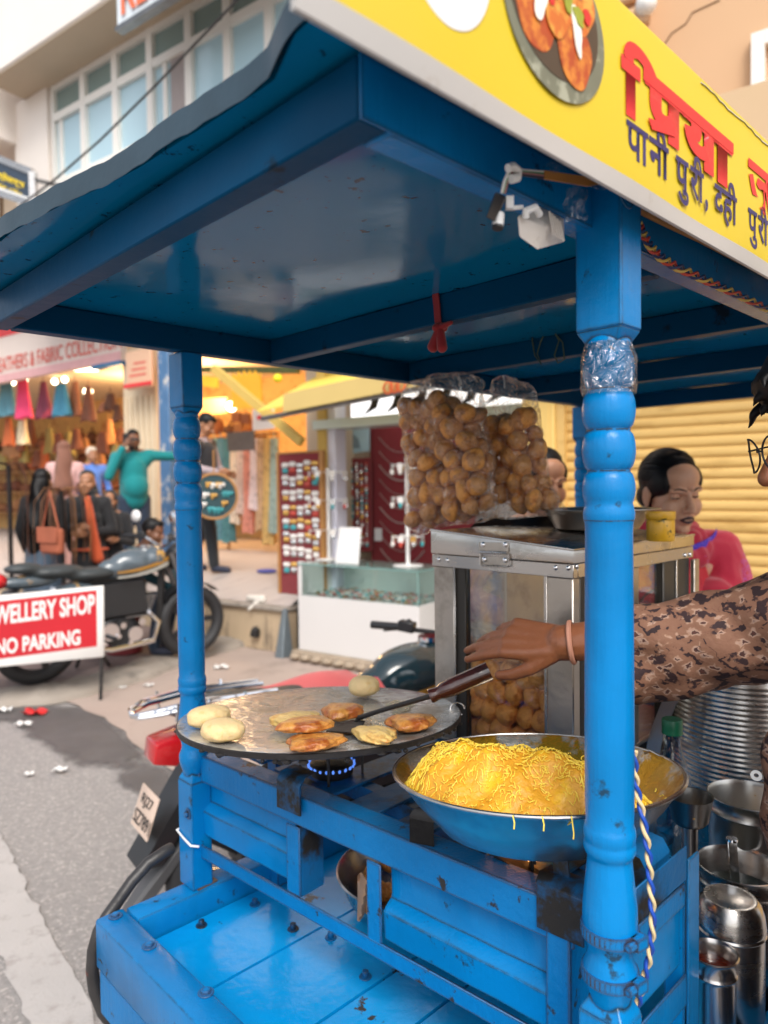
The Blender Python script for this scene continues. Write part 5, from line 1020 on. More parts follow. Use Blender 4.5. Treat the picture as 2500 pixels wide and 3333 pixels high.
# red necklace board (hung chains)
def board(c, x0, y0, x1, y1, v, t=.03): 
    sa__, za__ = sv(c, x0, y0, v); sb__, zb__ = sv(c, x1, y1, v); return sa__, sb__, max(za__, zb__), min(za__, zb__)
nb = T('necklace_board', 'maroon velvet board hung with rows of drooping silver necklaces', 'display board', ST(3.2, 5.9, .9)); a1_, b1_, zt_, zb_ = board('c4', 812, 490, 1500, 1370, 5.9)
mb = MB(); sbx(mb, b1_, a1_, 5.9, 5.93, .3, zt_); mb.part('board', M_velv, nb)
for k in range(9):
    z = zt_-.10-.14*k; w_ = .52; mb = MB(); pts = [ST(a1_-.12-w_*t_, 5.89, z-.16*(1-(2*t_-1)**2)) for t_ in np.linspace(0, 1, 15)]; mb.tube(pts, .0075 if k % 3 == 2 else .004, 5); mb.part('necklace', mat('necklace_silver', (.55, .45, .42), .35, .5), nb)
mb = MB(); mb.prism([pn('c4', x, y, V, 5.885) for x, y in ((842, 1145), (890, 1145), (890, 1228), (842, 1228))], V*.004); mb.part('price_card', M_white, nb)
# board with strings of beads
sbd = T('bead_board', 'small maroon board hung with vertical strings of coloured beads', 'display board', ST(3.9, 5.8, .9)); a1_, b1_, zt_, zb_ = board('c4', 640, 690, 820, 1300, 5.8)
mb = MB(); sbx(mb, b1_, a1_, 5.8, 5.83, zb_, zt_); mb.part('board', M_velv, sbd)
rn = random.Random(8)
for k in range(5):
    mb = MB()
    for j in range(34):
        if rn.random() < .2: continue
        mb.mi = rn.randrange(5); r = rn.uniform(.010, .020); mb.ell(ST(a1_-.06-(a1_-b1_-.10)*k/4, 5.79, zt_-.06-(zt_-zb_-.1)*j/34), r, n=6, m=5)
    mb.mi = 4; mb.tube([ST(a1_-.06-(a1_-b1_-.10)*k/4, 5.79, zt_-.05), ST(a1_-.06-(a1_-b1_-.10)*k/4, 5.79, zb_+.05)], .003, 4); mb.part('bead_string', jm, sbd)
# blue poster
po = T('blue_poster', 'pale blue picture poster hung above the bead board', 'poster', ST(4.0, 5.82, 1.5)); mb = MB(); mb.prism([pn('c4', x, y, V, 5.82) for x, y in ((595, 478), (808, 470), (808, 640), (598, 670))], V*.01); mb.part('sheet', mat('poster_blue', (.45, .66, .74), .4, 0, .25, 3), po)
mb = MB(); mb.prism([pn('c4', x, y, V, 5.815) for x, y in ((660, 625), (670, 580), (700, 530), (735, 560), (750, 620))], V*.003); mb.part('printed_shape', mat('poster_grey', (.22, .32, .38), .4, 0, .3, 9), po)
# big earring board on the wall end
eb = T('earring_board', 'tall wooden framed maroon board pinned with pairs of earrings', 'display board', pd('c4', 330, 1610, 6.95))
vv = float(pd('c4', 340, 1610, 6.9) @ V); a1_, zt_ = sv('c4', 207, 650, vv); b1_, _ = sv('c4', 498, 640, vv); zb_ = platz(vv)+.005
eb.location = ST((a1_+b1_)/2, vv, zb_)
mb = MB(); sbx(mb, b1_+.03, a1_-.02, vv, vv+.03, zb_, zt_-.02); mb.part('board', M_velv, eb)
M_wood = mat('pale_wood_frame', (.42, .20, .06), .6, 0, .2, 10)
mb = MB(); sbx(mb, b1_-.01, b1_+.029, vv-.01, vv+.04, zb_, zt_); sbx(mb, a1_-.019, a1_+.01, vv-.01, vv+.04, zb_, zt_); sbx(mb, b1_+.03, a1_-.02, vv-.01, vv+.04, zt_-.019, zt_); mb.part('frame', M_wood, eb)
rn = random.Random(4)
for r_ in range(8):
    for k in range(5):
        s_ = a1_-.11-(a1_-b1_-.19)*k/4; z_ = zt_-.12-(zt_-zb_-.42)*r_/7+rn.uniform(-.015, .015); mb = MB(); mb.mi = rn.choice([4, 4, 1, 4, 2]); mb.ell(ST(s_-.018, vv-.012, z_), (.022, .012, .026), n=8, m=6); mb.ell(ST(s_+.018, vv-.012, z_), (.022, .012, .026), n=8, m=6); mb.mi = rn.randrange(5); mb.ell(ST(s_-.016, vv-.012, z_-.055), (.018, .01, .028), n=8, m=6); mb.ell(ST(s_+.016, vv-.012, z_-.055), (.018, .01, .028), n=8, m=6); mb.part('earrings', jm, eb)
# rotating stands of small cards
def cardstand(c, x, ybot, v, z0, h, label, tiers, rr=.11, tall=True):
    s_, _ = sv(c, x, ybot, v); t = T('card_stand', label, 'display stand', ST(s_, v, z0), 'white rotating stands on the showcase'); rn = random.Random(int(x))
    mb = MB(); mb.cyl(ST(s_, v, z0+.012), ST(s_, v, z0+h), .018, n=10); mb.part('pole', M_white, t); mb = MB(); mb.lathe([(0, 0), (.13, 0), (.13, .008), (.03, .014), (0, .014)], ST(s_, v, z0), 28); mb.part('base', M_white, t)
    for z_ in tiers:
        mb = MB()
        for k in range(8): an = k*math.pi/4+.3; d = Vector((math.cos(an), math.sin(an), 0)); p = Vector(ST(s_, v, z0+z_)); mb.bar(p, p+d*rr*1.5, .006, .006)
        tr = mb.part('tier', M_white, t)
        for k in range(8):
            an = k*math.pi/4+.3; d = Vector((math.cos(an), math.sin(an), 0)); p = Vector(ST(s_, v, z0+z_))+d*rr*1.5; m = MB(); m.mi = rn.choice([4, 4, 2, 1]); m.bar(p+Vector((0, 0, .012)), p+Vector((0, 0, -.04)), .05, .004, up=d); m.mi = rn.randrange(5); m.ell(p+Vector((0, 0, -.06)), (.018, .018, .025), n=7, m=5); m.part('card', jm, tr)
cardstand('c4', 1062, 1375, 5.10, .891, .93, 'white rotating stand with three tiers of cards at the right end of the glass top', (.25, .58, .86), .09)
cardstand('c4', 545, 1350, 5.22, .891, .86, 'white rotating stand of earring cards before the white pillar', (.28, .56, .82), .12)
# things on the glass top
tc_ = T('notice_card', 'white standing notice card on the glass counter top', 'card', ST(*[sv('c4', 660, 1400, 5.0)[0], 5.0, .891])); s_ = sv('c4', 660, 1400, 5.0)[0]
mb = MB(); mb.hexa([ST(s_-.13, 5.0, .891), ST(s_+.13, 5.0, .891), ST(s_+.13, 5.01, .891), ST(s_-.13, 5.01, .891)], [ST(s_-.12, 5.06, 1.21), ST(s_+.12, 5.06, 1.21), ST(s_+.12, 5.07, 1.21), ST(s_-.12, 5.07, 1.21)]); mb.part('sheet', M_white, tc_)
s_ = sv('c4', 682, 1200, 5.25)[0]; bt2 = T('teal_bottle', 'teal spray bottle standing behind the notice card', 'bottle', ST(s_, 5.25, .891)); mb = MB(); mb.lathe([(0, 0), (.05, 0), (.055, .02), (.055, .16), (.03, .22), (.02, .25)], ST(s_, 5.25, .891), 20); mb.part('body', mat('teal_plastic', (.01, .30, .38), .3), bt2); mb = MB(); mb.lathe([(.022, .25), (.022, .30), (0, .31)], ST(s_, 5.25, .891), 14); mb.part('cap', M_white, bt2)
# ---- yellow awning with its wooden strut
aw = T('yellow_awning', 'big yellow canvas awning over the jewellery stall', 'awning', ST(3, 4.7, 2.3)); sA, zA = sv('c4', 268, 388, 4.55); sB, zB = sv('c4', 1030, 240, 4.55); dz = (zB-zA)/(sB-sA)
M_awn = mat('awning_canvas', (.74, .55, .10), .7, 0, .06, 2); M_awn2 = mat('awning_band', (.55, .40, .14), .7, 0, .08, 2)
zf = lambda s: zA+dz*(s-sA)
mb = MB(); mb.grid(lambda u, v: ST(sA+.35-(sA+2.2)*u, 4.55+2.4*v, zf(sA-(sA+2.2)*u)+.03+1.1*v+.03*math.sin(v*3.14)), 20, 8, (0, 0, .012)); mb.part('canvas', M_awn, aw, 60)
mb = MB(); mb.grid(lambda u, v: ST(sA+.02-(sA+2.2)*u, 4.52+.02*v, zf(sA-(sA+2.2)*u)+.16*v), 20, 2, V*.008); mb.part('valance', M_awn2, aw, 60)
mb = MB(); mb.tube([ST(sA+.3, 4.56, zf(sA+.3)-.01), ST(-1.8, 4.56, zf(-1.8)-.01)], .022, 8); mb.part('front_bar', M_steeld, aw)
for k in range(3): mb = MB(); q = pn('c4', 935+40*k, 225-7*k, V, 4.5); mb.lathe([(.035, 0), (.05, .004), (.05, .008), (.035, .012)], q, 16, -V); mb.part('printed_letter', mat('awning_red', (.60, .10, .02), .6), aw)
st0, st1 = pn('D', 462, 796, V, 5.05), pn('D', 652, 955, V, 5.05); st_ = T('awning_strut', 'yellow painted diagonal strut holding the awning corner', 'strut', st1); mb = MB(); mb.bar(st0, st1, .06, .08); mb.part('bar', mat('strut_yellow', (.62, .42, .10), .6, 0, .1, 5), st_)
s_, z_ = su(st1), float(st1[2]); mb = MB(); sbx(mb, s_-.12, s_-.02, 5.25, 5.33, PZ+.13, 2.7); mb.part('post', mat('strut_yellow', BLUE), st_)
# ================================================================== leather shop on the platform
LV = 6.4; VL = 6.4
ls = T('leather_shop', 'open warm lit leather and clothes shop on the platform', 'shop', ST(8.5, 8, .6))
M_amb = mat('amber_wall', (.62, .36, .12), .7, 0, .2, 2.5, 0, 1, 0, (.40, .17, .04), (.55, .66), 4); M_crm = mat('cream_pillar', (.68, .55, .38), .7, 0, .08, 3)
sLp = sv('D', 345, 900, VL)[0]; sLq = sv('D', 275, 900, VL)[0]
mb = MB(); sbx(mb, 5.0, 24, 9.6, 9.8, .5, 4.2); mb.part('back_wall', M_amb, ls)
mb = MB(); sbx(mb, 5.0, 24, VL+.1, 9.8, 3.62, 3.7); mb.part('ceiling', M_crm, ls)
mb = MB(); sbx(mb, 5.0, 5.1, VL-.5, 9.8, .5, 3.61); mb.part('side_wall', M_amb, ls)
mb = MB(); sbx(mb, sLp, sLq, VL-.06, VL+.25, .55, 3.6); mb.part('pillar', M_crm, ls, bevel=.01)
for k in range(6): mb = MB(); s_ = sLp+(sLq-sLp)*(k+.5)/6; sbx(mb, s_-.03, s_+.03, VL-.085, VL-.062, .55, 2.9); mb.part('pillar_rib', M_crm, ls, bevel=.01)
for z_ in (1.05, 1.55, 2.05, 2.55):
    mb = MB(); sbx(mb, sLq+.3, 24, 9.15, 9.59, z_, z_+.04); mb.part('shelf', M_wood, ls)
# signboard
sS = sv('D', -80, 760, VL-.15)[0]; s0_, zs0 = sv('D', 262, 778, VL-.15); _, zs1 = sv('D', 150, 725, VL-.15)
fb = T('shop_fascia', 'white and pink fascia sign with faded red lettering over the leather shop', 'sign', ST(s0_+2, VL-.15, zs0)); zt_ = zs0+.75
mb = MB(); sbx(mb, s0_, 24, VL-.15, VL-.05, zs0, zt_); mb.part('board', mat('fascia_cream', (.70, .60, .54), .5, 0, .05, 3), fb)
mb = MB(); sbx(mb, s0_, 24, VL-.158, VL-.152, zs0, zs0+.13); mb.part('pink_band', mat('fascia_pink', (.66, .36, .36), .5), fb)
mb = MB(); sbx(mb, s0_-.05, 24, VL-.16, VL-.04, zt_+.001, zt_+.25); mb.part('red_edge', M_red, fb)
mb = MB(); sbx(mb, s0_, s0_+.7, VL-.17, VL-.04, zs0-.06, zs0-.002); mb.part('blue_edge', mat('fascia_blue', (.02, .14, .30), .4), fb)
sl0, zl0 = sv('D', -10, 782, VL-.16); sl1, zl1 = sv('D', 262, 776, VL-.16)
text_mb('LEATHERS & FABRIC COLLECTION', ST(sl0, VL-.162, zs0+.17), -U, Z, width=abs(sl1-sl0), height=.24, bold=.01).part('lettering', mat('faded_red', (.66, .12, .09), .5, 0, .2, 6), fb, 0)
# oval sign and blue post
s_, z_ = sv('D', 300, 800, VL-.3); os_ = T('peach_sign', 'small rounded peach sign board with red print on the shop pillar', 'sign', ST(s_, VL-.3, z_)); mb = MB(); sbx(mb, s_-.28, s_+.28, VL-.32, VL-.25, z_-.25, z_+.28); mb.part('board', mat('sign_peach', (.74, .46, .30), .5, 0, .05, 3), os_, bevel=.05, bseg=4)
mb = MB(); sbx(mb, s_-.30, s_+.30, VL-.335, VL-.325, z_-.22, z_-.17); mb.part('red_line', M_red, os_)
for k in range(3): mb = MB(); sbx(mb, s_-.18, s_+.18-.05*k, VL-.323, VL-.3205, z_-.08+.08*k, z_-.05+.08*k); mb.part('red_line', mat('faded_red', BLUE), os_)
s_, z_ = sv('D', 358, 850, 5.9); mb = MB(); sbx(mb, s_-.10, s_+.10, 5.86, 5.98, .5, 3.5); mb.thing('blue_post', mat('weathered_blue_white', (.07, .17, .33), .6, 0, .3, 5, .3, 20, 0, (.55, .52, .48), (.54, .62), 5), 'weathered blue post with peeling white patches beside the shop', 'post', bevel=.01)
# lamps in the shop
M_tube = mat('lit_tube', (1, .86, .66), .5, emit=5, var=0); M_bulb = mat('lit_bulb', (1, .86, .60), .5, emit=6, var=0)
for x0, x1, y in ((97, 210, 797), (-60, 21, 795)):
    p, q = pn('D', x0, y, V, VL+.3), pn('D', x1, y, V, VL+.3); mb = MB(); mb.tube([p, q], .035, 8); mb.thing('tube_light', M_tube, 'lit tube lamp under the leather shop fascia, %s' % ('the long one in full view' if x0 > 0 else 'cut by the left picture edge'), 'tube lamp', 'tube lamps in the leather shop')
for i, (x, y, v) in enumerate([(190, 846, VL+.8), (55, 818, VL+.5), (28, 826, VL+.5), (500, 878, VL+1.0), (118, 824, VL+.7), (140, 820, VL+.9)]):
    q = pn('D', x, y, V, v); mb = MB(); mb.ell(q, .075 if i in (0, 3) else .05, n=14, m=10); mb.thing('light_bulb', M_bulb, 'lit bulb in the leather shop %s' % ('by the cream pillar', 'above the pink dress', 'left of the pink dress', 'over the clothes rack by the blue post', 'above the red and black dress', 'above the blue skirt')[i], 'bulb')
for s_, v_, pw in ((9.0, 7.9, 75), (11.0, 7.9, 75), (6.3, 7.6, 40)):
    ld_ = bpy.data.lights.new('shop_lamp_light', 'POINT'); ld_.energy = pw; ld_.color = (1, .66, .32); ld_.shadow_soft_size = .35; lo_ = bpy.data.objects.new('shop_lamp_light', ld_); COL.objects.link(lo_); lo_.location = ST(s_, v_, 3.1)
# hung clothes and bags
def drape(mb, p, w0, w1, h, d=.05, folds=5, waist=None, seed=0, X=U, n=28, lean=0):
    rn = random.Random(seed); ph = rn.uniform(0, 6); rings = []; X = Vector(X); Y = Vector(V); P = Vector(p)
    for i in range(9):
        t = i/8; w = w0+(w1-w0)*t if waist is None else float(np.interp(t, [0, .35, 1], [w0, waist, w1]))
        rings.append([mb.v(P+X*(w/2*math.cos(a)*(1+.05*t*math.sin(folds*a+ph))+lean*t)+Y*(d*(.5+t)*math.sin(a)*(1+.35*t*math.sin(folds*a+ph)))+Vector((0, 0, -h*t-.02*t*math.sin(3*a+ph)))) for a in [2*math.pi*k/n for k in range(n)]])
    for r0_, r1_ in zip(rings[:-1], rings[1:]):
        for k in range(n): mb.f([r0_[k], r0_[(k+1) % n], r1_[(k+1) % n], r1_[k]])
    mb.f(rings[0]); mb.f(rings[-1][::-1]); return mb
def hung(name, c, x, y0, y1, w0, w1, v, m, label, cat, group=None, waist=None, folds=5, seed=0, lean=0):
    p = pn(c, x, y0, V, v); q = pn(c, x, y1, V, v); k = abs(pn(c, x+10, y0, V, v)@U-p@U)/10; mb = MB(); drape(mb, p, w0*k, w1*k, float(p[2]-q[2]), .06, folds, waist and waist*k, seed, lean=lean)
    mb.tube([Vector(p)+Vector((0, 0, -.01)), Vector(p)+Vector((0, 0, .10))], .006, 5); return mb.thing(name, m, label, cat, group, smooth=70)
cl = lambda n, c, **k: mat('cloth_'+n, c, .85, 0, .25, 6, **k); HV = VL+.25
hung('skirt', 'g1', 80, 800, 1260, 150, 230, HV, cl('bluegrey', (.10, .26, .33)), 'grey blue skirt hung at the left edge of the shop', 'skirt', seed=1)
hung('dress', 'g1', 300, 720, 1290, 120, 210, HV, cl('pink', (.75, .06, .17)), 'bright pink dress hung in the leather shop', 'dress', waist=135, seed=2, folds=3)
hung('dress', 'g1', 585, 800, 1290, 70, 230, HV, cl('maroon', (.17, .03, .06), col2=(.42, .04, .06), s2=3), 'dark red and black dress hung beside the blue skirt', 'dress', waist=110, seed=3)
hung('skirt', 'g1', 820, 830, 1260, 130, 250, HV, cl('teal', (.05, .22, .34)), 'flared blue denim skirt hung between dress and leather bags', 'skirt', seed=4)
br = [cl('brown%d' % i, c) for i, c in enumerate([(.24, .09, .045), (.16, .055, .03), (.30, .13, .05), (.36, .17, .07), (.09, .035, .02), (.42, .10, .03)])]
for i, (x, y0, y1, w0, w1, m, lb) in enumerate([(1010, 800, 1250, 70, 150, 0, 'long brown leather bag right of the blue skirt'), (1190, 860, 1330, 60, 180, 1, 'dark brown leather bag near the white bulb'), (1490, 960, 1180, 90, 160, 4, 'small dark backpack against the cream pillar'), (1400, 1080, 1200, 60, 140, 0, 'small mauve brown purse beside the backpack'), (1590, 1110, 1330, 60, 110, 4, 'narrow dark purse on the cream pillar'), (110, 1290, 1659, 70, 110, 5, 'orange brown strap bag below the grey skirt'), (300, 1300, 1640, 90, 130, 3, 'cream patterned cloth bag below the pink dress')]):
    hung('leather_bag', 'g1', x, y0, y1, w0, w1, HV+.15, br[m] if i != 6 else cl('cream', (.62, .50, .32)), lb, 'bag', 'bags hung in the leather shop', seed=10+i, folds=3)
rn = random.Random(55)
for i in range(22):
    x, y0 = 8+12*i+rn.uniform(-4, 4), rn.uniform(905, 985); hung('leather_bag', 'D', x, y0, y0+rn.uniform(28, 60), rn.uniform(6, 14), rn.uniform(14, 26), VL+rn.uniform(.9, 1.6), br[rn.randrange(6)] if i % 4 else cl('olive', (.30, .24, .08)), 'leather bag hung among others in the deep of the warm lit shop', 'bag', 'small bags hung deep inside the leather shop', seed=60+i, folds=3)
k_ = 0; rn = random.Random(77)
for row, z_ in enumerate((1.09, 1.59, 2.09, 2.59)):
    for j in range(24):
        s_ = sLq+.55+.40*j; m = br[rn.randrange(6)]; w_, h_ = rn.uniform(.13, .17), rn.uniform(.16, .34); mb = MB(); mb.ell(ST(s_, 9.3, z_+h_*.5), (w_, .10, h_*.5), n=14, m=8); mb.tube([ST(s_-w_*.6, 9.3, z_+h_*.9), ST(s_, 9.3, z_+h_*1.35), ST(s_+w_*.6, 9.3, z_+h_*.9)], .012, 6)
        mb.thing('handbag', m, 'leather handbag on the %s shelf at the back of the shop' % ('lowest', 'lower', 'middle', 'upper')[row], 'handbag', 'handbags on the shop shelves'); k_ += 1
# racks of belts at the shop front
def beltrack(c, x, y0, y1, v, label, n, spread, seed, mats, hang=1.0):
    p = pn(c, x, y0, V, v); zt_ = float(p[2]); s_ = su(p); zf_ = platz(v) if v > 5 else .065; rn = random.Random(seed); t = T('belt_rack', label, 'belt rack', ST(s_, v, zf_))
    mb = MB(); mb.cyl(ST(s_, v, zf_), ST(s_, v, zt_), .02, n=8); mb.cyl(ST(s_, v, zf_), ST(s_, v, zf_+.02), .2, n=20); mb.part('stand', M_iron, t); zb_ = float(pn(c, x, y1, V, v)[2])
    for i in range(n):
        an = rn.uniform(0, 6.28); r = spread*rn.uniform(.5, 1.1); d = Vector(U)*math.cos(an)+Vector(V)*math.sin(an); q = Vector(ST(s_, v, zt_)); L = (zt_-zb_)*rn.uniform(.75, 1.0); w_ = Vector(U)*.022+Vector(V)*.01
        pts = [q+d*.02, q+d*r*.6+Vector((0, 0, .03)), q+d*r+Vector((0, 0, -.10)), q+d*r*1.08+Vector((0, 0, -L*.5)), q+d*r*1.02+Vector((0, 0, -L))]
        mb = MB(); mb.grid(lambda u, v_: pts[int(round(u*4))]+w_*(2*v_-1), 4, 1, (0, 0, .004)); mb.part('belt', mats[rn.randrange(len(mats))], t, 70)
blk = cl('black', (.02, .02, .024))
beltrack('D', 132, 1060, 1232, 3.75, 'round rack draped with brown belts and leather straps', 26, .24, 5, br[:4]+[blk, cl('tan', (.40, .18, .07))])
beltrack('D', 18, 1005, 1235, 3.6, 'rack of long brown and black belts at the left picture edge', 24, .26, 6, br[:2]+[br[4], blk])
p = Vector(pn('D', 110, 1165, V, 3.45)); hb = T('tan_handbag', 'tan red flap handbag hung in front of the belt rack', 'handbag', p-Vector((0, 0, .14))); M_tan = cl('tanred', (.36, .10, .05)); R3 = Matrix((Vector(U), Vector(V), (0, 0, 1))).transposed()
mb = MB(); sbx(mb, su(p)-.15, su(p)+.15, 3.42, 3.50, p.z-.13, p.z+.10); mb.part('body', M_tan, hb, bevel=.035, bseg=3); mb = MB(); sbx(mb, su(p)-.155, su(p)+.155, 3.405, 3.418, p.z-.03, p.z+.11); mb.part('flap', M_tan, hb, bevel=.005); mb = MB(); mb.tube([p+Vector(U)*.13+Vector((0, 0, .09)), p+Vector((0, 0, .42)), p-Vector(U)*.13+Vector((0, 0, .09))], .008, 6); mb.part('strap', M_tan, hb)
# clothes rail of scarves and kurtas under the awning
rk = T('clothes_rail', 'wooden rail hung with printed clothes behind the awning strut', 'clothes rail', ST(5.6, 7.6, .6)); r0p, r1p = pn('D', 490, 940, V, 7.6), pn('D', 600, 935, V, 7.6)
mb = MB(); mb.tube([r0p, r1p], .025, 8); mb.part('rail', M_wood, rk); 
for p in (r0p, r1p): mb = MB(); mb.cyl(ST(su(p), 7.6, platz(7.6)), p, .02, n=8); mb.part('post', M_wood, rk)
cs = [(.32, .48, .40), (.10, .26, .34), (.07, .22, .26), (.70, .62, .50), (.62, .50, .44), (.62, .26, .20), (.70, .60, .62), (.52, .36, .22), (.60, .42, .16), (.30, .42, .40)]
for i, (x, y1) in enumerate(zip(np.linspace(462, 592, 10), (1140, 1165, 1170, 1130, 1110, 1150, 1100, 1145, 1175, 1150))): hung('garment', 'D', x, 947, y1, 16, 22, 7.55, cl('rail%d' % i, cs[i], col2=[c*.55 for c in cs[i]], s2=14), '%s printed garment hung on the wooden clothes rail' % ('pale green', 'deep blue', 'dark teal', 'cream', 'beige', 'coral', 'pale lilac', 'tan brown', 'mustard', 'sage')[i], 'garment', 'garments on the clothes rail', seed=30+i)
mb = MB(); sbx(mb, 5.12, 6.6, 7.9, 8.0, .6, 1.05); mb.thing('maroon_plinth', mat('maroon_board', (.17, .02, .02), .7), 'low maroon board behind the hung garments', 'board')
# hanging paper banners, notice boards inside
def hangboard(pts, v, m, name, label, cat, t=.02): mb = MB(); mb.prism([pn('D', x, y, V, v) for x, y in pts], V*t); return mb.thing(name, m, label, cat)
hangboard([(500, 818), (503, 806), (509, 815), (514, 802), (520, 814), (526, 800), (532, 812), (538, 800), (544, 811), (550, 800), (556, 812), (562, 805), (565, 880), (500, 882)], 6.0, mat('paper_orange', (.80, .40, .02), .6, 0, .15, 5), 'paper_banner', 'orange paper banner with a jagged top edge under the awning', 'banner')
hangboard([(420, 810), (470, 815), (470, 838), (420, 832)], 6.2, mat('paper_yellow', (.80, .56, .03), .6, 0, .2, 6), 'paper_banner', 'yellow garland strip right of the far blue post', 'banner')
hangboard([(545, 885), (590, 880), (592, 925), (546, 930)], 7.2, M_white, 'notice_board', 'white notice board with a red mark behind the strut', 'notice board')
hangboard([(555, 898), (578, 896), (578, 904), (555, 906)], 7.17, M_red, 'red_mark', 'red printed label on the white notice board', 'label', .01)
hangboard([(490, 935), (548, 930), (550, 972), (492, 975)], 7.0, mat('dark_frame', (.10, .08, .07), .5, 0, .3, 9), 'framed_board', 'dark framed board of small goods above the clothes rail', 'board')
for i, (x, y) in enumerate(((500, 890), (520, 893), (505, 915))): hangboard([(x, y), (x+16, y), (x+16, y+22), (x, y+22)], 7.7, br[i], 'leather_pouch', '%s leather pouch pinned behind the clothes rail' % ('red brown', 'dark brown', 'tan')[i], 'pouch', .06)
hangboard([(424, 862), (490, 858), (490, 892), (424, 898)], 8.2, mat('peach_lit', (.75, .38, .16), .6), 'cloth_stack', 'stack of peach cloth on a lit shelf', 'cloth')
hangboard([(425, 792), (640, 792), (640, 806), (425, 803)], 6.9, mat('garland_green', (.12, .16, .06), .8, 0, .5, 20), 'leaf_garland', 'dark green leaf garland along the shop front', 'garland', .08)
q = Vector(pn('D', 600, 817, V, 5.0)); mb = MB(); mb.ell(q, (.045, .045, .04)); mb.thing('yellow_flower', mat('flower_yellow', (.75, .70, .02), .5), 'yellow paper flower hung under the awning', 'flower')
# round earring display carried beside the pillar
q = Vector(pn('D', 463, 1072, V, 5.13)); rt = T('round_display', 'round dark cloth hoop pinned with coloured earrings', 'earring display', q-Vector((0, 0, .36))); N_ = (Vector((0, 0, CAMZ))-q); N_.z = 0; N_.normalize(); X_ = N_.cross(Vector((0, 0, 1)))*-1; R_ = .235
mb = MB(); mb.lathe([(0, 0), (R_, 0), (R_, .02), (0, .02)], q-N_*.02, 48, N_); mb.part('cloth', mat('dark_teal_cloth', (.025, .06, .07), .8, 0, .2, 20), rt)
mb = MB(); ring = [q+(X_*math.cos(t)+Vector((0, 0, math.sin(t))))*R_ for t in [2*math.pi*k/48 for k in range(48)]]; mb.tube(ring, .013, 8, closed=True); mb.part('hoop', M_wood, rt)
mb = MB(); mb.tube([q+Vector((0, 0, R_)), q+Vector((0, 0, R_+.25))], .008, 6); mb.part('hook', M_wood, rt)
for i, (x, z_, c_) in enumerate([(-.02, .12, 4), (-.07, .13, 1), (.06, .12, 4), (-.14, .02, 4), (-.02, .01, 1), (.14, .03, 3), (-.13, -.08, 4), (.09, -.07, 1), (.0, -.14, 3), (.03, .13, 1), (-.10, .02, 4), (.10, .03, 3), (.04, -.14, 3), (-.05, -.13, 3)]):
    mb = MB(); p = q+X_*x+Vector((0, 0, z_))+N_*.005; mb.ell(p, .024, n=8, m=6); mb.ell(p+X_*.035, .022, n=8, m=6); mb.ell(p+Vector((0, 0, -.03)), .016, n=8, m=6); mb.part('earrings', jm[c_], rt)
# white sack on the platform edge, sandals
mb = MB(); q = Vector(pn('c4', 100, 1620, V, 5.02)); q.z = PZ-.004; mb.cap(q+Vector((0, 0, .04))-Vector(U)*.02, q+Vector((0, 0, .04))+Vector(U)*.16, .045, .035); mb.cap(q+Vector((0, 0, .045)), q+Vector(U)*.05-Vector(V)*.12+Vector((0, 0, -.05)), .03, .015); mb = remesh(mb, .012, 3); mb.thing('white_pipe', mat('plaster_white', (.62, .58, .52), .8, 0, .1, 8), 'white lump of plaster on the edge of the low wall', 'plaster')
mb = MB(); q = Vector(pn('c4', 140, 1510, V, 5.6)); q.z = platz(5.6)+.003; mb.ell(q+Vector((0, 0, .02)), (.11, .05, .02)); mb.ell(q+Vector((-.02, .1, .02)), (.11, .05, .02)); mb.thing('blue_sandals', mat('sandal_blue', (.06, .07, .30), .6), 'pair of blue sandals on the platform by the earring board', 'sandals')
# ================================================================== NO PARKING sign on legs
L0 = g0('d4', 680, 1100); sgn = T('parking_sign', 'red sign board with a white frame standing on black legs in the road', 'sign', L0)
dq = float(L0[1]); sp_ = [pd('d4', x, y, dq+o) for x, y, o in ((-420, 430, -.38), (692, 325, 0), (695, 805, 0), (-420, 915, -.38))]
mb = MB(); mb.prism(sp_, (.004, .022, 0)); mb.part('frame', M_white, sgn, bevel=.004)
E0, E1_, E3 = Vector(sp_[0]), Vector(sp_[1]), Vector(sp_[3]); Xs = E1_-E0; Ys = E0-E3; Yr = Vector(sp_[1])-Vector(sp_[2]); Nn = Xs.cross(Ys).normalized()
def SG(u, v, o): return E3+Xs*u+(Ys*(1-u)+Yr*u)*v+Nn*o
inn = [SG(.02, .09, .003), SG(.968, .10, .003), SG(.968, .89, .003), SG(.02, .90, .003)]
mb = MB(); mb.prism(inn, Nn*-.002); mb.part('red_panel', mat('sign_red', (.50, .012, .022), .4, 0, .08, 6), sgn)
def sgtext(txt, u0, u1, v0, v1):
    mb = text_mb(txt, (0, 0, 0), (1, 0, 0), (0, 1, 0), width=1, height=1, bold=.028, depth=0)
    for q in mb.bm.verts: q.co = SG(u0+(u1-u0)*q.co.x, v0+(v1-v0)*q.co.y, .0055)
    return mb.part('lettering', M_white, sgn, 0)
sgtext('JEWELLERY SHOP', .255, .955, .49, .84); sgtext('NO PARKING', .335, .86, .15, .37)
for p, q in ((L0, Vector(sp_[2])+Vector((-.02, .03, 0))), (g0('d4', 745, 870)*1.0, Vector(sp_[2])+Vector((-.05, .10, .0))), (L0+np.array([-1.05, -.38, 0]), Vector(sp_[3])+Vector((.05, .03, 0)))): mb = MB(); mb.bar(p, q, .02, .02); mb.part('leg', M_iron, sgn)
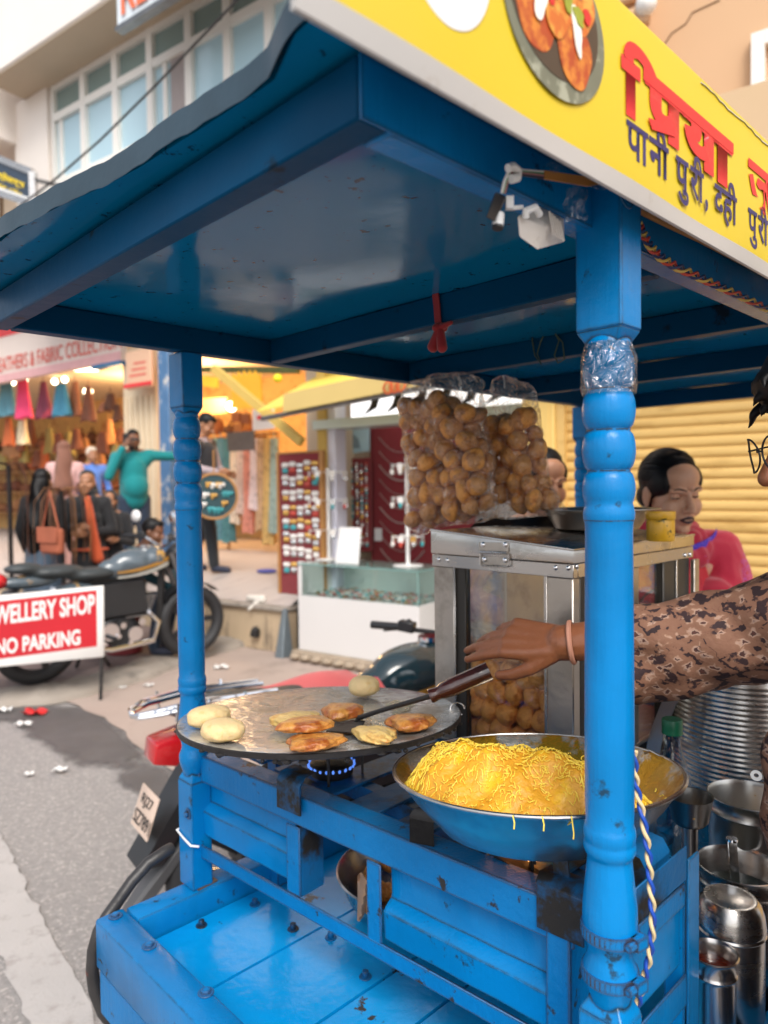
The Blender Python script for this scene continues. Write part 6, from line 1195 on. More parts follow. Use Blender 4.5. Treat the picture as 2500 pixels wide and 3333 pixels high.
# ================================================================== motorcycles
def moto(org, head, sc, label, tank_m, kind):
    """x forward, y left, z up in the machine's own frame"""
    hx = Vector((math.cos(head), math.sin(head), 0)); hy = Vector((-math.sin(head), math.cos(head), 0)); og = Vector(org)
    P = lambda x, y, z: og+hx*x*sc+hy*y*sc+Vector((0, 0, z*sc)); t = T('motorcycle', label, 'motorcycle', og)
    R3 = Matrix((hx, hy, (0, 0, 1))).transposed()
    def wheel(x, nm):
        mb = MB(); mb.tube([P(x+.262*math.cos(a), 0, .31+.262*math.sin(a)) for a in [2*math.pi*k/36 for k in range(36)]], .052*sc, 10, closed=True); w_ = mb.part('tyre', M_rubber, t)
        mb = MB(); mb.tube([P(x+.222*math.cos(a), 0, .31+.222*math.sin(a)) for a in [2*math.pi*k/36 for k in range(36)]], .022*sc, 8, closed=True)
        for k in range(5): a = 2*math.pi*k/5; mb.bar(P(x, 0, .31), P(x+.215*math.cos(a), 0, .31+.215*math.sin(a)), .03*sc, .045*sc)
        mb.cyl(P(x, -.06, .31), P(x, .06, .31), .055*sc, n=16); mb.part('rim', mat('alloy_black', (.03, .03, .032), .4, .5), w_)
    wheel(0, 'r'); wheel(1.28, 'f')
    pc = mat('engine_grey', (.22, .22, .23), .35, .8, .3, 20)
    mb = MB(); mb.chain([P(0, 0, .31), P(.45, 0, .36), P(.75, 0, .30)], [.03*sc]*3, 8); mb.bar(P(.3, 0, .70), P(1.0, 0, .80), .05*sc, .05*sc); mb.bar(P(1.02, 0, .84), P(.98, 0, .32), .05*sc, .05*sc); mb.bar(P(.4, 0, .66), P(.5, 0, .34), .05*sc, .05*sc); mb.part('frame', M_iron, t)
    mb = MB(); mb.ell(P(.60, 0, .33), (.20*sc, .13*sc, .13*sc), R3); mb.cyl(P(.58, -.15, .31), P(.58, .15, .31), .11*sc, n=24); e_ = mb.part('engine', M_black, t)
    mb = MB()
    for k in range(7): mb.hexa([P(.66+.01*k, -.085, .42+.025*k), P(.86+.01*k, -.085, .42+.025*k), P(.86+.01*k, .085, .42+.025*k), P(.66+.01*k, .085, .42+.025*k)], [P(.66+.01*k, -.085, .432+.025*k), P(.86+.01*k, -.085, .432+.025*k), P(.86+.01*k, .085, .432+.025*k), P(.66+.01*k, .085, .432+.025*k)])
    mb.part('cylinder_fins', pc, e_); mb = MB()
    for x, y, z, r in ((.50, -.15, .34, .07), (.70, -.15, .30, .06), (.60, -.155, .38, .025), (.66, -.155, .24, .02), (.45, -.15, .25, .02), (.78, -.1, .38, .03), (.56, -.16, .30, .02)): mb.cyl(P(x, y, z), P(x, y-.02, z), r*sc, n=14)
    mb.part('engine_covers', M_chrome, e_)
    mb = MB(); mb.hexa([P(.25, -.10, .42), P(.86, -.10, .44), P(.86, .10, .44), P(.25, .10, .42)], [P(.28, -.07, .70), P(.84, -.07, .74), P(.84, .07, .74), P(.28, .07, .70)]); mb.part('airbox', M_black, t, bevel=.02*sc)
    mb = MB(); mb.tube([P(.84, -.09, .46), P(.92, -.12, .36), P(.86, -.14, .22), P(.5, -.16, .20), P(.2, -.18, .28)], .024*sc, 10); mb.cyl(P(.3, -.18, .25), P(-.25, -.19, .36), .035*sc, .045*sc, n=16); mb.part('exhaust', M_chrome, t)
    # tank, seat, side panels and tail: fused bodies
    mb = MB(); mb.ell(P(.80, 0, .86), (.24*sc, .135*sc, .12*sc), R3); mb.ell(P(.92, 0, .88), (.13*sc, .15*sc, .11*sc), R3); mb.ell(P(.62, 0, .82), (.16*sc, .10*sc, .09*sc), R3); mb = remesh(mb, .018*sc, 4); tk = mb.part('fuel_tank', tank_m, t, 80)
    for nm_, z_, h_, m_ in (('gold_stripe', .83, .034, mat('decal_gold', (.62, .33, .06), .3)), ('white_stripe', .79, .030, mat('decal_white', (.66, .64, .58), .3))):
        mb = MB(); mb.grid(lambda u, v: P(.58+.44*u, -(.108+.045*math.sin(math.pi*(.15+.75*u))), z_-.03+.085*u*u+h_*(v-.5)*(.4+.6*u)), 14, 2, (0, 0, .002)); mb.part(nm_, m_, tk, 60)
    mb = MB(); mb.cyl(P(.88, 0, .98), P(.88, 0, 1.0), .05*sc, n=20); mb.part('filler_cap', M_chrome, tk)
    mb = MB(); mb.ell(P(.42, 0, .80), (.22*sc, .13*sc, .055*sc), R3); mb.ell(P(.15, 0, .84), (.22*sc, .125*sc, .055*sc), R3); mb.ell(P(-.08, 0, .88), (.14*sc, .10*sc, .045*sc), R3); mb = remesh(mb, .018*sc, 4); mb.part('seat', mat('seat_vinyl', (.035, .042, .045), .45, 0, .2, 20), t, 80)
    mb = MB(); mb.ell(P(.30, 0, .66), (.18*sc, .11*sc, .09*sc), R3); mb.ell(P(-.05, 0, .78), (.22*sc, .075*sc, .055*sc), R3); mb = remesh(mb, .018*sc, 3); mb.part('side_panel', tank_m, t, 80)
    mb = MB(); mb.grid(lambda u, v: P(-.02+.40*math.cos(2.6-2.0*u)*.9, (v-.5)*.15, .32+.38*math.sin(2.6-2.0*u)), 10, 3, (0, 0, .004)); mb.hexa([P(-.42, -.07, .40), P(-.42, .07, .40), P(-.34, .07, .40), P(-.34, -.07, .40)], [P(-.20, -.08, .72), P(-.20, .08, .72), P(-.12, .08, .74), P(-.12, -.08, .74)]); mb.part('rear_mudguard', M_black, t, 60)
    mb = MB(); mb.grid(lambda u, v: P(1.28+.34*math.cos(2.5-1.7*u), (v-.5)*.13, .31+.34*math.sin(2.5-1.7*u)), 10, 3, (0, 0, .004)); mb.part('front_mudguard', M_black if kind == 'far' else tank_m, t, 60)
    mb = MB()
    for s_ in (-1, 1): mb.cyl(P(1.28, .085*s_, .31), P(1.06, .085*s_, .92), .026*sc, n=12)
    mb.part('fork', pc, t)
    mb = MB()
    for s_ in (-1, 1): mb.cyl(P(.05, .11*s_, .34), P(.18, .11*s_, .70), .03*sc, n=12)
    mb.part('shock_absorber', M_chrome, t)
    mb = MB(); mb.ell(P(1.16, 0, .88), (.10*sc, .11*sc, .12*sc), R3); hl = mb.part('headlamp', M_black, t); mb = MB(); mb.ell(P(1.21, 0, .88), (.06*sc, .09*sc, .095*sc), R3); mb.part('lens', M_chrome, hl)
    dz_ = 0 if kind == 'far' else -.075; Ph = lambda x, y, z: P(x, y, z+dz_*(1 if z > 1.0 else .3))
    mb = MB()
    for s_ in (-1, 1): mb.tube([Ph(1.02, 0, .97), Ph(1.02, .12*s_, 1.0), Ph(.99, .24*s_, 1.05), Ph(.93, .34*s_, 1.06)], .012*sc, 8)
    hb_ = mb.part('handlebar', M_chrome if kind == 'far' else M_iron, t)
    for s_ in (-1, 1):
        mb = MB(); mb.cyl(Ph(.95, .31*s_, 1.06), Ph(.88, .44*s_, 1.06), .019*sc, n=14); mb.part('grip', M_black, hb_); mb = MB(); mb.tube([Ph(1.0, .28*s_, 1.05), Ph(1.02, .34*s_, 1.04), Ph(.96, .45*s_, 1.02)], .007*sc, 6); mb.part('lever', M_black, hb_); mb = MB(); mb.bar(Ph(.99, .24*s_, 1.06), Ph(.95, .31*s_, 1.07), .05*sc, .05*sc); mb.ell(Ph(.97, .26*s_, 1.09), .014*sc); mb.part('switch_box', M_black, hb_, bevel=.004)
        if kind == 'far': mb = MB(); mb.tube([Ph(.98, .26*s_, 1.07), Ph(.96, .33*s_, 1.20)], .007*sc, 6); mb.part('mirror_stem', M_black, hb_); mb = MB(); mb.ell(Ph(.96, .36*s_, 1.23), (.025*sc, .085*sc, .055*sc), R3); mb.part('mirror', M_white if s_ > 0 else M_chrome, hb_)
    mb = MB(); mb.ell(P(-.26, 0, .80), (.07*sc, .085*sc, .06*sc), R3) if kind == 'far' else mb.hexa([P(-.36, -.055, .735), P(-.28, -.065, .715), P(-.28, .065, .715), P(-.36, .055, .735)], [P(-.35, -.058, .805), P(-.22, -.07, .825), P(-.22, .07, .825), P(-.35, .058, .805)]); tl = mb.part('tail_lamp', mat('tail_red', (.50, .008, .012), .12, 0, .15, 20, coat=.6), t, bevel=.008 if kind != 'far' else 0, bseg=2)
    for s_ in (-1, 1): mb = MB(); mb.cap(P(.5, .14*s_, .30), P(.5, .25*s_, .30), .018*sc); mb.part('footpeg', M_rubber, t)
    mb = MB(); mb.bar(P(.42, .12, .28), P(.38, .26, .01), .02, .02); mb.part('side_stand', M_iron, t)
    return t, P, R3, tl
M_tk1 = mat('black_gloss_gold', (.08, .105, .125), .18, 0, .2, 3, coat=.5, col2=(.62, .34, .07), c2=(.60, .63), s2=4)
r_ = pz('d4', 255, 985, .065); f_ = pz('d4', 1400, 775, .065); hd_ = math.atan2(f_[1]-r_[1], f_[0]-r_[0])
m2, Pm2, _, _ = moto((r_[0], r_[1], .065), hd_, 1.03, 'black motorcycle with gold streaks parked on the paving behind the red sign', M_tk1, 'far')
M_tk2 = mat('dark_teal_gloss', (.012, .035, .045), .12, 0, .2, 3, coat=.7)
hd1 = math.radians(36); tl0 = pd('D', 332, 1612, 2.27); hx1 = Vector((math.cos(hd1), math.sin(hd1), 0))
og = Vector((tl0[0], tl0[1], 0))+hx1*.32
m1, Pm, Rm, tl = moto(og, hd1, .94, 'dark motorcycle with chrome rear carrier parked close behind the cart', M_tk2, 'near')
# carrier, plate and red seat cloth of the near motorcycle
mb = MB()
for y in (.06, .105):
    pts = [Pm(.10, y*1.0, .91), Pm(-.20, y, .925), Pm(-.34, y*.9, .915), Pm(-.40, y*.5, .905), Pm(-.41, 0, .90), Pm(-.40, -y*.5, .905), Pm(-.34, -y*.9, .915), Pm(-.20, -y, .925), Pm(.10, -y, .91)]; mb.tube(pts, .009, 8)
for x in (-.05, -.18, -.29): mb.tube([Pm(x, .11, .94), Pm(x, .09, .88)], .006, 6); mb.tube([Pm(x, -.11, .94), Pm(x, -.09, .88)], .006, 6)
mb.part('rear_carrier', M_chrome, m1)
mb = MB(); mb.ell(Pm(-.08, 0, .885), (.20, .085, .03), Rm); mb.part('tail_cowl', M_black, m1)
pl = [Pm(-.40, .085, .50), Pm(-.40, -.085, .50), Pm(-.355, -.085, .63), Pm(-.355, .085, .63)]; mb = MB(); mb.prism(pl, Vector(hx1)*.006); plt = mb.part('number_plate', mat('plate_cream', (.66, .50, .40), .5, 0, .06, 8), m1, bevel=.002)
Xp = Vector(pl[1])-Vector(pl[0]); Yp = Vector(pl[3])-Vector(pl[0]); No = -Vector(hx1)*.003
text_mb('RJ27', Vector(pl[0])+Xp*.22+Yp*.56+No, Xp, Yp, width=.10, height=.042, bold=.01, depth=0).part('lettering', M_black, plt, 0)
text_mb('SZ7891', Vector(pl[0])+Xp*.08+Yp*.14+No, Xp, Yp, width=.15, height=.042, bold=.01, depth=0).part('lettering', M_black, plt, 0)
mb = MB(); mb.hexa([Pm(-.30, -.20, .34), Pm(-.24, -.20, .34), Pm(-.24, -.14, .34), Pm(-.30, -.14, .34)], [Pm(-.30, -.20, .40), Pm(-.24, -.20, .40), Pm(-.24, -.14, .40), Pm(-.30, -.14, .40)]); mb.part('reflector', mat('tail_red', BLUE), m1)
mb = MB(); mb.hexa([Pm(-.46, -.03, .24), Pm(-.46, .03, .24), Pm(-.40, .03, .22), Pm(-.40, -.03, .22)], [Pm(-.26, -.06, .46), Pm(-.26, .06, .46), Pm(-.20, .06, .46), Pm(-.20, -.06, .46)]); mb.part('mud_flap', mat('grey_flap', (.08, .08, .085), .6), m1, bevel=.01)
mb = MB(); mb.grid(lambda u, v: Pm(.02+.50*u, -.17+.34*v, .885+.02*math.sin(u*7)*math.cos(v*5)-.25*max(0, abs(v-.5)-.33)), 14, 12, (0, 0, .006)); mb.thing('red_cloth', mat('red_cloth_pale', (.62, .10, .10), .8, 0, .15, 10, sheen=.2), 'red cloth spread over the seat of the near motorcycle', 'cloth', smooth=70)
# ================================================================== people
from mathutils.bvhtree import BVHTree
def skinm(n, c): return mat('skin_'+n, c, .42, 0, .08, 18, .25, 140, 0, [x*.72 for x in c], (.58, .72), 5, sub=.12)
M_hair = mat('black_hair', (.006, .0055, .006), .46, 0, .4, 30, .3, 60, stretch=(1, .25, 1), spec=.22); M_lash = mat('dark_lash', (.012, .009, .008), .6)
def head_parts(mb, Q, s=1.0):
    """overlapping shapes of a head; Q maps head coordinates (x to the person's right, y forwards, z up, origin between the ears at eye height) to the world"""
    R = Q.to_3x3().normalized(); E_ = lambda c, r: mb.ell(Q @ Vector(c), tuple(k*s for k in r), R, n=20, m=14)
    E_((0, -.015, .035), (.073, .092, .085)); E_((0, .02, -.03), (.062, .070, .085)); E_((0, .034, -.078), (.048, .050, .040)); E_((0, .072, -.099), (.021, .017, .017)); E_((0, .045, .05), (.057, .042, .045)); E_((0, .080, -.064), (.027, .018, .020))
    for k in (-1, 1):
        E_((.036*k, .058, -.036), (.029, .024, .031)); E_((.074*k, -.012, -.010), (.008, .019, .031)); E_((.076*k, -.005, -.036), (.006, .009, .010)); E_((.0125*k, .097, -.038), (.0085, .010, .0075))
        mb.cap(Q @ Vector((.046*k, .072, .020)), Q @ Vector((.012*k, .086, .017)), .009*s)
    mb.chain([Q @ Vector(p) for p in ((0, .086, .012), (0, .099, -.012), (0, .111, -.034))], [.007*s, .0085*s, .0112*s])
def sockets(Qi):
    def f(co):
        l = Qi @ co; d = 0
        for k in (-1, 1): d += .0085*math.exp(-((l.x-.031*k)/.016)**2-((l.z-.002)/.010)**2)*(1 if l.y > .03 else 0)
        if d: l = l-Vector((0, d, 0)); return Qi.inverted() @ l
        return co
    return f
def face_features(person, Q, bvh, lip, lids, look=-.35, brow=.0024, skin=None, bindi=False, iris=True):
    R = Q.to_3x3(); fwd = (R @ Vector((0, 1, 0))).normalized(); sc = R.col[1].length
    def on(x, z, o=.0):
        org = Q @ Vector((x, .25, z)); h = bvh.ray_cast(org, -fwd)
        return (h[0]+fwd*o) if h[0] is not None else Q @ Vector((x, .085, z))
    for k in (-1, 1):
        mb = MB(); mb.ell(Q @ Vector((.031*k, .0665, .002)), .0125*sc, n=20, m=14); mb.part('eye', mat('eye_white', (.45, .42, .38), .2), person)
        mb = MB(); mb.ell(Q @ Vector((.031*k, .0735, .0015+look*.006)), .0062*sc, n=14, m=10); mb.part('iris', M_lash, person)
        mb = MB(); c = Q @ Vector((.031*k, .0665, .002)); mb.ell(c, .0137*sc, R.normalized(), n=28, m=24); Ri = R.inverted()
        kill = [f for f in mb.bm.faces if (Ri @ (f.calc_center_median()-c)).z < (-.0035 if lids else .002) and (Ri @ (f.calc_center_median()-c)).z > (-.0068 if lids else -.006)]
        bmesh.ops.delete(mb.bm, geom=kill, context='FACES'); mb.part('eyelid', skin, person)
        zl_ = -.0035 if lids else .002; pts = []
        for t in np.linspace(-1, 1, 9): x = .0125*t; y = math.sqrt(max(1e-8, .0139**2-x*x-zl_*zl_)); pts.append(Q @ Vector((.031*k+x, .0665+y, .002+zl_-.001*abs(t))))
        mb = MB(); mb.tube(pts, [.0008, .0015, .0018, .002, .002, .002, .0018, .0015, .0008], 6); mb.part('eyelash', M_lash, person)
        pts = [on(x*k, z, .0006) for x, z in ((.010, .0195), (.020, .0235), (.032, .0262), (.043, .0245), (.053, .0185))]; mb = MB(); mb.tube(pts, [brow*.8, brow, brow, brow*.8, brow*.3], 6); mb.part('eyebrow', M_hair, person)
    mb = MB(); up = [on(x, z, .0005) for x, z in ((-.024, -.0655), (-.012, -.0605), (-.004, -.0588), (0, -.0600), (.004, -.0588), (.012, -.0605), (.024, -.0655))]; mb.chain(up, [.002*sc, .0040*sc, .0050*sc, .0046*sc, .0050*sc, .0040*sc, .002*sc], 10)
    lo = [on(x, z, .0005) for x, z in ((-.022, -.0675), (-.010, -.0715), (0, -.0728), (.010, -.0715), (.022, -.0675))]; mb.chain(lo, [.002*sc, .0045*sc, .0055*sc, .0045*sc, .002*sc], 10); mb = remesh(mb, .0014, 3); mb.part('lips', lip, person, 80)
    for k in (-1, 1): mb = MB(); mb.ell(on(.006*k, -.0445, -.001), (.0028, .0028, .0018)); mb.part('nostril', M_lash, person)
    if bindi: mb = MB(); mb.ell(on(0, .028, .0), .0016); mb.part('bindi', mat('bindi_red', (.16, .01, .01), .5), person)
def hand_parts(mb, wrist, fdir, back, side, s=1.0, curl=(.25, .3, .35, .4), spread=.06, thumb=(.5, .6), droop=0):
    """palm, four unequal fingers and a thumb as tapered chains; fdir: wrist to knuckles, back: normal of the back of the hand, side: towards the thumb"""
    w = Vector(wrist); f = Vector(fdir).normalized(); b = Vector(back); b = (b-f*b.dot(f)).normalized(); t = f.cross(b).normalized()
    if t.dot(Vector(side)) < 0: t = -t
    L = [.072, .080, .075, .060]; r = [.0088, .0092, .0086, .0076]; off = [.027, .009, -.009, -.026]; K = [.088, .090, .085, .077]
    for i in range(4):
        kn = w+f*K[i]*s+t*off[i]*s; mb.chain([w+t*off[i]*.55*s+f*.012*s, w+f*.05*s+t*off[i]*.85*s-b*.002*s, kn], [.0150*s, .0125*s, .0108*s], 10)
        d = (f+t*(spread*(1.5-i))).normalized(); ax = t; p = kn; an = droop
        for j, (k, rr) in enumerate(((.48, 1.0), (.30, .9), (.24, .78))):
            an += curl[i]*(1.0, 1.1, .7)[j]; q = p+(d*math.cos(an)-b*math.sin(an))*L[i]*k*s; mb.cap(p, q, r[i]*rr*s*1.02, r[i]*rr*.94*s, 10); p = q
    p0 = w+t*.020*s+f*.018*s-b*.006*s; p1 = p0+(t*.55*thumb[0]*2+f*.75-b*.35*thumb[1])*.040*s; p2 = p1+(f*.85+t*.2-b*.45*thumb[1])*.034*s; p3 = p2+(f*.9+t*.0-b*.35*thumb[1])*.026*s
    mb.chain([p0, p1, p2, p3], [.0150*s, .0115*s, .0102*s, .0082*s], 10)
    mb.ell(w+f*.045*s-b*.006*s, (.03*s, .03*s, .012*s), Matrix((f, t, b)).transposed())
def Qmat(c, yaw, pitch=0, roll=0, s=1.0):
    """head frame: yaw 0 looks along +Y, positive turns to the left seen from above"""
    return Matrix.Translation(Vector(c)) @ (Matrix.Rotation(yaw, 4, 'Z') @ Matrix.Rotation(-pitch, 4, 'X') @ Matrix.Rotation(roll, 4, 'Y')) @ Matrix.Scale(s, 4)
def strands(person, Q, bvh, s=1.0, n=150, seed=1, end=(0, -1, -.25), m=None):
    """combed-back hairs lying on the hair's surface, from the hairline to the knot"""
    rn = random.Random(seed); mb = MB(); e = Vector(end).normalized()
    for i in range(n):
        x = rn.uniform(-1, 1); d0 = Vector((x, .75-.55*x*x+rn.uniform(-.1, .1), .95-.85*abs(x)**1.5)).normalized(); pts = []; lift = rn.uniform(-.0004, .0012); w = rn.uniform(-.25, .25)
        for k in range(9):
            t = k/8; d = d0.slerp(e, t*rn.uniform(.97, 1.0)); d = (d+Vector((w*math.sin(t*3.1)*.12, 0, .10*math.sin(t*3.14)))).normalized(); o = Q @ Vector((0, -.01, .03)); wd = (Q.to_3x3() @ d).normalized(); h = bvh.ray_cast(o+wd*.4, -wd)
            if h[0] is not None: pts.append(h[0]+wd*lift)
        if len(pts) > 4: mb.tube(pts, [.0005]+[.0011*s]*(len(pts)-2)+[.0006], 4)
    o = mb.part('hair_strands', m or M_hair, person, 70); o['kind'] = 'stuff'; return o
# ---- simple figures for the middle distance
def figure(label, pos, yaw, H=1.72, skin=None, top=None, legs=None, hair=None, J=None, vox=.014, hairkind='short', headyaw=0, headpitch=0, shoes=None, robe=None, female=False, sleeves=True, build=1.0, sit=False, vest=None, belly=0):
    k = H/1.72; hx = Vector((math.cos(yaw), math.sin(yaw), 0)); hy = Vector((-math.sin(yaw), math.cos(yaw), 0)); og = Vector(pos)
    P = lambda p: og+(hx*p[0]+hy*p[1]+Vector((0, 0, p[2])))*k; R3 = Matrix((hx, hy, (0, 0, 1))).transposed()
    sh = .165 if female else .19
    j = dict(neck=(0, -.01, 1.47), head=(0, .02, 1.605), chest=(0, 0, 1.28), waist=(0, .01, 1.05), pelvis=(0, 0, .93), shR=(sh, 0, 1.40), shL=(-sh, 0, 1.40), elR=(sh+.07, -.02, 1.13), elL=(-sh-.07, -.02, 1.13), wrR=(sh+.08, .10, .90), wrL=(-sh-.08, .10, .90), hiR=(.09, 0, .90), hiL=(-.09, 0, .90), knR=(.10, .02, .50), knL=(-.10, .02, .50), anR=(.10, -.01, .09), anL=(-.10, -.01, .09))
    if J: j.update(J)
    t = T('person', label, 'person', og); r = lambda x: x*k*build
    mb = MB(); Q = Qmat(P(j['head']), yaw+headyaw, headpitch, 0, k); head_parts(mb, Q, k)
    mb.cap(P(j['neck']), Q @ Vector((0, -.02, -.07)), r(.052), r(.050)); mb.cap(P(j['chest']), P(j['waist']), r(.125), r(.115)); mb.cap(P(j['waist']), P(j['pelvis']), r(.115), r(.13))
    for s in 'RL':
        mb.cap(P(j['neck']), P(j['sh'+s]), r(.05), r(.052)); mb.cap(P(j['chest']), P(j['sh'+s]), r(.10), r(.055)); mb.chain([P(j['sh'+s]), P(j['el'+s]), P(j['wr'+s])], [r(.047), r(.036), r(.026)])
        mb.chain([P(j['hi'+s]), P(j['kn'+s]), P(j['an'+s])], [r(.080), r(.052), r(.036)]); a = P(j['an'+s]); mb.cap(a+Vector((0, 0, -.04*k)), a+hy*.15*k+Vector((0, 0, -.06*k)), .036*k, .028*k)
        w, e = P(j['wr'+s]), P(j['el'+s]); d = (w-e).normalized(); hand_parts(mb, w, d, hx*(1 if s == 'R' else -1)+hy*.1, hy, k, curl=(.4, .45, .5, .5))
    remesh(mb, vox*.55, 3).part('body', skin, t, 80)
    if top is not None:
        mb = MB(); mb.cap(P(j['chest']), P(j['waist']), r(.145), r(.138+belly)); mb.cap(P(j['waist']), P(j['pelvis']), r(.138+belly), r(.148)); mb.cap(P(j['neck'])-Vector((0, 0, .03*k)), P(j['chest']), r(.068), r(.13))
        if belly: mb.ell(P((0, .09, 1.06)), (.15*k, .13*k, .16*k), R3)
        if female: mb.ell(P((.07, .09, 1.24)), .075*k); mb.ell(P((-.07, .09, 1.24)), .075*k)
        for s in 'RL':
            mb.cap(P(j['neck'])-Vector((0, 0, .04*k)), P(j['sh'+s]), r(.06), r(.066)); mb.cap(P(j['chest']), P(j['sh'+s]), r(.115), r(.068))
            e = P(j['el'+s]); w = P(j['wr'+s]); mb.chain([P(j['sh'+s]), e]+([e.lerp(w, .92)] if sleeves else []), [r(.063), r(.050)]+([r(.040)] if sleeves else []))
        remesh(mb, vox, 3).part('top', top, t, 80)
    if vest is not None:
        mb = MB(); mb.cap(P(j['chest']), P(j['waist']), r(.158), r(.152)); mb.cap(P(j['waist']), P(j['pelvis']), r(.152), r(.162))
        for s in 'RL': mb.cap(P(j['chest']), P(j['sh'+s]), r(.12), r(.074))
        remesh(mb, vox, 3).part('vest', vest, t, 80)
    mb = MB()
    if robe is not None:
        mb.lathe([(r(.135), 1.05*k), (r(.17), .90*k), (r(.20), .5*k), (r(.25), .06*k), (0, .06*k)], og, 24); mb.part('skirt', robe, t)
    elif legs is not None:
        mb.cap(P(j['hiR']), P(j['hiL']), r(.098))
        for s in 'RL': mb.chain([P(j['hi'+s]), P(j['kn'+s]), P(j['an'+s])], [r(.096), r(.072), r(.058)])
        remesh(mb, vox, 3).part('trousers', legs, t, 80)
    if shoes is not None:
        for s in 'RL': a = P(j['an'+s]); mb = MB(); mb.cap(a+Vector((0, 0, -.04*k)), a+hy*.16*k+Vector((0, 0, -.055*k)), .043*k, .036*k); remesh(mb, vox*.7, 2).part('shoe', shoes, t, 80)
    mb = MB(); RR = Q.to_3x3().normalized(); E_ = lambda c, q: mb.ell(Q @ Vector(c), tuple(x*k for x in q), RR)
    E_((0, -.022, .045), (.080, .094, .088))
    if hairkind == 'bun': E_((0, -.11, 0), (.045, .04, .045))
    if hairkind in ('long', 'veil'):
        E_((0, -.05, -.03), (.085, .075, .11)); mb.cap(Q @ Vector((0, -.06, -.05)), P((0, -.12, 1.15)), .085*k, .12*k); 
        if hairkind == 'long': mb.cap(P((0, -.12, 1.15)), P((0, -.13, .95)), .11*k, .07*k)
        if hairkind == 'veil':
            E_((0, -.005, -.10), (.085, .075, .05)); mb.cap(P((.05, .05, 1.40)), P((.08, .09, 1.15)), .08*k, .06*k); mb.cap(P((-.05, .05, 1.40)), P((-.08, .09, 1.15)), .08*k, .06*k)
    if hairkind == 'short': E_((0, .045, .085), (.06, .045, .035))
    remesh(mb, vox*.6, 2, disp=(lambda c: c+Vector((math.sin(c.z*22+c.x*9), math.sin(c.z*17+c.x*40), 0))*.008) if hairkind in ('long', 'veil') else None).part('veil' if hairkind == 'veil' else 'hair', hair or M_hair, t, 80)
    return t, P, Q, hx, hy, k
S1, S2, S3 = skinm('tan', (.36, .17, .09)), skinm('brown', (.20, .085, .045)), skinm('light', (.46, .25, .15))
yaw_to = lambda p, q=(0, 0): math.atan2(q[1]-p[1], q[0]-p[0])-math.pi/2
fab = lambda n, c, **k: mat('fabric_'+n, c, .85, 0, .15, 12, .3, 60, sheen=.15, **k)
bk = fab('black', (.012, .012, .014)); M_shoe = mat('dark_shoes', (.02, .025, .05), .5)
# man in the teal jumper, on the phone, one arm stretched out
p = pd('D', 288, 1000, 8.4); pos = (p[0], p[1], platz(float(p@V))); yw = yaw_to(pos)+.25
tm, P_, Q_, hx_, hy_, k_ = figure('person in a teal jumper on the phone with one arm stretched out', pos, yw, 1.72, S2, fab('teal', (.0, .20, .21)), fab('navy', (.015, .028, .055)), None, dict(elR=(.30, .10, 1.18), wrR=(.15, .18, 1.52), elL=(-.44, .05, 1.42), wrL=(-.66, .12, 1.52), shL=(-.20, 0, 1.43)), headyaw=-.1, build=1.1, belly=.012, shoes=M_shoe)
mb = MB(); q = P_((.115, .13, 1.60)); mb.bar(q-hy_*.0+Vector((0, 0, -.07)), q+Vector((0, 0, .07))+hy_*.02, .012, .07); mb.thing('phone', M_black, 'dark phone held to the ear of the person in teal', 'phone', bevel=.003)
mb = MB(); mb.ell(Q_ @ Vector((0, .035, -.085)), (.052, .055, .035), Q_.to_3x3().normalized()); mb.part('beard', M_hair, tm)
mb = MB(); mb.bar(Q_ @ Vector((-.055, .094, .004)), Q_ @ Vector((.055, .094, .004)), .01, .03); mb.part('sunglasses', M_black, tm)
# man in the dark waistcoat seen from the side
p = pd('D', 438, 1000, 8.0); pos = (p[0], p[1], platz(float(p@V)))
figure('person in a black waistcoat and grey hoodie standing right of the far blue post', pos, yaw_to(pos)+1.1, 1.76, S1, fab('lilacgrey', (.40, .33, .36)), fab('blackjean', (.016, .018, .022)), None, dict(elR=(.28, .05, 1.12), wrR=(.15, .25, 1.08), elL=(-.27, .05, 1.12), wrL=(-.14, .26, 1.06), anL=(-.10, -.22, .09), anR=(.10, .16, .09), knL=(-.10, -.06, .50), knR=(.10, .12, .50), head=(0, .05, 1.60)), headpitch=.5, shoes=M_shoe, vest=fab('vest', (.020, .020, .024)))
# woman in black with an orange scarf, and the girl beside her
p = pd('D', 190, 1060, 7.2); pos = (p[0], p[1], .065)
wb, P_, Q_, hx_, hy_, k_ = figure('person in black dress and headscarf with an orange scarf end, arms folded', pos, yaw_to(pos)-.25, 1.70, S1, bk, None, bk, dict(elR=(.24, .02, 1.12), wrR=(.06, .20, 1.16), elL=(-.24, .02, 1.12), wrL=(-.04, .22, 1.10)), hairkind='veil', robe=bk, female=True)
M_osc = fab('orange', (.62, .10, .03)); mb = MB(); mb.chain([P_((-.02, .10, 1.44)), P_((-.06, .17, 1.25)), P_((-.10, .20, 1.05)), P_((-.13, .20, .85))], [.035, .045, .045, .06]); remesh(mb, .014, 2).part('scarf', M_osc, wb, 80)
mb = MB(); mb.ell(P_((-.02, .05, .93)), (.185, .16, .022)); mb.part('sash', M_osc, wb)
p = pd('D', 238, 1100, 7.45); pos = (p[0], p[1], .065)
figure('child in a black headscarf standing between two adults', pos, yaw_to(pos)-.1, 1.50, S1, bk, None, bk, dict(wrL=(-.10, .22, 1.15), elL=(-.24, .05, 1.10)), hairkind='veil', robe=bk, female=True)
# woman with long black hair turned away
p = pd('D', 92, 1080, 7.1); pos = (p[0], p[1], .065)
figure('person with long loose black hair turned away beside the belt rack', pos, yaw_to(pos)+2.6, 1.72, S1, bk, None, None, None, hairkind='long', robe=fab('bluegrey2', (.06, .09, .13)), female=True)
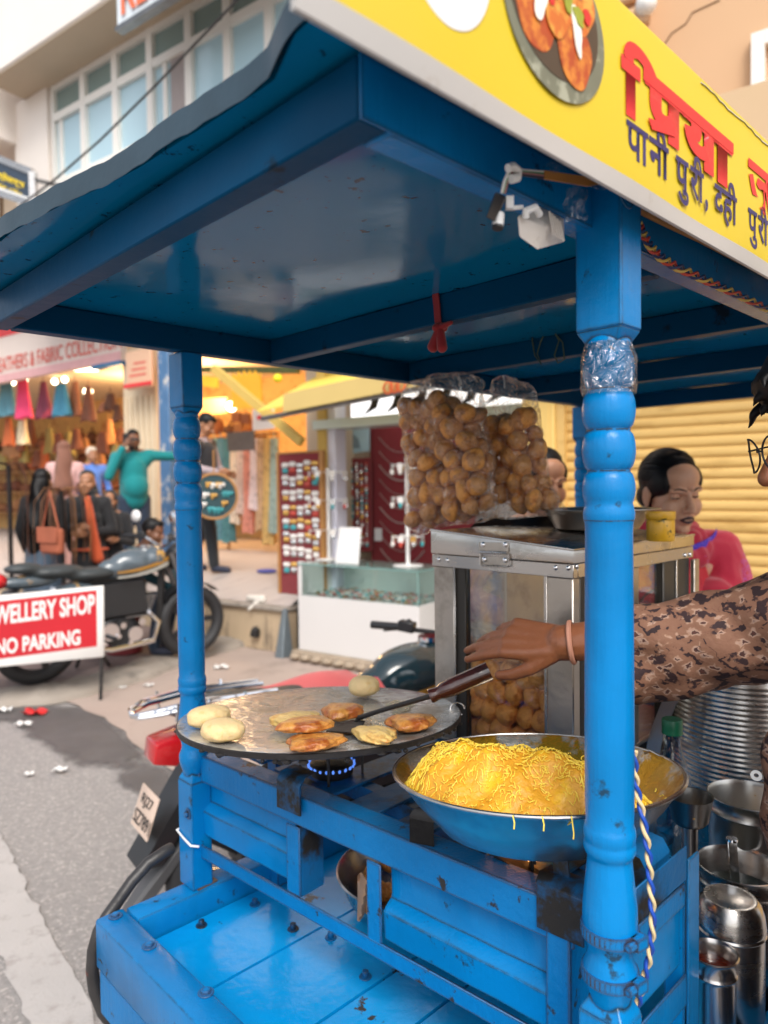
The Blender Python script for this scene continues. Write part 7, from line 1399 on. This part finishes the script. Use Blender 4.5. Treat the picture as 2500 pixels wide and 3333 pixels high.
# person in a brown veil, back turned, on the platform
p = pd('D', 140, 1000, 9.0); pos = (p[0], p[1], platz(float(p@V)))
figure('person in a long brown veil and pink top with the back turned', pos, yaw_to(pos)+2.9, 1.70, S1, fab('palepink', (.60, .36, .34)), None, fab('brownveil', (.20, .085, .055)), None, hairkind='veil', robe=fab('dustypink', (.42, .22, .19)), female=True)
p = pd('D', 198, 1010, 9.6); pos = (p[0], p[1], platz(float(p@V)))
figure('person in a bright blue shirt and pale cap far behind, partly hidden', pos, yaw_to(pos)+.4, 1.50, S1, fab('brightblue', (.10, .22, .62)), fab('navy', (0, 0, 0)), fab('palecap', (.60, .52, .42)), None)
# crouching man behind the parked motorcycle, on a low red stool
p = pd('D', 278, 1200, 6.6); pos = (p[0], p[1], .065); yw = yaw_to(pos)+1.15
figure('person in a dark teal shirt crouching behind the parked motorcycle', pos, yw, 1.70, S2, fab('darkteal', (.008, .045, .06)), fab('navy', (0, 0, 0)), None, dict(pelvis=(0, -.05, .46), waist=(0, .0, .60), chest=(0, .08, .82), neck=(0, .16, 1.0), head=(0, .24, 1.13), shR=(.19, .12, .94), shL=(-.19, .12, .94), elR=(.24, .28, .74), elL=(-.24, .28, .74), wrR=(.14, .46, .62), wrL=(-.14, .46, .62), hiR=(.09, -.05, .44), hiL=(-.09, -.05, .44), knR=(.14, .36, .50), knL=(-.14, .36, .50), anR=(.13, .28, .09), anL=(-.13, .28, .09)), headpitch=.2, shoes=M_shoe)
mb = MB(); q = Vector(pos)-Vector((-math.sin(yw), math.cos(yw), 0))*.06; mb.cyl(q, q+Vector((0, 0, .345)), .16, .14, n=20); mb.thing('red_stool', mat('stool_red', (.22, .02, .025), .5), 'low maroon stool under the crouching person', 'stool', bevel=.01)
# ================================================================== the two women at the end of the cart
SW = skinm('warm', (.56, .29, .175)); SWd = skinm('warmdark', (.48, .23, .13))
def near_woman(label, hc, hyaw, hpitch, hroll, byaw, skin, J, clothes, lip, lids=True, vox=.0042, hs=1.0, jewels=True):
    """hc: head centre; body hangs below it"""
    Q = Qmat(hc, hyaw, hpitch, hroll, hs); bx = Vector((math.cos(byaw), math.sin(byaw), 0)); by = Vector((-math.sin(byaw), math.cos(byaw), 0)); og = Vector((hc[0], hc[1], 0))-by*.03
    P = lambda p: og+bx*p[0]+by*p[1]+Vector((0, 0, p[2])); t = T('person', label, 'person', og); zn = hc[2]-.135
    j = dict(neck=(0, -.01, zn), shR=(.165, -.01, zn-.075), shL=(-.165, -.01, zn-.075), elR=(.24, .0, zn-.33), elL=(-.24, .0, zn-.33), wrR=(.16, .20, zn-.42), wrL=(-.16, .20, zn-.42)); j.update(J)
    mb = MB(); head_parts(mb, Q, hs); mb.cap(P(j['neck']), Q @ Vector((0, -.022, -.075)), .054, .051); mb.cap(P((0, 0, zn-.17)), P((0, 0, zn-.40)), .115, .11); mb.cap(P((0, 0, zn-.40)), P((0, 0, zn-.55)), .11, .14)
    for s in 'RL':
        mb.cap(P(j['neck']), P(j['sh'+s]), .05, .052); mb.cap(P((0, 0, zn-.17)), P(j['sh'+s]), .10, .055); mb.chain([P(j['sh'+s]), P(j['el'+s]), P(j['wr'+s])], [.050, .040, .025]); k = 1 if s == 'R' else -1
        mb.chain([P((.09*k, 0, zn-.56)), P((.09*k, .02, .46)), P((.09*k, 0, .08))], [.09, .055, .04]); mb.cap(P((.09*k, -.02, .04)), P((.09*k, .13, .03)), .036, .028)
        d = P(j['wr'+s])-P(j['el'+s]); hand_parts(mb, P(j['wr'+s]), d, Vector((0, 0, 1))+bx*k*.6, by*.2-bx*k, .95, curl=(.45, .5, .5, .55))
    body = remesh(mb, vox, 3, disp=sockets(Q.inverted())); bvh = BVHTree.FromBMesh(body.bm); body.part('body', skin, t, 80)
    face_features(t, Q, bvh, lip, lids, skin=skin, bindi=True)
    mb = MB(); RR = Q.to_3x3().normalized(); E_ = lambda c, q: mb.ell(Q @ Vector(c), tuple(x*hs for x in q), RR, n=24, m=16)
    E_((0, -.024, .040), (.0805, .097, .090)); E_((0, -.05, -.02), (.072, .062, .06)); E_((0, -.112, -.035), (.042, .036, .042)); E_((0, -.012, .080), (.070, .064, .049)); E_((.050, .008, .038), (.031, .056, .048)); E_((-.050, .008, .038), (.031, .056, .048))
    hm = remesh(mb, .005, 3); hb = BVHTree.FromBMesh(hm.bm); hm.part('hair', M_hair, t, 80); strands(t, Q, hb, hs, 190, int(hc[0]*1000))
    if jewels:
        for k in (-1, 1): mb = MB(); mb.ell(Q @ Vector((.083*k, -.003, -.046)), .006); mb.part('earring', M_chrome, t)
    clothes(t, P, j, Q, zn); return t, P, Q
M_crim = mat('crimson_wool', (.46, .007, .035), .85, 0, .12, 9, .5, 220, sheen=.35); M_kurta = mat('red_kurta', (.50, .02, .035), .7, 0, .1, 20, .3, 120)
M_emb = mat('mauve_embroidery', (.50, .12, .38), .6, 0, .2, 60); M_bord = mat('blue_border', (.06, .03, .45), .7, 0, .25, 50, 0, 1, 0, (.40, .20, .55), (.58, .64), 110)
def pinkclothes(t, P, j, Q, zn):
    mb = MB(); mb.cap(P((0, 0, zn-.16)), P((0, .01, zn-.5)), .135, .15); mb.ell(P((.07, .09, zn-.24)), .085); mb.ell(P((-.07, .09, zn-.24)), .085); mb.cap(P((0, 0, zn-.5)), P((0, 0, .35)), .16, .24)
    for s in 'RL': mb.chain([P(j['sh'+s]), P(j['el'+s]), P(j['el'+s]).lerp(P(j['wr'+s]), .85)], [.064, .054, .043])
    remesh(mb, .009, 4).part('kurta', M_kurta, t, 80)
    # shawl: over both shoulders and arms, closed high at the neck
    mb = MB()
    for s in 'RL':
        k = 1 if s == 'R' else -1; mb.chain([P((0, -.02, zn-.06)), P(j['sh'+s])+Vector((0, 0, -.005)), P(j['el'+s]), P(j['el'+s])+Vector((0, 0, -.12))], [.085, .082, .088, .085]); mb.cap(P(j['sh'+s]), P((.13*k, .10, zn-.30)), .075, .07)
    mb.cap(P((0, -.07, zn-.10)), P((0, -.07, zn-.45)), .13, .15); mb.cap(P((-.10, .10, zn-.22)), P((-.14, .12, zn-.45)), .085, .09)
    n = [P((.075*math.cos(a)*1.12, .072*math.sin(a)+.005, zn+.006-.035*math.sin(a))) for a in np.linspace(0, 2*math.pi, 13)]; mb.chain(n, [.036]*13, 10); n = [P((.09*math.cos(a)*1.12, .085*math.sin(a)+.01, zn-.030-.05*math.sin(a))) for a in np.linspace(0, 2*math.pi, 13)]; mb.chain(n, [.038]*13, 10)
    def folds(c):
        l = c-P((0, 0, zn)); r = math.hypot(l.x, l.y)+1e-6; f = .0035*math.sin(26*math.atan2(l.y, l.x)*.5+l.z*9)+.0025*math.sin(l.z*60+l.x*30+l.y*22); return c+Vector((l.x/r, l.y/r, .2))*f*(1 if l.z < -.03 else 1.2)
    sh = remesh(mb, .0075, 4, disp=folds); bv = BVHTree.FromBMesh(sh.bm); so = sh.part('shawl', M_crim, t, 80)
    def onshawl(c, x, y, o=.001):
        d = Vector(ray(c, x, y)).normalized(); h = bv.ray_cast(Vector(O), d); return (h[0]-d*o) if h[0] is not None else None
    def stroke(pts, w, m, nm='embroidery'):
        q = [onshawl(*p) for p in pts]; q = [x for x in q if x is not None]
        if len(q) > 1: mb = MB(); mb.tube(q, w, 5); mb.part(nm, m, t)
    bord = [('d5', x, y) for x, y in ((640, 1410), (690, 1395), (740, 1375), (790, 1348), (835, 1315), (860, 1280), (868, 1255))]
    q = [onshawl(*b, .002) for b in bord]; q = [x for x in q if x is not None]
    if len(q) > 2: mb = MB(); mb.grid(lambda u, v: q[int(round(u*(len(q)-1)))]+Vector((.0, -.004, 1))*(v-.5)*.030, len(q)-1, 2, (0, .002, 0)); mb.part('border', M_bord, t, 60)
    for cx, cy, r in ((1125, 1600, 42), (1125, 1600, 22), (1105, 1670, 18), (1130, 1750, 24), (1100, 1800, 14), (1120, 1520, 22), (790, 1825, 16), (975, 1850, 12), (1090, 1500, 12), (1110, 1440, 14)): stroke([('d5', cx+r*(1+.22*math.cos(5*a))*math.cos(a), cy+r*(1+.22*math.cos(5*a))*math.sin(a)*1.25) for a in np.linspace(0, 6.28, 22)], .0011, M_emb)
    for pts in (((740, 1900), (750, 1840), (755, 1790)), ((745, 1860), (780, 1850), (800, 1830)), ((980, 1880), (982, 1820)), ((1110, 1640), (1095, 1700), (1120, 1760), (1110, 1810)), ((770, 1450), (790, 1500), (800, 1560)), ((1130, 1540), (1110, 1470), (1100, 1420))): stroke([('d5', x, y) for x, y in pts], .001, M_emb)
    # kurta placket seen through the case
    mb = MB()
    for i in range(30): mb.ell(P((-.005+.01*(i % 2), .155-.0*i, zn-.20-.012*i)), (.007, .006, .005), n=8, m=5)
    mb.part('gold_trim', mat('gold_thread', (.62, .42, .14), .4, .3), t)
hcW = pd('D', 1449, 1062, 2.30)
near_woman('person in a crimson shawl with dark lipstick looking down, before the yellow shutter', hcW, math.pi+.22, .20, .06, math.pi+.18, SW, dict(wrR=(.05, .28, 1.02), elR=(.22, .08, 1.05), wrL=(-.05, .26, .98), shL=(-.195, -.01, hcW[2]-.205), elL=(-.27, .0, hcW[2]-.44)), pinkclothes, mat('dark_lipstick', (.035, .008, .010), .3), hs=1.06)
M_lace = mat('mauve_lace', (.30, .15, .17), .7, 0, .2, 12, .8, 90, 0, (.52, .34, .34), (.50, .58), 75); M_aqua = mat('aqua_cloth', (.15, .42, .48), .8, 0, .1, 10)
def laceclothes(t, P, j, Q, zn):
    mb = MB(); mb.cap(P((0, 0, zn-.15)), P((0, .01, zn-.5)), .135, .145); mb.ell(P((.07, .09, zn-.24)), .08); mb.ell(P((-.07, .09, zn-.24)), .08); mb.cap(P((0, 0, zn-.06)), P((0, 0, zn-.2)), .07, .12); mb.cap(P((0, 0, zn-.5)), P((0, 0, .35)), .15, .22)
    for s in 'RL': mb.cap(P((0, 0, zn-.12)), P(j['sh'+s]), .09, .066); mb.chain([P(j['sh'+s]), P(j['el'+s]), P(j['el'+s]).lerp(P(j['wr'+s]), .9)], [.066, .060, .046])
    remesh(mb, .009, 4, disp=lambda c: c+Vector((math.sin(c.z*55+c.x*20), math.cos(c.z*48+c.y*30), 0))*.004).part('blouse', M_lace, t, 80)
    mb = MB(); mb.chain([P((-.15, .06, zn-.08)), P((-.05, .15, zn-.22)), P((.10, .15, zn-.42))], [.04, .045, .05]); remesh(mb, .010, 3).part('stole', M_aqua, t, 80)
hcV = pd('D', 1172, 1042, 2.62)
near_woman('person in a mauve lace blouse whose face shows between the puri bags and near post', hcV, math.pi+.30, .18, 0, math.pi+.2, SWd, dict(elR=(.33, .05, 1.16), wrR=(.16, .24, 1.10), shR=(.18, -.01, hcV[2]-.21)), laceclothes, mat('rose_lips', (.28, .06, .05), .4), hs=1.0)
# ================================================================== the vendor reaching over the cart
SV = skinm('vendor', (.25, .088, .038))
mv = bpy.data.materials.new('printed_shirt'); mv.use_nodes = True; tt = mv.node_tree; bs_ = tt.nodes['Principled BSDF']; bs_.inputs['Roughness'].default_value = .8
tcv = _n(tt, 'ShaderNodeTexCoord'); mpv = _n(tt, 'ShaderNodeMapping'); mpv.inputs['Scale'].default_value = (1, 1, 1.25); mpv.inputs['Rotation'].default_value = (.4, .6, .5)
tt.links.new(tcv.outputs['Object'], mpv.inputs['Vector'])
nd = _n(tt, 'ShaderNodeTexNoise', Scale=70, Detail=2); tt.links.new(mpv.outputs[0], nd.inputs['Vector']); mxv = _n(tt, 'ShaderNodeVectorMath', operation='MULTIPLY_ADD'); mxv.inputs[1].default_value = (.020, .020, .020); tt.links.new(nd.outputs['Color'], mxv.inputs[0]); tt.links.new(mpv.outputs[0], mxv.inputs[2])
vo = _n(tt, 'ShaderNodeTexVoronoi', Scale=46); vo.feature = 'F1'; vo.distance = 'CHEBYCHEV'; tt.links.new(mxv.outputs[0], vo.inputs['Vector'])
r1 = _n(tt, 'ShaderNodeValToRGB'); el = r1.color_ramp.elements; el[0].position = 0; el[0].color = (.10, .03, .02, 1); el[1].position = 1; el[1].color = (.02, .008, .010, 1)
for ps, c in ((.15, (.07, .028, .022, 1)), (.18, (.40, .26, .20, 1)), (.27, (.36, .21, .14, 1)), (.31, (.235, .115, .07, 1)), (.56, (.215, .10, .06, 1)), (.60, (.025, .010, .012, 1))): e = el.new(ps); e.color = c
tt.links.new(vo.outputs['Distance'], r1.inputs[0]); nz2 = _n(tt, 'ShaderNodeTexNoise', Scale=38, Detail=5); tt.links.new(mpv.outputs[0], nz2.inputs['Vector']); mr2 = _n(tt, 'ShaderNodeMapRange'); mr2.inputs[1].default_value = .565; mr2.inputs[2].default_value = .60; tt.links.new(nz2.outputs['Fac'], mr2.inputs[0])
m3 = _n(tt, 'ShaderNodeMix', data_type='RGBA'); m3.inputs[7].default_value = (.03, .012, .014, 1); tt.links.new(mr2.outputs[0], m3.inputs[0]); tt.links.new(r1.outputs[0], m3.inputs[6]); tt.links.new(m3.outputs[2], bs_.inputs['Base Color'])
bpv = _n(tt, 'ShaderNodeBump', Strength=.4, Distance=.003); nz3 = _n(tt, 'ShaderNodeTexNoise', Scale=160); tt.links.new(tcv.outputs['Object'], nz3.inputs['Vector']); tt.links.new(nz3.outputs['Fac'], bpv.inputs['Height']); tt.links.new(bpv.outputs[0], bs_.inputs['Normal'])
SRCP = lambda x, y, Y: Vector(pd('D', x/1.50693, y/1.50693, Y))
vw, ve, vf = SRCP(1835, 2092, 1.09), SRCP(2450, 2050, 1.0), SRCP(1480, 2085, 1.165)
vsh = Vector((.67, .86, 1.44)); vb = Vector((.66, .78, 0)); A3, B3 = Vector(A), Vector(B)
vend = T('person', 'person in a brown printed shirt and glasses reaching across the cart from the right', 'person', vb)
nose = SRCP(2466, 1568, .90); yv = math.pi/2-.12; Qv = Qmat((0, 0, 0), yv, .18, 0, 1.0); off = Qv @ Vector((0, .122, -.036)); Qv = Qmat(nose-off, yv, .18, 0, 1.0); hcv = Qv @ Vector((0, 0, 0))
mb = MB(); head_parts(mb, Qv, 1.0); nk = Vector((hcv.x+.03, hcv.y-.03, hcv.z-.16)); mb.cap(nk, Qv @ Vector((0, -.025, -.075)), .06, .056); chest = vb+Vector((0, 0, 1.24)); mb.cap(nk-Vector((0, 0, .02)), chest, .07, .13); mb.cap(chest, vb+Vector((0, 0, .95)), .13, .13)
sh2 = vb+B3*-.20+Vector((0, 0, 1.38)); el2 = sh2-B3*.05+A3*-.05+Vector((0, 0, -.28)); wr2 = el2+A3*.10+B3*.03+Vector((0, 0, -.24))
mb.chain([nk, vsh, ve, vw], [.06, .058, .044, .028]); mb.cap(chest, vsh, .11, .06); mb.chain([nk, sh2, el2, wr2], [.06, .056, .044, .028]); mb.cap(chest, sh2, .11, .06)
for k in (-1, 1): mb.chain([vb+B3*.10*k+Vector((0, 0, .92)), vb+B3*.10*k+A3*.02+Vector((0, 0, .5)), vb+B3*.10*k+Vector((0, 0, .08))], [.09, .06, .042]); mb.cap(vb+B3*.10*k+Vector((0, 0, .04)), vb+B3*.10*k+A3*.14+Vector((0, 0, .032)), .04, .03)
hand_parts(mb, vw, vf-vw+Vector((0, 0, .014)), Vector((-.10, -.75, .65)), Vector((0, -.5, -.8)), 1.0, curl=(.10, .14, .22, .30), spread=.045, thumb=(.45, .9), droop=.24)
hand_parts(mb, wr2, wr2-el2, -B3, A3, 1.0)
remesh(mb, .0034, 3, disp=sockets(Qv.inverted())).part('body', SV, vend, 80)
# nails
mb = MB(); dv_ = (vw-ve).normalized(); mb.lathe([(.031, -.004), (.034, -.002), (.034, .002), (.031, .004)], vw-dv_*.012, 24, dv_); mb.part('bracelet', mat('pale_thread', (.52, .24, .16), .7), vend)
# shirt: torso, sleeve pushed to mid forearm, wide loose cuff
mb = MB(); mb.cap(nk-Vector((0, 0, .05)), chest, .085, .15); mb.cap(chest, vb+Vector((0, 0, .92)), .155, .165); mb.cap(chest, vsh, .13, .085); mb.cap(chest, sh2, .13, .08); mb.chain([sh2, el2, el2.lerp(wr2, .9)], [.078, .062, .05])
cf = SRCP(2072, 2170, 1.055); up_ = Vector((0, 0, 1)); mb.chain([vsh, vsh.lerp(ve, .5)+Vector((0, 0, -.01)), ve+Vector((0, 0, -.005)), ve.lerp(cf, .5)+Vector((0, 0, .006)), cf], [.088, .082, .070, .058, .048]); mb.chain([ve, ve.lerp(vw, .3), ve.lerp(vw, .62)], [.067, .055, .048]); mb.cap(ve.lerp(cf, .4)-up_*.03, cf-up_*.020, .040, .036); mb.ell(SRCP(2062, 2190, 1.06), (.026, .042, .050))
def shirtf(c): return c+Vector((math.sin(c.z*70+c.x*30), math.sin(c.x*85+c.z*50), math.sin(c.x*90+c.y*60)))*.0032
sm_ = remesh(mb, .0065, 3, disp=shirtf); sm_.part('shirt', mv, vend, 80)
fe = [pd('f2', x, y, .93) for x, y in ((1260, 180), (1200, 260), (1180, 380), (1155, 520), (1150, 640), (1152, 760), (1160, 880), (1175, 1000), (1205, 1100), (1240, 1190))]
mb = MB()
for i in range(len(fe)-1): mb.cap(Vector(fe[i])+Vector((.030, -.01, 0)), Vector(fe[i+1])+Vector((.030, -.01, 0)), .028); mb.cap(Vector(fe[i])+Vector((.09, -.05, 0)), Vector(fe[i+1])+Vector((.09, -.05, 0)), .06)
remesh(mb, .006, 3, disp=shirtf).part('shirt_front', mv, vend, 80)
mb = MB(); q = Vector(pd('f2', 1148, 557, .915)); mb.lathe([(.003, 0), (.0065, 0), (.007, .002), (.003, .002)], q, 18, (-.5, -.8, 0)); mb.part('button', M_white, vend)
mb = MB(); mb.chain([vb+B3*.10+Vector((0, 0, .94)), vb+B3*.10+A3*.02+Vector((0, 0, .5)), vb+B3*.10+Vector((0, 0, .09))], [.11, .085, .065]); mb.chain([vb-B3*.10+Vector((0, 0, .94)), vb-B3*.10+A3*.02+Vector((0, 0, .5)), vb-B3*.10+Vector((0, 0, .09))], [.11, .085, .065]); remesh(mb, .012, 3).part('trousers', fab('navy', (0, 0, 0)), vend, 80)
# hair with a ragged fringe, thin rimmed glasses
mb = MB(); RR = Qv.to_3x3().normalized(); E_ = lambda c, q: mb.ell(Qv @ Vector(c), q, RR)
E_((0, -.022, .045), (.082, .096, .09)); E_((0, .03, .092), (.07, .06, .045)); E_((0, .068, .078), (.055, .035, .032))
rn = random.Random(12)
for k in range(26):
    x = rn.uniform(-.06, .06); y = rn.uniform(.07, .098); z = rn.uniform(.045, .09); mb.chain([Qv @ Vector((x, y-.03, z+.02)), Qv @ Vector((x*1.05, y+.008, z)), Qv @ Vector((x*1.1+rn.uniform(-.01, .01), y+.012, z-rn.uniform(.006, .018)))], [.010, .0055, .0018], 8)
remesh(mb, .0032, 1).part('hair', M_hair, vend, 60)
fr_ = MB()
for k in (-1, 1):
    fr_.tube([Qv @ Vector((.033*k+.026*math.cos(a)*(1+.1*math.cos(2*a)), .112-.010*abs(math.cos(a))*(1 if k*math.cos(a) > 0 else 0), -.004+.022*math.sin(a))) for a in [2*math.pi*i/24 for i in range(24)]], .0013, 6, closed=True); fr_.tube([Qv @ Vector((.060*k, .104, .002)), Qv @ Vector((.076*k, .05, .004)), Qv @ Vector((.078*k, -.02, .0))], .0013, 6)
fr_.tube([Qv @ Vector((-.008, .113, .0)), Qv @ Vector((0, .116, .003)), Qv @ Vector((.008, .113, .0))], .0012, 6); fr_.part('glasses', M_black, vend)
# clear carrier bag with a black cord behind the case
mb = MB(); q0, q1 = pd('g3', 640, 260, 1.78), pd('g3', 720, 420, 1.72); mb.cap(q0, q1, .035, .06); mb.cap(q0, pd('g3', 610, 230, 1.80), .03, .02); mb = remesh(mb, .006, 2, disp=lambda c: c+Vector((math.sin(c.z*140), math.sin(c.x*150), math.cos(c.y*120)))*.004); mb.thing('carrier_bag', M_film, 'crumpled clear carrier bag held beside the steel case', 'carrier bag', smooth=60)
mb = MB(); lp = [pd('g3', x, y, 1.70) for x, y in ((590, 150), (640, 95), (700, 55), (760, 45), (792, 65), (785, 100), (750, 145), (690, 195), (625, 235))]; mb.tube(lp, .0032, 8); mb.ell(pd('g3', 818, 108, 1.70), (.010, .008, .009)); mb.thing('cord_loop', M_black, 'loop of thick black cord hung beside the steel case', 'cord')
